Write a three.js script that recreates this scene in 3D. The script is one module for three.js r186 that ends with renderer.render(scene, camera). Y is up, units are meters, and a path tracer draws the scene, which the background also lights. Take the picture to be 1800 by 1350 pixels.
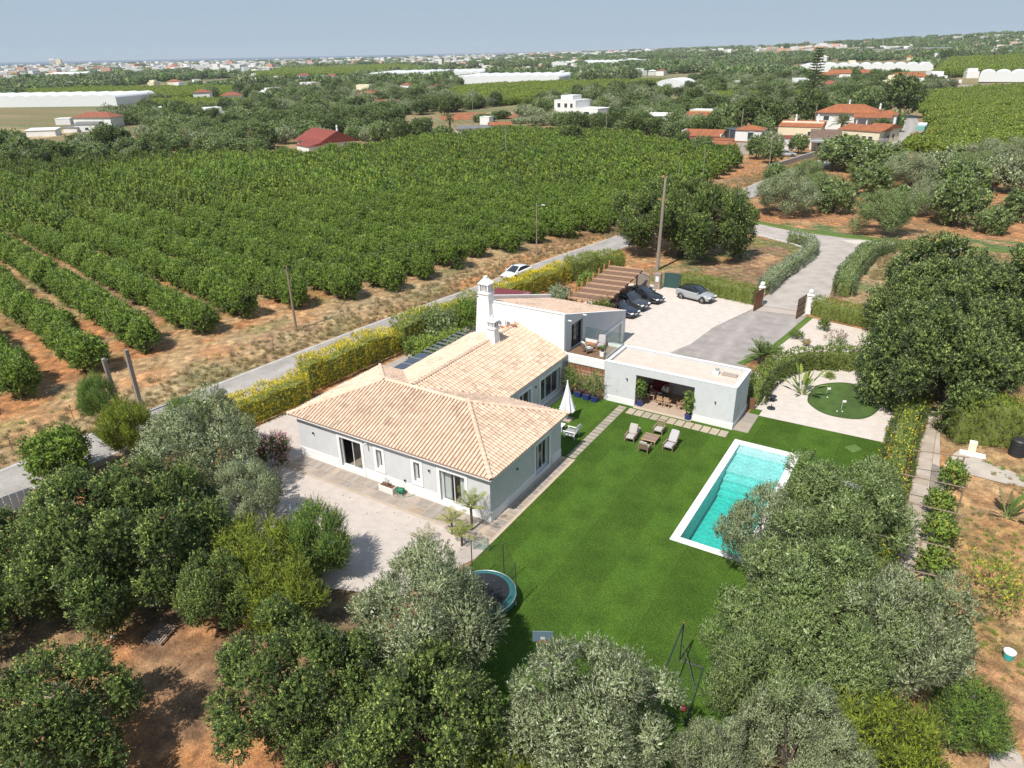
import * as THREE from 'three';
import { mergeGeometries } from 'three/addons/utils/BufferGeometryUtils.js';
import { RoundedBoxGeometry } from 'three/addons/geometries/RoundedBoxGeometry.js';
import { MarchingCubes } from 'three/addons/objects/MarchingCubes.js';

// ---------------------------------------------------------------- camera, sky, sun, exposure
const scene = new THREE.Scene();
const camera = new THREE.PerspectiveCamera(56.74, 4 / 3, 0.5, 60000);
camera.position.set(19.41, 25, 28.46);
camera.up.set(-0.20805, 0.90577, -0.36918);
camera.lookAt(19.41 - 48.007, 25 - 42.341, 28.46 - 76.828);
camera.updateMatrixWorld(true);

const SUN = new THREE.Vector3(-0.05, 0.829, 0.557).normalize();
const SKYV = 1.0;
{ // clear midday sky: pale blue air, deeper overhead, a little brighter round the sun
  const W = 256, H = 128, data = new Float32Array(W * H * 4);
  for (let j = 0; j < H; j++) for (let i = 0; i < W; i++) {
    const el = ((j + 0.5) / H - 0.5) * Math.PI, az = ((i + 0.5) / W - 0.5) * 2 * Math.PI;
    const d = new THREE.Vector3(Math.cos(az) * Math.cos(el), Math.sin(el), Math.sin(az) * Math.cos(el));
    const up = Math.max(0, d.y), t = Math.pow(up, 0.55), g = Math.pow(Math.max(0, d.dot(SUN)), 24) * 0.35;
    const k = (j * W + i) * 4;
    data[k] = SKYV * (THREE.MathUtils.lerp(0.355, 0.185, t) + g);
    data[k + 1] = SKYV * (THREE.MathUtils.lerp(0.44, 0.265, t) + g);
    data[k + 2] = SKYV * (THREE.MathUtils.lerp(0.515, 0.40, t) + g * 0.9);
    data[k + 3] = 1;
  }
  const sky = new THREE.DataTexture(data, W, H, THREE.RGBAFormat, THREE.FloatType);
  sky.mapping = THREE.EquirectangularReflectionMapping; sky.magFilter = THREE.LinearFilter; sky.needsUpdate = true;
  scene.background = sky; scene.environment = sky;
}
const sun = new THREE.DirectionalLight(new THREE.Color(1, 0.955, 0.88), 4.3);
sun.position.copy(SUN).multiplyScalar(300); sun.target.position.set(0, 0, 0);
sun.castShadow = true; sun.shadow.radius = 1.2; sun.shadow.mapSize.set(4096, 4096);
Object.assign(sun.shadow.camera, { left: -200, right: 200, top: 260, bottom: -120, near: 1, far: 900 });
scene.add(sun); scene.add(sun.target);
scene.fog = new THREE.FogExp2(new THREE.Color(0.78, 0.86, 0.95), 0.00008);

const renderer = new THREE.WebGLRenderer({ antialias: true });
renderer.toneMapping = THREE.LinearToneMapping; renderer.toneMappingExposure = 1.32;
renderer.shadowMap.enabled = true;

// ---------------------------------------------------------------- helpers
const R = Math.PI / 180, V3 = (x, y, z) => new THREE.Vector3(x, y, z);
function rng(seed) { let a = seed >>> 0; return () => { a = (a + 0x6D2B79F5) | 0; let t = Math.imul(a ^ (a >>> 15), 1 | a); t = (t + Math.imul(t ^ (t >>> 7), 61 | t)) ^ t; return ((t ^ (t >>> 14)) >>> 0) / 4294967296; }; }
const lerp = THREE.MathUtils.lerp, clamp = THREE.MathUtils.clamp;
const sstep = (a, b, x) => { const t = clamp((x - a) / (b - a), 0, 1); return t * t * (3 - 2 * t); };
function hash2(i, j, s) { let h = Math.imul(i | 0, 374761393) ^ Math.imul(j | 0, 668265263) ^ Math.imul(s | 0, 974634777); h = Math.imul(h ^ (h >>> 13), 1274126177); return ((h ^ (h >>> 16)) >>> 0) / 4294967296; }
// value noise, optionally periodic
function vnoise(x, y, s = 0, per = 0) {
  const i = Math.floor(x), j = Math.floor(y), u = x - i, v = y - j, a = u * u * (3 - 2 * u), b = v * v * (3 - 2 * v);
  const w = per ? (n) => ((n % per) + per) % per : (n) => n;
  return lerp(lerp(hash2(w(i), w(j), s), hash2(w(i + 1), w(j), s), a), lerp(hash2(w(i), w(j + 1), s), hash2(w(i + 1), w(j + 1), s), a), b);
}
function fbm(x, y, s = 0, oct = 4, per = 0) { let t = 0, a = 0.5, n = 0; for (let k = 0; k < oct; k++) { t += a * vnoise(x, y, s + k * 17, per); n += a; x *= 2; y *= 2; per *= 2; a *= 0.5; } return t / n; }
const lin = (r, g, b) => new THREE.Color().setRGB(r, g, b);
function texture(size, fn, srgb = true) { // fn(u, v) -> [r, g, b] 0..255
  const d = new Uint8Array(size * size * 4);
  for (let j = 0; j < size; j++) for (let i = 0; i < size; i++) { const c = fn((i + 0.5) / size, (j + 0.5) / size), k = (j * size + i) * 4; d[k] = clamp(c[0], 0, 255); d[k + 1] = clamp(c[1], 0, 255); d[k + 2] = clamp(c[2], 0, 255); d[k + 3] = 255; }
  const t = new THREE.DataTexture(d, size, size); t.wrapS = t.wrapT = THREE.RepeatWrapping; t.magFilter = THREE.LinearFilter; t.minFilter = THREE.LinearMipmapLinearFilter; t.generateMipmaps = true;
  if (srgb) t.colorSpace = THREE.SRGBColorSpace; t.needsUpdate = true; return t;
}
const grey = (size, fn, srgb = true) => texture(size, (u, v) => { const g = fn(u, v) * 255; return [g, g, g]; }, srgb);
const std = (o) => new THREE.MeshStandardMaterial({ roughness: 0.85, metalness: 0, ...o });
const taken = new Map();
function numbered(n) { const k = taken.get(n) ?? -1; taken.set(n, k + 1); return k < 0 ? n : `${n}_${String(k + 1).padStart(3, '0')}`; }
function tag(o, label, category, group, kind) { if (label) o.userData.label = label; if (category) o.userData.category = category; if (group) o.userData.group = group; if (kind) o.userData.kind = kind; return o; }
function thing(name, label, category, [x, y, z] = [0, 0, 0], turn = 0, group) { const o = new THREE.Group(); o.name = numbered(name); o.position.set(x, y, z); o.rotation.y = turn; tag(o, label, category, group); scene.add(o); return o; }
function part(name, geo, mat, parent) { const m = new THREE.Mesh(geo, mat); m.name = name; m.castShadow = m.receiveShadow = true; parent.add(m); return m; }
function solo(name, geo, mat, label, category, group, pos) { const m = new THREE.Mesh(geo, mat); m.name = numbered(name); m.castShadow = m.receiveShadow = true; if (pos) m.position.set(...pos); tag(m, label, category, group); scene.add(m); return m; }
function struct(name, geo, mat) { const m = new THREE.Mesh(geo, mat); m.name = numbered(name); m.castShadow = m.receiveShadow = true; m.userData.kind = 'structure'; scene.add(m); return m; }
function instanced(name, geo, mat, mats, cols, parent = scene, label, category) {
  const m = new THREE.InstancedMesh(geo, mat, mats.length); m.name = parent === scene ? numbered(name) : name; m.castShadow = m.receiveShadow = true;
  mats.forEach((x, i) => m.setMatrixAt(i, x)); if (cols) cols.forEach((c, i) => m.setColorAt(i, c));
  m.userData.kind = 'stuff'; if (parent === scene) tag(m, label, category); parent.add(m); return m;
}
// geometry shorthands (all keep position, normal, uv so that they merge)
const G = {
  box: (w, h, d, x = 0, y = 0, z = 0) => new THREE.BoxGeometry(w, h, d).translate(x, y, z),
  rbox: (w, h, d, r, x = 0, y = 0, z = 0, s = 2) => new RoundedBoxGeometry(w, h, d, s, Math.min(r, w / 2.01, h / 2.01, d / 2.01)).translate(x, y, z),
  cyl: (r0, r1, h, x = 0, y = 0, z = 0, n = 12) => new THREE.CylinderGeometry(r1, r0, h, n).translate(x, y + h / 2, z),
  sph: (r, x = 0, y = 0, z = 0, n = 12) => new THREE.SphereGeometry(r, n, Math.max(6, n * 0.7 | 0)).translate(x, y, z),
  bar: (a, b, r, n = 6, r2 = r) => { const d = b.clone().sub(a), L = d.length(); return new THREE.CylinderGeometry(r2, r, L, n).translate(0, L / 2, 0).applyQuaternion(new THREE.Quaternion().setFromUnitVectors(V3(0, 1, 0), d.normalize())).translate(a.x, a.y, a.z); },
  beam: (a, b, w, h) => { const d = b.clone().sub(a), L = d.length(), m = new THREE.Matrix4().lookAt(V3(0, 0, 0), d, Math.abs(d.y) > 0.95 * L ? V3(1, 0, 0) : V3(0, 1, 0)); return new THREE.BoxGeometry(w, h, L).applyMatrix4(m).translate((a.x + b.x) / 2, (a.y + b.y) / 2, (a.z + b.z) / 2); },
  tube: (pts, r, seg = 24, n = 6, closed = false) => new THREE.TubeGeometry(new THREE.CatmullRomCurve3(pts, closed), seg, r, n, closed),
};
const norm = (g) => { const o = g.index ? g.toNonIndexed() : g; for (const k of Object.keys(o.attributes)) if (!['position', 'normal', 'uv'].includes(k)) o.deleteAttribute(k); if (!o.attributes.uv) o.setAttribute('uv', new THREE.BufferAttribute(new Float32Array(o.attributes.position.count * 2), 2)); return o; };
const merge = (...gs) => mergeGeometries(gs.flat().map(norm));
// flat polygon sheet in xz, uv in metres / tile, counter-clockwise or not
function sheet(pts, y, tile = 1) {
  const s = new THREE.Shape(pts.map(([x, z]) => new THREE.Vector2(x, -z)));
  const g = new THREE.ShapeGeometry(s, 6).rotateX(-Math.PI / 2).translate(0, y, 0), p = g.attributes.position, uv = g.attributes.uv;
  for (let i = 0; i < p.count; i++) uv.setXY(i, p.getX(i) / tile, p.getZ(i) / tile);
  if (g.attributes.normal.getY(0) < 0) { const ix = g.index.array; for (let i = 0; i < ix.length; i += 3) { const t = ix[i]; ix[i] = ix[i + 1]; ix[i + 1] = t; } g.computeVertexNormals(); }
  return g;
}
function slab(pts, y0, y1, tile = 1, bevel = 0) { // extruded polygon in xz
  const s = new THREE.Shape(pts.map(([x, z]) => new THREE.Vector2(x, -z)));
  const g = new THREE.ExtrudeGeometry(s, { depth: y1 - y0 - bevel, bevelEnabled: bevel > 0, bevelSize: bevel, bevelOffset: -bevel, bevelThickness: bevel, bevelSegments: 1 }).rotateX(-Math.PI / 2).translate(0, y0, 0), p = g.attributes.position, uv = g.attributes.uv, n = g.attributes.normal;
  for (let i = 0; i < p.count; i++) { const ny = Math.abs(n.getY(i)); uv.setXY(i, (ny > 0.5 ? p.getX(i) : p.getX(i) + p.getZ(i)) / tile, (ny > 0.5 ? p.getZ(i) : p.getY(i)) / tile); }
  return g;
}
const rect = (x0, x1, z0, z1) => [[x0, z0], [x1, z0], [x1, z1], [x0, z1]];
function uvBox(g, tile = 1) { const q = norm(g), p = q.attributes.position, n = q.attributes.normal, uv = q.attributes.uv; for (let i = 0; i < p.count; i++) { const ax = Math.abs(n.getX(i)), ay = Math.abs(n.getY(i)), az = Math.abs(n.getZ(i)); if (ay >= ax && ay >= az) uv.setXY(i, p.getX(i) / tile, p.getZ(i) / tile); else if (ax >= az) uv.setXY(i, p.getZ(i) / tile, p.getY(i) / tile); else uv.setXY(i, p.getX(i) / tile, p.getY(i) / tile); } return q; }
// ribbon along a polyline (xz), between offsets a and b to the left of travel
function smooth(pts, n) { const c = new THREE.CatmullRomCurve3(pts.map(([x, z]) => V3(x, 0, z)), false, 'centripetal'); return c.getSpacedPoints(n).map((p) => [p.x, p.z]); }
function ribbon(pts, a, b, y, tile = 1) {
  const pos = [], uv = [], ix = []; let L = 0;
  pts.forEach(([x, z], i) => {
    const [px, pz] = pts[Math.max(0, i - 1)], [qx, qz] = pts[Math.min(pts.length - 1, i + 1)]; let tx = qx - px, tz = qz - pz; const l = Math.hypot(tx, tz) || 1; tx /= l; tz /= l;
    if (i) L += Math.hypot(x - px, z - pz);
    for (const o of [a, b]) { const ox = x + tz * o, oz = z - tx * o; pos.push(ox, typeof y === 'function' ? y(ox, oz) : y, oz); uv.push(o / tile, L / tile); }
    if (i) { const k = i * 2; ix.push(k - 2, k, k - 1, k - 1, k, k + 1); }
  });
  const g = new THREE.BufferGeometry(); g.setAttribute('position', new THREE.Float32BufferAttribute(pos, 3)); g.setAttribute('uv', new THREE.Float32BufferAttribute(uv, 2)); g.setIndex(ix); g.computeVertexNormals();
  if (g.attributes.normal.getY(0) < 0) { for (let i = 0; i < ix.length; i += 3) { const t = ix[i]; ix[i] = ix[i + 1]; ix[i + 1] = t; } g.setIndex(ix); g.computeVertexNormals(); }
  return g;
}
const inPoly = (x, z, P) => { let c = false; for (let i = 0, j = P.length - 1; i < P.length; j = i++) if ((P[i][1] > z) !== (P[j][1] > z) && x < ((P[j][0] - P[i][0]) * (z - P[i][1])) / (P[j][1] - P[i][1]) + P[i][0]) c = !c; return c; };
// what the photograph can show, with a margin for a step to the side
const _pv = new THREE.Matrix4().multiplyMatrices(camera.projectionMatrix, camera.matrixWorldInverse);
const inView = (x, y, z, m = 1.15) => { const p = V3(x, y, z).applyMatrix4(_pv), d = V3(x, y, z).sub(camera.position).dot(V3(-0.48, -0.4234, -0.7683)); return d > 0 && Math.abs(p.x) < m && Math.abs(p.y) < m + 0.1; };
const eyeDist = (x, z) => Math.hypot(x - 19.41, z - 28.46);
// ---------------------------------------------------------------- ground, roads, paving, water
const hill = (x, z) => { // the land rises gently inland, to the far right
  const g = (cx, cz, sx, sz) => Math.exp(-(((x - cx) / sx) ** 2) - (((z - cz) / sz) ** 2));
  return 46 * g(500, -2300, 1050, 900) + 20 * g(-900, -3600, 900, 1000) + 15 * g(420, -900, 330, 360) - 0.0 + 26 * g(-2900, -700, 900, 260) * 0.5;
};
// coast: the sea lies beyond this line, to the far left
const coast = (x, z) => (-0.83 * (x - 19) - 0.557 * (z - 28)) - 4300 - 500 * vnoise(x / 1500, z / 1500, 4);
const soilDetail = texture(512, (u, v) => { const n = fbm(u * 8, v * 8, 3, 5, 8), f = fbm(u * 64, v * 64, 9, 2, 64), s = vnoise(u * 160, v * 160, 5, 160); let g = 150 + 80 * (n - 0.5) * 1.6 + 70 * (f - 0.5); if (s > 0.86) g += 34; if (s < 0.10) g -= 46; return [g + 20, g + 18, g + 14]; });
const gravelTex = texture(512, (u, v) => { const f = vnoise(u * 190, v * 190, 7, 190), c = vnoise(u * 256, v * 256, 8, 256), n = fbm(u * 6, v * 6, 21, 4, 6), st = fbm(u * 3 + 5, v * 3, 44, 5, 3); const g = 200 + 38 * (f - 0.5) + 24 * (c - 0.5) + 20 * (n - 0.5) - 30 * sstep(0.62, 0.8, st); return [g * 1.01, g * 0.965, g * 0.925]; });
const gravelBump = grey(512, (u, v) => 0.6 * vnoise(u * 150, v * 150, 7, 150) + 0.4 * vnoise(u * 256, v * 256, 8, 256), false);
const asphaltTex = texture(512, (u, v) => { const f = vnoise(u * 230, v * 230, 17, 230), n = fbm(u * 5, v * 5, 31, 5, 5), w = fbm(u * 2, v * 14, 71, 4, 2); const g = 150 + 42 * (f - 0.5) + 38 * (n - 0.5) + 20 * (w - 0.5); return [g * 1.01, g * 0.965, g * 0.93]; });
const lawnTex = texture(1024, (u, v) => { const f = vnoise(u * 300, v * 300, 2, 300), c = vnoise(u * 140, v * 140, 6, 140), n = fbm(u * 5, v * 5, 12, 5, 5), m = fbm(u * 2, v * 2, 33, 3, 2); const k = 1 + 0.5 * (f - 0.5) + 0.34 * (c - 0.5) + 0.3 * (n - 0.5) + 0.12 * (m - 0.5) + (u > 0.5 ? 0.035 : -0.035); return [72 * k + 8 * (m - 0.5), 96 * k, 38 * k]; });
const lawnBump = grey(512, (u, v) => 0.7 * vnoise(u * 256, v * 256, 2, 256) + 0.3 * vnoise(u * 90, v * 90, 3, 90), false);
const plasterBump = grey(256, (u, v) => fbm(u * 40, v * 40, 5, 3, 40), false);

// base colour of open ground by place: orange soil, straw, weeds, dry meadow
const SOIL = [0.47, 0.215, 0.085], PALE = [0.56, 0.345, 0.175], BROWN = [0.25, 0.15, 0.085], STRAW = [0.42, 0.325, 0.18], WEED = [0.13, 0.185, 0.055], SCRUB = [0.115, 0.145, 0.055], LITTER = [0.14, 0.10, 0.065];
const mixc = (a, b, t) => [lerp(a[0], b[0], t), lerp(a[1], b[1], t), lerp(a[2], b[2], t)];
function soilColor(x, z) {
  const n1 = fbm(x / 7, z / 7, 51, 4), n2 = fbm(x / 2.3, z / 2.3, 61, 3), n3 = fbm(x / 18, z / 18, 81, 3);
  let c = mixc(SOIL, BROWN, sstep(0.42, 0.66, n1));
  c = mixc(c, PALE, sstep(0.56, 0.76, n2) * 0.75);
  let straw = 0.25, weed = 0.12, litter = 0;
  if (x < -29) { straw = 0.62; weed = 0.34; if (x > -40 && z > -60) { straw = 0.6; c = mixc(c, PALE, 0.45); } }
  if (x < -30.5 && x > -35.5 && z > -140) { straw = 0.8; c = mixc(c, STRAW, 0.55); }
  if (z < -84 && x > -8 && x < 60) { straw = 0.12; weed = 0.1; c = mixc(c, [0.46, 0.215, 0.09], 0.6); if (z > -91) { weed = 0.75; straw = 0.5; } }
  if (x > 11 && z < -47 && z > -84) { straw = 0.95; weed = 0.55; c = mixc(c, STRAW, 0.6); }
  if (x < 4 && x > -20 && z < -48 && z > -80) { weed = 0.5; straw = 0.3; }
  if (x > 20 && z > -24) { straw = 0.45; weed = 0.3; c = mixc(c, PALE, 0.3); }
  if (z > 8 && x < 14 && x > -26) { litter = 0.4; weed = 0.2; straw = 0.3; }
  c = mixc(c, STRAW, straw * sstep(0.46, 0.62, fbm(x / 3.1, z / 3.1, 91, 4)));
  c = mixc(c, WEED, weed * 1.4 * sstep(0.53, 0.68, fbm(x / 4.2, z / 4.2, 101, 4)));
  c = mixc(c, LITTER, litter * sstep(0.48, 0.62, fbm(x / 3.6, z / 3.6, 111, 4)));
  const d = eyeDist(x, z);
  if (d > 190) c = mixc(c, mixc(SCRUB, n3 > 0.54 ? STRAW : n3 < 0.42 ? [0.30, 0.22, 0.11] : [0.2, 0.22, 0.09], 0.6), sstep(190, 330, d) * 0.9);
  return c;
}
function coords(lo, hi, step, from, to, fixed) { const a = []; for (let v = lo; v <= hi; v += step) a.push(v); let s = step, v = hi; while (v < to) { s *= 1.13; v += s; a.push(v); } s = step; v = lo; while (v > from) { s *= 1.13; v -= s; a.unshift(v); } for (const f of fixed) a.push(f); return a.sort((p, q) => p - q).filter((q, i, r) => !i || q - r[i - 1] > 0.02); }
const POOL = { x0: 10.02, x1: 13.49, z0: -16.3, z1: -4.1 };
{
  const xs = coords(-46, 34, 0.75, -14000, 9000, [POOL.x0 - 0.1, POOL.x1 + 0.1]), zs = coords(-104, 26, 0.75, -14000, 9000, [POOL.z0 - 0.1, POOL.z1 + 0.1]);
  const nx = xs.length, pos = [], col = [], uv = [], ix = [];
  for (const z of zs) for (const x of xs) {
    const far = eyeDist(x, z), sea = coast(x, z);
    let y = -0.03 + 0.02 * (fbm(x / 1.3, z / 1.3, 7, 2) - 0.5); if (far > 350) y += hill(x, z); if (sea > 0) y = -4 - Math.min(sea * 0.02, 20);
    pos.push(x, y, z); col.push(...soilColor(x, z)); uv.push(x / 4.7, z / 4.7);
  }
  for (let j = 0; j < zs.length - 1; j++) for (let i = 0; i < nx - 1; i++) {
    const cx = (xs[i] + xs[i + 1]) / 2, cz = (zs[j] + zs[j + 1]) / 2; if (cx > POOL.x0 - 0.1 && cx < POOL.x1 + 0.1 && cz > POOL.z0 - 0.1 && cz < POOL.z1 + 0.1) continue;
    const a = j * nx + i, b = a + 1, c = a + nx, d = c + 1; ix.push(a, c, b, b, c, d);
  }
  const g = new THREE.BufferGeometry(); g.setAttribute('position', new THREE.Float32BufferAttribute(pos, 3)); g.setAttribute('color', new THREE.Float32BufferAttribute(col, 3)); g.setAttribute('uv', new THREE.Float32BufferAttribute(uv, 2)); g.setIndex(ix); g.computeVertexNormals();
  struct('ground', g, std({ vertexColors: true, map: soilDetail, color: lin(1.9, 1.9, 1.9), bumpMap: gravelBump, bumpScale: 0.03, roughness: 0.95 }));
}
{ // the sea
  const c = [[-3000, -9000], [-30000, -30000], [-45000, -16000], [-42000, 9000], [-3400, 2500]];
  struct('sea_water', sheet([[-700, -6500], [-9000, -42000], [-45000, -30000], [-45000, 12000], [-4200, 3500]], -1.5), std({ color: lin(0.025, 0.075, 0.15), roughness: 0.5 }));
}
// road, in a long bend past the orchard
const ROAD = smooth([[-29.7, 34], [-29.7, 13], [-29.1, 3], [-27.9, -11.4], [-27.0, -21], [-24.7, -37.8], [-23.3, -50], [-20.6, -66.5], [-17.3, -89], [-14.8, -112], [-12.2, -140], [-8, -165], [-2, -188], [1.6, -212], [2.0, -236], [0, -270], [-4, -300], [-12, -340], [-14, -372], [-6, -420], [20, -470]], 220);
struct('road', ribbon(ROAD, -2.3, 2.3, 0.012, 6), std({ map: asphaltTex, color: lin(1.05, 1.05, 1.05), roughness: 0.9, bumpMap: gravelBump, bumpScale: 0.004 }));
const paint = std({ color: lin(0.62, 0.61, 0.58), roughness: 0.7, map: grey(256, (u, v) => 0.72 + 0.28 * sstep(0.28, 0.5, fbm(u * 24, v * 24, 15, 3, 24))) });
struct('road_edge_line', ribbon(ROAD, -2.14, -2.02, 0.017, 2), paint);
struct('road_edge_line', ribbon(ROAD, 2.02, 2.14, 0.017, 2), paint);
struct('road_shoulder', ribbon(ROAD, -3.1, -2.1, 0.004, 3), std({ map: gravelTex, color: lin(0.42, 0.30, 0.205) }));
// pale gravel: forecourt in front of the house, car court, garden beds
const gravel = std({ map: gravelTex, color: lin(0.98, 0.955, 0.935), roughness: 0.95, bumpMap: gravelBump, bumpScale: 0.012 });
const gravelDull = std({ map: gravelTex, color: lin(0.62, 0.60, 0.585), roughness: 0.95, bumpMap: gravelBump, bumpScale: 0.012 });
struct('gravel_forecourt', sheet([[-21.5, -10.5], [-15.8, -10.5], [-15.8, 0], [1.08, 0], [1.08, 3.2], [-0.5, 7.6], [-4, 9], [-8, 9.2], [-13, 8.5], [-17, 5], [-21.5, 1]], 0.004, 2.2), std({ map: gravelTex, color: lin(0.84, 0.805, 0.785), roughness: 0.95, bumpMap: gravelBump, bumpScale: 0.012 }));
struct('gravel_car_court', sheet([[-12.8, -31], [-0.9, -21.9], [0.0, -29.3], [0.35, -30.6], [1.0, -32.6], [1.5, -38], [3.3, -44.8], [3.5, -46.6], [-8.4, -48.6], [-13.4, -47]], 0.004, 2.2), gravel);
struct('gravel_yard', sheet([[-12.8, -30.4], [-20, -34], [-21, -10.5], [-13, -10.5], [-13, -30.4]], 0.006, 2.2), gravelDull);
const greenPts = smooth([[12.6, -26.6], [13.0, -28.9], [15.1, -30.4], [17.3, -28.9], [17.6, -26.6], [16.6, -24.3], [14.4, -23.9], [12.9, -25.2], [12.6, -26.6]], 48);
struct('gravel_garden', sheet([[10.1, -21.2], [18.95, -21.42], [19.3, -26.2], [19.3, -33], [16.5, -34.5], [11.4, -31.6], [9.5, -28], [9.3, -22.4]], 0.005, 2.2), gravel);
struct('gravel_bed', sheet([[9.0, -45.4], [7.75, -35], [8.6, -31.8], [11.4, -33], [16, -36], [20, -38], [20, -43]], 0.005, 2.2), std({ map: gravelTex, color: lin(0.97, 0.93, 0.88), bumpMap: gravelBump, bumpScale: 0.012 }));
// tarred drive: apron by the house, through the gates, then a pale lane with a fork
struct('driveway_apron', sheet([[-1.0, -21.9], [8.9, -21.9], [9.7, -22.4], [9.4, -28], [6.4, -30.2], [7.8, -35.3], [9.1, -45.3], [3.4, -44.85], [1.52, -38], [1.0, -32.6], [0.35, -30.6], [0.0, -29.3], [-0.95, -22]], 0.009, 4), std({ map: asphaltTex, color: lin(0.98, 0.96, 0.96), roughness: 0.92 }));
struct('driveway_sill', sheet([[3.3, -44.85], [8.6, -45.35], [8.6, -46.8], [3.4, -46.6]], 0.013, 3), std({ map: gravelTex, color: lin(0.72, 0.68, 0.64) }));
const laneTex = texture(512, (u, v) => { const f = vnoise(u * 230, v * 230, 17, 230), n = fbm(u * 4, v * 4, 36, 5, 4); const g = 178 + 30 * (f - 0.5) + 40 * (n - 0.5); return [g * 1.02, g * 0.965, g * 0.92]; });
struct('driveway_lane', sheet([[3.6, -46.7], [8.7, -46.9], [9.6, -53.2], [9.0, -61.6], [9.3, -69.4], [10.3, -78.4], [13, -80.6], [22, -81.6], [22, -83.4], [7, -82.3], [-0.6, -83.4], [-6.3, -86], [-7, -80.4], [-2, -77.2], [1.4, -75.6], [3.2, -73.6], [4.3, -70], [4.5, -62], [3.9, -55], [3.5, -50]], 0.007, 4), std({ map: laneTex, color: lin(0.86, 0.86, 0.86) }));
struct('concrete_patch', sheet(smooth([[6.6, -80.6], [8.5, -79.6], [11.5, -80], [12, -81.4], [9, -82], [6.6, -80.6]], 20), 0.012, 3), std({ map: gravelTex, color: lin(0.95, 0.93, 0.9) }));
struct('grass_verge', ribbon(smooth([[-7, -87.2], [0, -84.8], [7, -83.4], [14, -83.8], [30, -84.6]], 30), -1.0, 0.9, 0.003, 4), std({ map: lawnTex, color: lin(1.35, 1.2, 1.0) }));
// white kerb along the lane
{
  const line = smooth([[-6.8, -79.9], [-2, -77], [1.2, -75.3], [3.0, -73.3], [3.9, -70], [4.1, -62], [3.6, -55.4], [3.2, -50.2]], 60);
  const k = thing('lane_kerb', 'low white kerb edging the pale lane beyond the gates', 'kerb', [0, 0, 0]);
  for (let i = 0; i < line.length - 1; i++) { const [x, z] = line[i], [p, q] = line[i + 1]; part('kerb_stone', G.beam(V3(x, 0.07, z), V3(lerp(x, p, 0.97), 0.07, lerp(z, q, 0.97)), 0.16, 0.16), std({ color: lin(0.62, 0.60, 0.57) }), k); }
}
// lawn with the opening for the pool
const lawnMat = new THREE.MeshPhysicalMaterial({ map: lawnTex, color: lin(0.80, 0.86, 0.74), roughness: 1, specularIntensity: 0.15, bumpMap: lawnBump, bumpScale: 0.02 });
{
  const s = new THREE.Shape([[1.12, 13.5], [1.12, -8.7], [-4.74, -8.7], [-4.74, -18.0], [8.95, -18.0], [10.12, -18.1], [10.12, -21.15], [18.95, -21.4], [18.9, -9.8], [17.3, 6.5], [17.2, 13.5]].map(([x, z]) => new THREE.Vector2(x, -z)));
  s.holes.push(new THREE.Path(rect(POOL.x0 - 0.1, POOL.x1 + 0.1, POOL.z0 - 0.1, POOL.z1 + 0.1).map(([x, z]) => new THREE.Vector2(x, -z))));
  const g = new THREE.ShapeGeometry(s).rotateX(-Math.PI / 2).translate(0, 0.014, 0), p = g.attributes.position; for (let i = 0; i < p.count; i++) g.attributes.uv.setXY(i, p.getX(i) / 5.3, p.getZ(i) / 5.3);
  struct('lawn', g, lawnMat);
}
struct('lawn_square', sheet(rect(9.35, 10.1, -22.2, -21.25), 0.02, 5.3), lawnMat);
struct('lawn_hatch', sheet([[16.3, -19.4], [16.9, -20.15], [17.45, -19.65], [16.9, -18.85]], 0.02, 5.3), std({ map: lawnTex, color: lin(1.5, 1.35, 1.6), roughness: 0.95 }));
struct('drive_grass_edge', ribbon(smooth([[6.2, -30.1], [7.7, -35.2], [9.1, -45.6]], 24), -0.35, 0.3, 0.018, 4), std({ map: lawnTex, color: lin(1.25, 1.15, 1) }));
struct('concrete_path', sheet([[20.62, -29], [21.58, -29], [21.6, -18], [21.7, -8], [22.4, -4], [23.7, -0.6], [24.2, 0.8], [24.9, 2.3], [25.0, 5], [26.3, 5], [26.0, 2.4], [25.1, 1.1], [24.3, -0.4], [23.2, -3.2], [22.7, -6], [22.5, -9], [22.5, -19.5], [21.6, -20], [20.62, -20]], 0.006, 3), std({ map: laneTex, color: lin(0.92, 0.88, 0.83) }));
struct('concrete_pad', sheet(smooth([[22.3, -20], [23.2, -22.9], [24.6, -22], [26.6, -20.9], [27, -19.8], [24, -19.6], [22.3, -20]], 24), 0.009, 3), std({ map: laneTex, color: lin(0.95, 0.93, 0.88) }));
// paving, slab by slab
const slate = [0, 1, 2, 3].map((k) => std({ map: asphaltTex, color: [lin(1.0, 0.93, 0.86), lin(1.12, 1.03, 0.93), lin(0.9, 0.86, 0.82), lin(1.1, 0.95, 0.78)][k], roughness: 0.8 }));
const sand = [0, 1, 2].map((k) => std({ map: gravelTex, color: [lin(0.66, 0.60, 0.50), lin(0.70, 0.63, 0.52), lin(0.60, 0.56, 0.48)][k] }));
const cement = [0, 1, 2].map((k) => std({ map: gravelTex, color: [lin(0.55, 0.52, 0.47), lin(0.50, 0.48, 0.44), lin(0.60, 0.56, 0.50)][k] }));
const slabAt = (name, parent, mats, r, x0, x1, z0, z1, y = 0.03) => part(name, uvBox(G.rbox(x1 - x0, 0.05, z1 - z0, 0.008, (x0 + x1) / 2, y - 0.025 + (r() - 0.5) * 0.008, (z0 + z1) / 2, 1), 1.7), mats[r() * mats.length | 0], parent);
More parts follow.
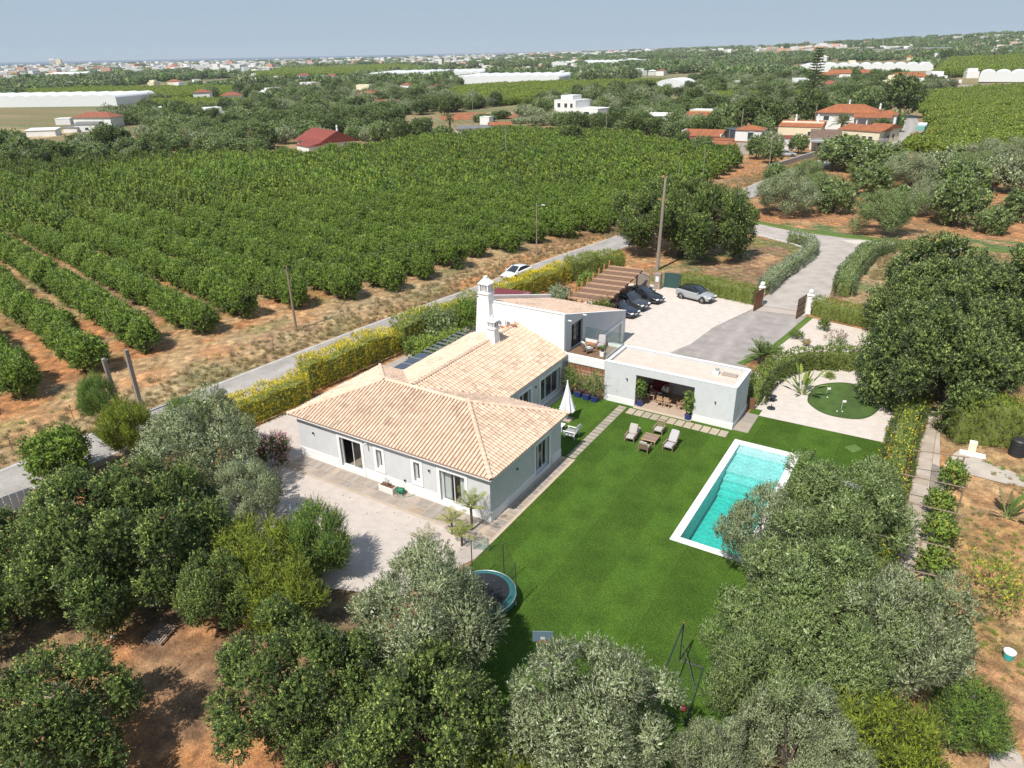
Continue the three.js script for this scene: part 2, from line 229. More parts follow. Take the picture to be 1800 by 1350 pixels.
{
  const r = rng(41), bed = struct('front_paving', slab(rect(-15.5, 1.1, 0.0, 1.78), -0.01, 0.016, 2), std({ map: gravelTex, color: lin(0.72, 0.64, 0.55) }));
  for (let x = -15.4; x < -0.2;) { const w = 0.62 + r() * 0.62, x1 = Math.min(x + w, -0.1), zs = r() < 0.55 ? [0.06, 0.95, 1.6] : [0.06, 1.6]; for (let k = 0; k < zs.length - 1; k++) slabAt('paver', bed, slate, r, x + 0.03, x1 - 0.03, zs[k] + 0.03, zs[k + 1] - 0.03); x = x1; }
  const side = struct('side_paving', slab(rect(0.0, 1.11, -8.68, 0.0), -0.01, 0.016, 2), std({ map: gravelTex, color: lin(0.74, 0.66, 0.57) }));
  for (let z = -8.6; z < 1.6; z += 0.62) slabAt('paver', side, slate, r, 0.28, 0.86, z + 0.05, z + 0.57);
  part('edge_strip', slab(rect(1.0, 1.12, -8.68, 1.8), 0.0, 0.036, 1), std({ map: gravelTex, color: lin(0.85, 0.75, 0.62) }), side);
  const steps = tag(thing('stepping_path', 'row of small grey stepping slabs crossing the lawn beside the house', 'path'), 'row of small grey stepping slabs crossing the lawn beside the house', 'path');
  for (let i = 0; i < 18; i++) slabAt('stepping_stone', steps, cement, r, 0.36, 1.02, -17.6 + i * 0.492, -17.6 + i * 0.492 + 0.41, 0.035);
  const pave = thing('stepping_row', 'row of sand coloured square slabs in front of the pool house', 'path');
  for (let i = 0; i < 12; i++) slabAt('paver', pave, sand, r, 1.28 + i * 0.642, 1.28 + i * 0.642 + 0.565, -17.6, -16.68, 0.035);
  const pad = struct('side_pad', slab(rect(8.98, 10.1, -21.3, -18.1), -0.01, 0.016, 2), std({ map: gravelTex, color: lin(0.55, 0.53, 0.5) }));
  for (let i = 0; i < 4; i++) slabAt('paver', pad, cement, r, 9.02, 10.08, -21.25 + i * 0.79, -21.25 + i * 0.79 + 0.75, 0.03);
  const conc = thing('path_slabs', 'straight row of pale concrete slabs between the clipped hedge and the vines', 'path');
  for (let z = -28.8; z < -6; z += 1.2) slabAt('paver', conc, [std({ map: laneTex, color: lin(0.9, 0.86, 0.8) }), std({ map: laneTex, color: lin(0.8, 0.74, 0.66) })], r, 20.66, 21.55, z + 0.02, z + 1.17, 0.034);
}
// swimming pool
{
  const p = thing('swimming_pool', 'long rectangular turquoise swimming pool with broad white coping', 'pool', [(POOL.x0 + POOL.x1) / 2, 0, (POOL.z0 + POOL.z1) / 2]);
  const cx = p.position.x, cz = p.position.z, X0 = POOL.x0 - cx, X1 = POOL.x1 - cx, Z0 = POOL.z0 - cz, Z1 = POOL.z1 - cz, D = -1.45;
  const white = std({ color: lin(0.82, 0.80, 0.77), roughness: 0.7, map: grey(256, (u, v) => 0.92 + 0.08 * fbm(u * 12, v * 12, 4, 4, 12)), bumpMap: plasterBump, bumpScale: 0.002 });
  const mosaic = std({ roughness: 0.4, map: texture(512, (u, v) => { const e = Math.min(u * 32 % 1, v * 32 % 1) < 0.1, h = hash2(u * 32 | 0, v * 32 | 0, 6), n = fbm(u * 9, v * 9, 91, 3, 9); const k = 0.86 + 0.2 * (h - 0.5) + 0.3 * (n - 0.5); return e ? [210, 222, 222] : [184 * k, 226 * k, 224 * k]; }) });
  const cop = (x0, x1, z0, z1) => part('coping_stone', G.rbox(x1 - x0 - 0.008, 0.12, z1 - z0 - 0.008, 0.02, (x0 + x1) / 2, 0.0, (z0 + z1) / 2, 2), white, p);
  const w = 0.45, nz = 10, nx = 3;
  for (let i = 0; i < nz; i++) { const a = Z0 - w + (i * (Z1 - Z0 + 2 * w)) / nz, b = Z0 - w + ((i + 1) * (Z1 - Z0 + 2 * w)) / nz; cop(X0 - w, X0 + 0.02, a, b); cop(X1 - 0.02, X1 + w, a, b); }
  for (let i = 0; i < nx; i++) { const a = X0 + 0.02 + (i * (X1 - X0 - 0.04)) / nx, b = X0 + 0.02 + ((i + 1) * (X1 - X0 - 0.04)) / nx; cop(a, b, Z0 - w, Z0 + 0.02); cop(a, b, Z1 - 0.02, Z1 + w); }
  const wall = (x0, x1, z0, z1) => G.box(x1 - x0, -D + 0.1 - 0.06, z1 - z0, (x0 + x1) / 2, (D - 0.1 - 0.06) / 2, (z0 + z1) / 2);
  part('basin', uvBox(merge(wall(X0 - 0.1, X0, Z0 - 0.1, Z1 + 0.1), wall(X1, X1 + 0.1, Z0 - 0.1, Z1 + 0.1), wall(X0, X1, Z0 - 0.1, Z0), wall(X0, X1, Z1, Z1 + 0.1), G.box(X1 - X0, 0.1, Z1 - Z0, 0, D - 0.05, (Z0 + Z1) / 2)), 1.2), mosaic, p);
  const st = (z0, z1, top) => part('step', uvBox(G.rbox(X1 - X0 - 0.004, top - D, z1 - z0, 0.02, 0, (top + D) / 2, (z0 + z1) / 2, 1), 1.2), mosaic, p);
  st(Z0, -15.5 - cz, -0.2); st(-15.5 - cz, -13.15 - cz, -0.42); st(-13.15 - cz, -12.45 - cz, -0.68); st(-12.45 - cz, -11.88 - cz, -0.93); st(-11.88 - cz, -11.3 - cz, -1.18);
  part('water', G.box(X1 - X0 - 0.01, -0.1 - D, Z1 - Z0 - 0.01, 0, (D - 0.1) / 2 + 0.004, 0), new THREE.MeshPhysicalMaterial({ color: 0xffffff, transparent: true, opacity: 0.01, roughness: 0.2, thickness: 1, attenuationColor: lin(0.49, 0.915, 0.875), attenuationDistance: 1.0 }), p);
  const rip = grey(512, (u, v) => { const a = fbm(u * 9 + 2 * fbm(u * 6, v * 6, 3, 2, 6), v * 9, 25, 3, 9); return 1 - Math.abs(2 * a - 1); }, false);
  const surf = new THREE.PlaneGeometry(X1 - X0 - 0.004, Z1 - Z0 - 0.004).rotateX(-Math.PI / 2).translate(0, -0.085, 0); { const q = surf.attributes.position; for (let i = 0; i < q.count; i++) surf.attributes.uv.setXY(i, q.getX(i) / 2.4, q.getZ(i) / 2.4); }
  part('water_surface', surf, new THREE.MeshPhysicalMaterial({ color: 0xffffff, transmission: 1, thickness: 0, ior: 1.33, roughness: 0.03, bumpMap: rip, bumpScale: 0.03 }), p);
}
// putting green
{
  const g = thing('putting_green', 'kidney shaped putting green of dark short turf in the gravel garden', 'putting green', [15, 0, -27]);
  const loc = greenPts.map(([x, z]) => [x - 15, z + 27]);
  part('turf', slab(loc, 0.0, 0.05, 3, 0.015), std({ map: lawnTex, color: lin(0.78, 0.8, 0.85), roughness: 0.95 }), g);
  part('fringe', G.tube(loc.slice(0, -1).map(([x, z]) => V3(x, 0.045, z)), 0.05, 120, 6, true), std({ map: lawnTex, color: lin(0.45, 0.6, 0.5) }), g);
  for (const [x, z] of [[15.2, -25.1], [13.8, -27.2], [15.85, -29.6]]) part('cup', G.cyl(0.055, 0.055, 0.006, x - 15, 0.051, z + 27, 16), std({ color: lin(0.02, 0.02, 0.02) }), g);
}
[[15.22, -25.04, 'white hole flag nearest the lawn on the putting green'], [13.8, -27.16, 'white hole flag beside the paddle leaved plant on the putting green'], [15.82, -29.61, 'white hole flag at the far end of the putting green']].forEach(([x, z, l], i) => {
  const f = thing('golf_flag', l, 'golf flag', [x, 0.05, z], 0.4, 'flags on the putting green');
  part('pole', G.cyl(0.012, 0.012, i ? 0.7 : 0.85, 0, 0, 0, 8), std({ color: lin(0.7, 0.7, 0.68) }), f);
  part('flag', new THREE.PlaneGeometry(0.26, 0.18, 6, 2).translate(0.13, i ? 0.6 : 0.75, 0), std({ color: lin(0.82, 0.82, 0.8), side: THREE.DoubleSide }), f);
});
[[15.35, -24.75], [13.95, -26.75], [15.0, -24.6]].forEach(([x, z], i) => solo('golf_ball', G.sph(0.05, 0, 0, 0, 12), std({ color: lin(0.85, 0.85, 0.83), roughness: 0.4 }), ['small white ball lying right of the flag nearest the lawn', 'small white ball lying near the flag by the paddle leaved plant', 'small white ball at the lawn side edge of the putting green'][i], 'ball', 'balls on the putting green', [x, 0.1, z]));
// ---------------------------------------------------------------- the villa
const wallGrain = texture(256, (u, v) => { const n = fbm(u * 6, v * 6, 14, 5, 6), f = fbm(u * 48, v * 48, 15, 2, 48); const g = 249 + 16 * (n - 0.5) + 8 * (f - 0.5); return [g, g, g]; });
const M = {
  grey: std({ color: lin(0.625, 0.63, 0.64), map: wallGrain, bumpMap: plasterBump, bumpScale: 0.003 }),
  white: std({ color: lin(0.84, 0.835, 0.825), map: wallGrain, bumpMap: plasterBump, bumpScale: 0.003 }),
  frame: std({ color: lin(0.74, 0.745, 0.75), roughness: 0.45 }),
  dark: std({ color: lin(0.03, 0.032, 0.035), roughness: 0.5 }),
  inside: std({ color: lin(0.34, 0.33, 0.315), roughness: 0.9 }),
  floor: std({ color: lin(0.46, 0.42, 0.37), roughness: 0.6, map: gravelTex }),
  glass: new THREE.MeshPhysicalMaterial({ color: lin(0.82, 0.86, 0.86), transmission: 1, thickness: 0, ior: 1.5, roughness: 0.02 }),
  clearGlass: new THREE.MeshPhysicalMaterial({ color: lin(0.86, 0.93, 0.91), transmission: 1, thickness: 0, ior: 1.5, roughness: 0.01 }),
  curtain: std({ color: lin(0.72, 0.72, 0.70), roughness: 1 }),
  terra: std({ color: lin(0.46, 0.265, 0.165), roughness: 0.9, map: wallGrain }),
  rust: std({ color: lin(0.36, 0.15, 0.08), roughness: 0.9 }),
  steel: std({ color: lin(0.5, 0.5, 0.5), roughness: 0.4, metalness: 0.7 }),
};
const woodTex = texture(256, (u, v) => { const n = fbm(u * 4, v * 40, 23, 4, 4), f = vnoise(u * 8, v * 120, 8, 8); const g = 150 + 70 * (n - 0.5) + 36 * (f - 0.5); return [g + 22, g + 6, g - 8]; });
const WOOD = { slat: std({ map: woodTex, color: lin(1.35, 0.72, 0.42) }), warm: std({ map: woodTex, color: lin(0.95, 0.5, 0.3) }), grey: std({ map: woodTex, color: lin(0.62, 0.52, 0.46) }), brown: std({ map: woodTex, color: lin(0.42, 0.25, 0.17) }), dark: std({ map: woodTex, color: lin(0.3, 0.17, 0.11) }), pale: std({ map: woodTex, color: lin(1.15, 0.92, 0.68) }) };
// wall panel with openings: (a, y) outline extruded by t; openings as [a0, a1, y0, y1]
function panel(outline, holes, t) { const s = new THREE.Shape(outline.map(([a, y]) => new THREE.Vector2(a, y))); for (const [a0, a1, y0, y1] of holes) s.holes.push(new THREE.Path([[a0, y0], [a1, y0], [a1, y1], [a0, y1]].map(([a, y]) => new THREE.Vector2(a, y)))); return new THREE.ExtrudeGeometry(s, { depth: t, bevelEnabled: false }); }
const faceZ = (g, z, t) => g.translate(0, 0, z - t);                       // outer face at z, looking to +z
const faceX = (g, x, t) => g.rotateY(Math.PI / 2).translate(x - t, 0, 0);   // a runs along -z, outer face at x, looking to +x
const villa = thing('villa', 'grey and white single storey villa with sand coloured barrel tile roofs and two white chimneys', 'house', [0, 0, 0]);
// roof tiles
const TILE = (() => { const pos = [], ix = [], n = 7, L = 0.43; for (let i = 0; i <= n; i++) { const a = (Math.PI * i) / n; pos.push(-0.104 * Math.cos(a), 0.02 + 0.088 * Math.sin(a), 0, -0.088 * Math.cos(a), 0.0 + 0.07 * Math.sin(a), L); } for (let i = 0; i < n; i++) { const k = i * 2; ix.push(k, k + 1, k + 2, k + 2, k + 1, k + 3); } const c = pos.length / 3; pos.push(0, 0.02, 0.004); for (let i = 0; i < n; i++) ix.push(c, i * 2, i * 2 + 2); const g = new THREE.BufferGeometry(); g.setAttribute('position', new THREE.Float32BufferAttribute(pos, 3)); g.setIndex(ix); const q = g.toNonIndexed(); q.computeVertexNormals(); return q; })();
const CAP = (() => { const pos = [], ix = [], n = 8, L = 0.44; for (let i = 0; i <= n; i++) { const a = (Math.PI * i) / n; pos.push(-0.15 * Math.cos(a), -0.03 + 0.14 * Math.sin(a), 0, -0.13 * Math.cos(a), -0.05 + 0.12 * Math.sin(a), L); } for (let i = 0; i < n; i++) { const k = i * 2; ix.push(k, k + 1, k + 2, k + 2, k + 1, k + 3); } const g = new THREE.BufferGeometry(); g.setAttribute('position', new THREE.Float32BufferAttribute(pos, 3)); g.setIndex(ix); const q = g.toNonIndexed(); q.computeVertexNormals(); return q; })();
const tileTones = [[0.68, 0.485, 0.355], [0.70, 0.505, 0.375], [0.66, 0.465, 0.335], [0.71, 0.53, 0.405], [0.60, 0.43, 0.31], [0.51, 0.375, 0.275]];
const tileMats = tileTones.map((c) => std({ color: lin(...c), roughness: 0.9, side: THREE.DoubleSide }));
const tileInst = std({ color: 0xffffff, roughness: 0.9, side: THREE.DoubleSide });
const allTiles = [];
function tileSlope(poly, plane, up, slope, r) { // poly in (x, z); up = horizontal unit towards the ridge
  const e = [up[1], -up[0]], U = V3(e[0], 0, e[1]), S = V3(up[0], slope, up[1]).normalize(); let N = V3().crossVectors(S, U); if (N.y < 0) { N.negate(); U.negate(); }
  const A = poly.map(([x, z]) => x * e[0] + z * e[1]), B = poly.map(([x, z]) => x * up[0] + z * up[1]), cosT = 1 / Math.hypot(1, slope), dr = 0.36 * cosT, dc = 0.262;
  const b0 = Math.min(...B), a0 = Math.min(...A) + 0.1;
  for (let a = a0; a < Math.max(...A); a += dc) for (let b = b0, j = 0; b < Math.max(...B) - 0.1; b += dr, j++) {
    const mb = b + dr * 0.55, mx = a * e[0] + mb * up[0], mz = a * e[1] + mb * up[1]; if (!inPoly(mx, mz, poly)) continue;
    const x = a * e[0] + b * up[0], z = a * e[1] + b * up[1];
    const m = new THREE.Matrix4().makeBasis(U, N, S).setPosition(x + (r() - 0.5) * 0.012, plane(x, z) + 0.028 + (r() - 0.5) * 0.008, z + (r() - 0.5) * 0.012); m.multiply(new THREE.Matrix4().makeRotationY((r() - 0.5) * 0.05));
    const st = fbm(x / 1.7, z / 1.7, 202, 4), st2 = fbm(x / 0.5, z / 0.5, 207, 2); let k = r() * 4 | 0; if (st > 0.56 && st2 > 0.42 && r() < 0.75) k = 4 + (r() * 1.7 | 0); else if (r() < 0.07) k = 4;
    allTiles.push({ m, k, d: V3(x, 4, z).distanceTo(camera.position) });
  }
}
const capSpots = [];
function caps(a, b) { const d = b.clone().sub(a), L = d.length(), S = d.clone().normalize(); let U = V3().crossVectors(V3(0, 1, 0), S).normalize(); const N = V3().crossVectors(S, U); for (let s = 0; s < L - 0.1; s += 0.37) { const p = a.clone().addScaledVector(S, s); capSpots.push(new THREE.Matrix4().makeBasis(U, N, S).setPosition(p.x, p.y + 0.1, p.z)); } }
const EY = 3.14, SL = 0.37;
const yFront = (x, z) => EY + SL * (0.35 - z), yBack = (x, z) => EY + SL * (z + 9.05), yLeft = (x) => EY + SL * (x + 16.05), yRight = (x) => EY + SL * (0.35 - x), yWR = (x) => EY + SL * (-4.35 - x), yWL = (x) => EY + SL * (x + 13.75);
const ySh = (x, z) => 6.22 + 0.277 * (z + 18.42);
const SLOPES = [
  [[[-16.05, 0.35], [0.35, 0.35], [-4.35, -4.35], [-11.35, -4.35]], yFront, [0, -1], SL],
  [[[-16.05, 0.35], [-11.35, -4.35], [-16.05, -9.05]], yLeft, [1, 0], SL],
  [[[0.35, 0.35], [0.35, -9.05], [-4.35, -4.35]], yRight, [-1, 0], SL],
  [[[-16.05, -9.05], [-11.35, -4.35], [-9.05, -4.35], [-13.75, -9.05]], yBack, [0, 1], SL],
  [[[-4.35, -9.05], [-9.05, -4.35], [-4.35, -4.35], [0.35, -9.05]], yBack, [0, 1], SL],
  [[[-4.35, -9.05], [-4.35, -18.2], [-9.05, -18.2], [-9.05, -4.35]], yWR, [-1, 0], SL],
  [[[-13.75, -9.05], [-9.05, -4.35], [-9.05, -18.2], [-13.75, -18.2]], yWL, [1, 0], SL],
  [[[-12.7, -30.55], [-4.98, -30.55], [-4.98, -18.42], [-12.7, -18.42]], ySh, [0, 1], 0.277],
];
{
  const r = rng(77), deck = [];
  for (const [poly, plane, up, sl] of SLOPES) {
    tileSlope(poly, plane, up, sl, r);
    const g = sheet(poly, 0), p = g.attributes.position; for (let i = 0; i < p.count; i++) p.setY(i, plane(p.getX(i), p.getZ(i))); g.computeVertexNormals(); deck.push(g);
  }
  const roof = part('roof', merge(deck), M.terra, villa);
  allTiles.sort((a, b) => a.d - b.d);
  allTiles.slice(0, 300).forEach((t) => { const m = part('roof_tile', TILE, tileMats[t.k], roof); m.applyMatrix4(t.m); });
  const rest = allTiles.slice(300), jit = rng(5);
  instanced('roof_tiles', TILE, tileInst, rest.map((t) => t.m), rest.map((t) => { const c = tileTones[t.k], j = 0.92 + 0.16 * jit(); return lin(c[0] * j, c[1] * j, c[2] * j); }), roof);
  const ry = EY + SL * 4.7;
  caps(V3(-16.05, EY, 0.35), V3(-11.35, ry, -4.35)); caps(V3(-16.05, EY, -9.05), V3(-11.35, ry, -4.35)); caps(V3(0.35, EY, 0.35), V3(-4.35, ry, -4.35)); caps(V3(0.35, EY, -9.05), V3(-4.35, ry, -4.35));
  caps(V3(-11.35, ry, -4.35), V3(-4.35, ry, -4.35)); caps(V3(-9.05, ry, -4.5), V3(-9.05, ry, -18.2));
  capSpots.forEach((m, i) => part('ridge_tile', CAP, tileMats[[0, 1, 2, 3, 0, 1, 4][(hash2(i, 3, 5) * 7) | 0]], roof).applyMatrix4(m));
  // eaves: thin boards that close the roof edge
  part('eaves', merge(G.box(16.3, 0.07, 0.38, -7.85, 3.06, 0.14), G.box(0.38, 0.07, 9.0, 0.14, 3.06, -4.54), G.box(0.36, 0.07, 9.0, -15.85, 3.06, -4.54), G.box(0.36, 0.07, 9.2, -4.56, 3.06, -13.65), G.box(0.36, 0.07, 9.2, -13.55, 3.06, -13.65)), M.white, villa);
}
// walls of the front block
const frontHoles = [[-11.75, -9.9, 0.28, 2.46], [-8.6, -8.14, 1.06, 2.44], [-5.58, -5.12, 1.06, 2.44], [-3.6, -1.78, 0.28, 2.46]];
const sideHoles = [[5.25, 7.0, 0.28, 2.44]];
part('wall', uvBox(faceZ(panel([[-15.6, 0], [0, 0], [0, 3.03], [-15.6, 3.03]], frontHoles, 0.3), 0, 0.3), 2), M.grey, villa);
part('wall', uvBox(faceX(panel([[0.302, 0], [8.68, 0], [8.68, 3.03], [0.302, 3.03]], sideHoles, 0.3), 0, 0.3), 2), M.grey, villa);
part('wall', uvBox(merge(G.box(0.3, 3.03, 8.37, -15.45, 1.515, -4.49), G.box(2.3, 3.03, 0.3, -14.45, 1.515, -8.53), G.box(4.4, 3.03, 0.3, -2.5, 1.515, -8.83)), 2), M.grey, villa);
part('plinth', merge(...[[-15.63, -12.0], [-9.66, -8.86], [-8.86, -5.82], [-5.82, -3.84], [-1.58, 0.03]].map(([a, b]) => G.rbox(b - a, 0.68, 0.04, 0.01, (a + b) / 2, 0.34, 0.021))), M.white, villa);
part('plinth', merge(G.rbox(0.04, 0.62, 5.0, 0.01, 0.021, 0.31, -2.5), G.rbox(0.04, 0.62, 1.25, 0.01, 0.021, 0.31, -8.05)), M.white, villa);
part('plinth', G.box(0.04, 0.66, 8.7, -15.625, 0.33, -4.35), M.white, villa);
part('floor', merge(G.box(15, 0.1, 8.1, -7.8, 0.1, -4.35), G.box(8.4, 0.1, 9.4, -9.07, 0.1, -13.3)), M.floor, villa);
part('inner_wall', merge(G.box(0.12, 2.7, 8.0, -7.0, 1.5, -4.4), G.box(15, 2.7, 0.12, -7.8, 1.5, -4.9), G.box(8.3, 2.7, 0.12, -9.07, 1.5, -9.3)), M.inside, villa);
part('ceiling', merge(G.box(15, 0.08, 8.1, -7.8, 2.9, -4.35), G.box(8.3, 0.08, 9.4, -9.07, 2.9, -13.3)), M.inside, villa);
// a window in the plane z = 0 local, looking to +z: trim, frame, panes
function windowUnit(w, h, panes, { trim = 0.22, sill = false, deep = 0.2, curtain = 0, open = 0, trimMat = M.white, frameMat = M.frame, bars = 0, bottom = true } = {}) {
  const o = new THREE.Group(); o.name = panes > 1 ? 'sliding_door' : 'window';
  if (trim) part('surround', merge(G.rbox(w + 2 * trim, trim, 0.08, 0.01, 0, h + trim / 2, 0.005), G.rbox(trim, h, 0.08, 0.01, -w / 2 - trim / 2, h / 2, 0.005), G.rbox(trim, h, 0.08, 0.01, w / 2 + trim / 2, h / 2, 0.005), ...(bottom ? [G.rbox(w + 2 * trim, trim * 1.2, 0.1, 0.01, 0, -trim * 0.6, 0.012)] : [])), trimMat, o);
  part('frame', merge(G.box(w, 0.06, 0.1, 0, h - 0.03, -deep), G.box(w, 0.07, 0.12, 0, 0.035, -deep), G.box(0.06, h, 0.1, -w / 2 + 0.03, h / 2, -deep), G.box(0.06, h, 0.1, w / 2 - 0.03, h / 2, -deep)), frameMat, o);
  const pw = (w - 0.12) / panes;
  for (let i = 0; i < panes; i++) {
    const x = -w / 2 + 0.06 + pw * (i + 0.5), z = -deep + (i % 2 ? 0.02 : -0.025);
    if (open && i < open) { part('sash', merge(G.box(0.05, h - 0.14, 0.04, x + pw + 0.0 - pw * 0.5, h / 2, z)), frameMat, o); continue; }
    const s = part('sash', merge(G.box(pw, 0.05, 0.04, 0, h - 0.14 + 0.02, 0), G.box(pw, 0.05, 0.04, 0, 0.06, 0), G.box(0.045, h - 0.1, 0.04, -pw / 2 + 0.022, h / 2, 0), G.box(0.045, h - 0.1, 0.04, pw / 2 - 0.022, h / 2, 0), ...Array.from({ length: bars }, (_, k) => G.box(pw, 0.035, 0.045, 0, (h * (k + 1)) / (bars + 1), 0))), frameMat, o); s.position.set(x, 0, z);
    part('pane', new THREE.PlaneGeometry(pw - 0.09, h - 0.16).translate(0, h / 2, 0), M.glass, o).position.set(x, 0, z);
  }
  if (curtain) for (const sgn of curtain === 2 ? [-1, 1] : [-1]) { const cw = w * 0.28, g = new THREE.PlaneGeometry(cw, h * 0.96, 24, 1), p = g.attributes.position; for (let i = 0; i < p.count; i++) p.setZ(i, 0.04 * Math.sin((p.getX(i) / cw) * 34)); g.computeVertexNormals(); part('curtain', g.translate(sgn * (w / 2 - cw / 2 - 0.05), h / 2, -deep - 0.16), std({ color: lin(0.72, 0.73, 0.71), side: THREE.DoubleSide }), o); }
  return o;
}
const put = (o, x, y, z, turn = 0, parent = villa) => { o.position.set(x, y, z); o.rotation.y = turn; parent.add(o); return o; };
put(windowUnit(1.85, 2.18, 2, { open: 1, curtain: 0 }), -10.825, 0.28, 0);
put(windowUnit(0.46, 1.38, 1, { curtain: 1 }), -8.37, 1.06, 0);
put(windowUnit(0.46, 1.38, 1, { curtain: 1 }), -5.35, 1.06, 0);
put(windowUnit(1.82, 2.18, 2, { curtain: 2 }), -2.69, 0.28, 0);
put(windowUnit(1.75, 2.16, 3, {}), 0, 0.28, -6.125, Math.PI / 2);
// rear wing
const wingHoles = [[14.25, 17.35, 0.3, 2.3], [11.1, 12.75, 1.0, 2.3]];
part('wall', uvBox(faceX(panel([[8.98, 0], [18.0, 0], [18.0, 3.03], [8.98, 3.03]], wingHoles, 0.3), -4.72, 0.3), 2), M.grey, villa);
part('wall', uvBox(G.box(0.3, 3.03, 9.4, -13.25, 1.515, -13.35), 2), M.grey, villa);
part('plinth', merge(G.rbox(0.04, 0.5, 5.0, 0.01, -4.70, 0.25, -11.6), G.rbox(0.04, 0.5, 0.4, 0.01, -4.70, 0.25, -17.8)), M.white, villa);
put(windowUnit(3.1, 2.0, 3, { trim: 0.25 }), -4.72, 0.3, -15.8, Math.PI / 2);
put(windowUnit(1.65, 1.3, 2, { trim: 0.2 }), -4.72, 1.0, -11.93, Math.PI / 2);
part('doorstep', G.rbox(0.5, 0.14, 3.6, 0.02, -4.42, 0.07, -15.8), std({ color: lin(0.45, 0.43, 0.4) }), villa);
// upper block: high front wall, roof falling to the back
part('wall', uvBox(faceZ(panel([[-13.05, 0], [-4.8, 0], [-4.8, 6.36], [-12.9, 6.36]], [], 0.25), -18.2, 0.25), 2), M.white, villa);
const shTop = (a) => 6.36 - 0.277 * (a - 18.2);
part('wall', uvBox(faceX(panel([[18.452, 0], [30.6, 0], [30.6, shTop(30.6)], [18.452, shTop(18.452)]], [[19.45, 21.5, 2.98, 5.1], [25.0, 29.6, 0.02, 2.05]], 0.25), -4.8, 0.25), 2), M.grey, villa);
part('wall', uvBox(faceX(panel([[18.452, 0], [30.6, 0], [30.6, shTop(30.6) + 0.28], [18.452, shTop(18.452) + 0.28]], [], 0.25), -12.8, 0.25), 2), M.white, villa);
part('wall', uvBox(G.box(7.7, 2.9, 0.25, -8.9, 1.45, -30.45), 2), M.white, villa);
part('upper_floor', merge(G.box(7.4, 0.12, 11.8, -8.9, 2.92, -24.4)), M.floor, villa);
part('parapet_cap', G.beam(V3(-12.92, shTop(18.2) + 0.3, -18.3), V3(-12.92, shTop(30.7) + 0.3, -30.7), 0.36, 0.05), M.white, villa);
part('roof_edge', G.beam(V3(-4.92, shTop(18.2) + 0.02, -18.2), V3(-4.92, shTop(30.7) + 0.02, -30.7), 0.3, 0.05), M.white, villa);
part('roof_edge', G.box(7.9, 0.05, 0.3, -8.85, 6.385, -18.3), M.white, villa);
put(windowUnit(2.0, 2.1, 3, { trim: 0, frameMat: M.dark, bars: 3, deep: 0.22, bottom: false }), -4.8, 2.99, -20.47, Math.PI / 2);
part('garage_surround', merge(G.rbox(0.1, 0.22, 5.1, 0.01, -4.76, 2.16, -27.3), G.rbox(0.1, 2.05, 0.25, 0.01, -4.76, 1.03, -29.75), G.rbox(0.1, 2.05, 0.25, 0.01, -4.76, 1.03, -24.85)), M.white, villa);
for (let k = 0; k < 4; k++) part('garage_door_panel', G.rbox(0.05, 0.49, 4.58, 0.015, -4.95, 0.27 + k * 0.505, -27.3), std({ color: lin(0.55, 0.57, 0.58) }), villa);
// roof terrace
part('terrace_slab', G.box(3.72, 0.3, 3.72, -2.94, 2.82, -19.94), M.white, villa);
{ const r = rng(9), mats = [0.9, 1.05, 1.2].map((k) => std({ map: woodTex, color: lin(0.42 * k, 0.30 * k, 0.215 * k) })); for (let i = 0; i < 24; i++) part('deck_board', uvBox(G.box(3.66, 0.03, 0.142, -2.94, 2.99, -18.3 - i * 0.148), 0.8), mats[r() * 3 | 0], villa); }
part('terrace_parapet', merge(G.rbox(3.64, 0.72, 0.2, 0.012, -2.97, 2.92, -18.1), G.rbox(3.6, 0.42, 0.16, 0.012, -2.94, 3.05, -21.75)), M.white, villa);
part('balustrade_rail', merge(G.box(0.08, 0.08, 3.6, -1.2, 3.34, -19.95), G.box(3.5, 0.06, 0.06, -2.94, 3.29, -21.72)), M.steel, villa);
for (let i = 0; i < 2; i++) { part('glass_pane', G.box(0.014, 0.95, 1.76, -1.2, 3.86, -19.05 - i * 1.8), M.clearGlass, villa); part('glass_pane', G.box(1.7, 0.95, 0.014, -3.8 + i * 1.74, 3.8, -21.72), M.clearGlass, villa); }
part('balustrade_post', merge(G.box(0.03, 1.0, 0.03, -1.2, 3.86, -18.15), G.box(0.03, 1.0, 0.03, -1.2, 3.86, -21.7)), M.dark, villa);
// wooden slat screen below the terrace
part('slat_back', G.box(3.4, 2.5, 0.1, -2.9, 1.26, -18.42), std({ color: lin(0.72, 0.67, 0.62) }), villa);
for (let i = 0; i < 26; i++) part('slat', uvBox(G.box(0.05, 2.5, 0.04, -4.25 + i * 0.121, 1.28, -18.1), 0.7), i % 4 ? WOOD.slat : WOOD.warm, villa);
part('slat_rail', merge(G.box(3.2, 0.05, 0.03, -2.74, 0.4, -18.14), G.box(3.2, 0.05, 0.03, -2.74, 2.1, -18.14)), WOOD.brown, villa);
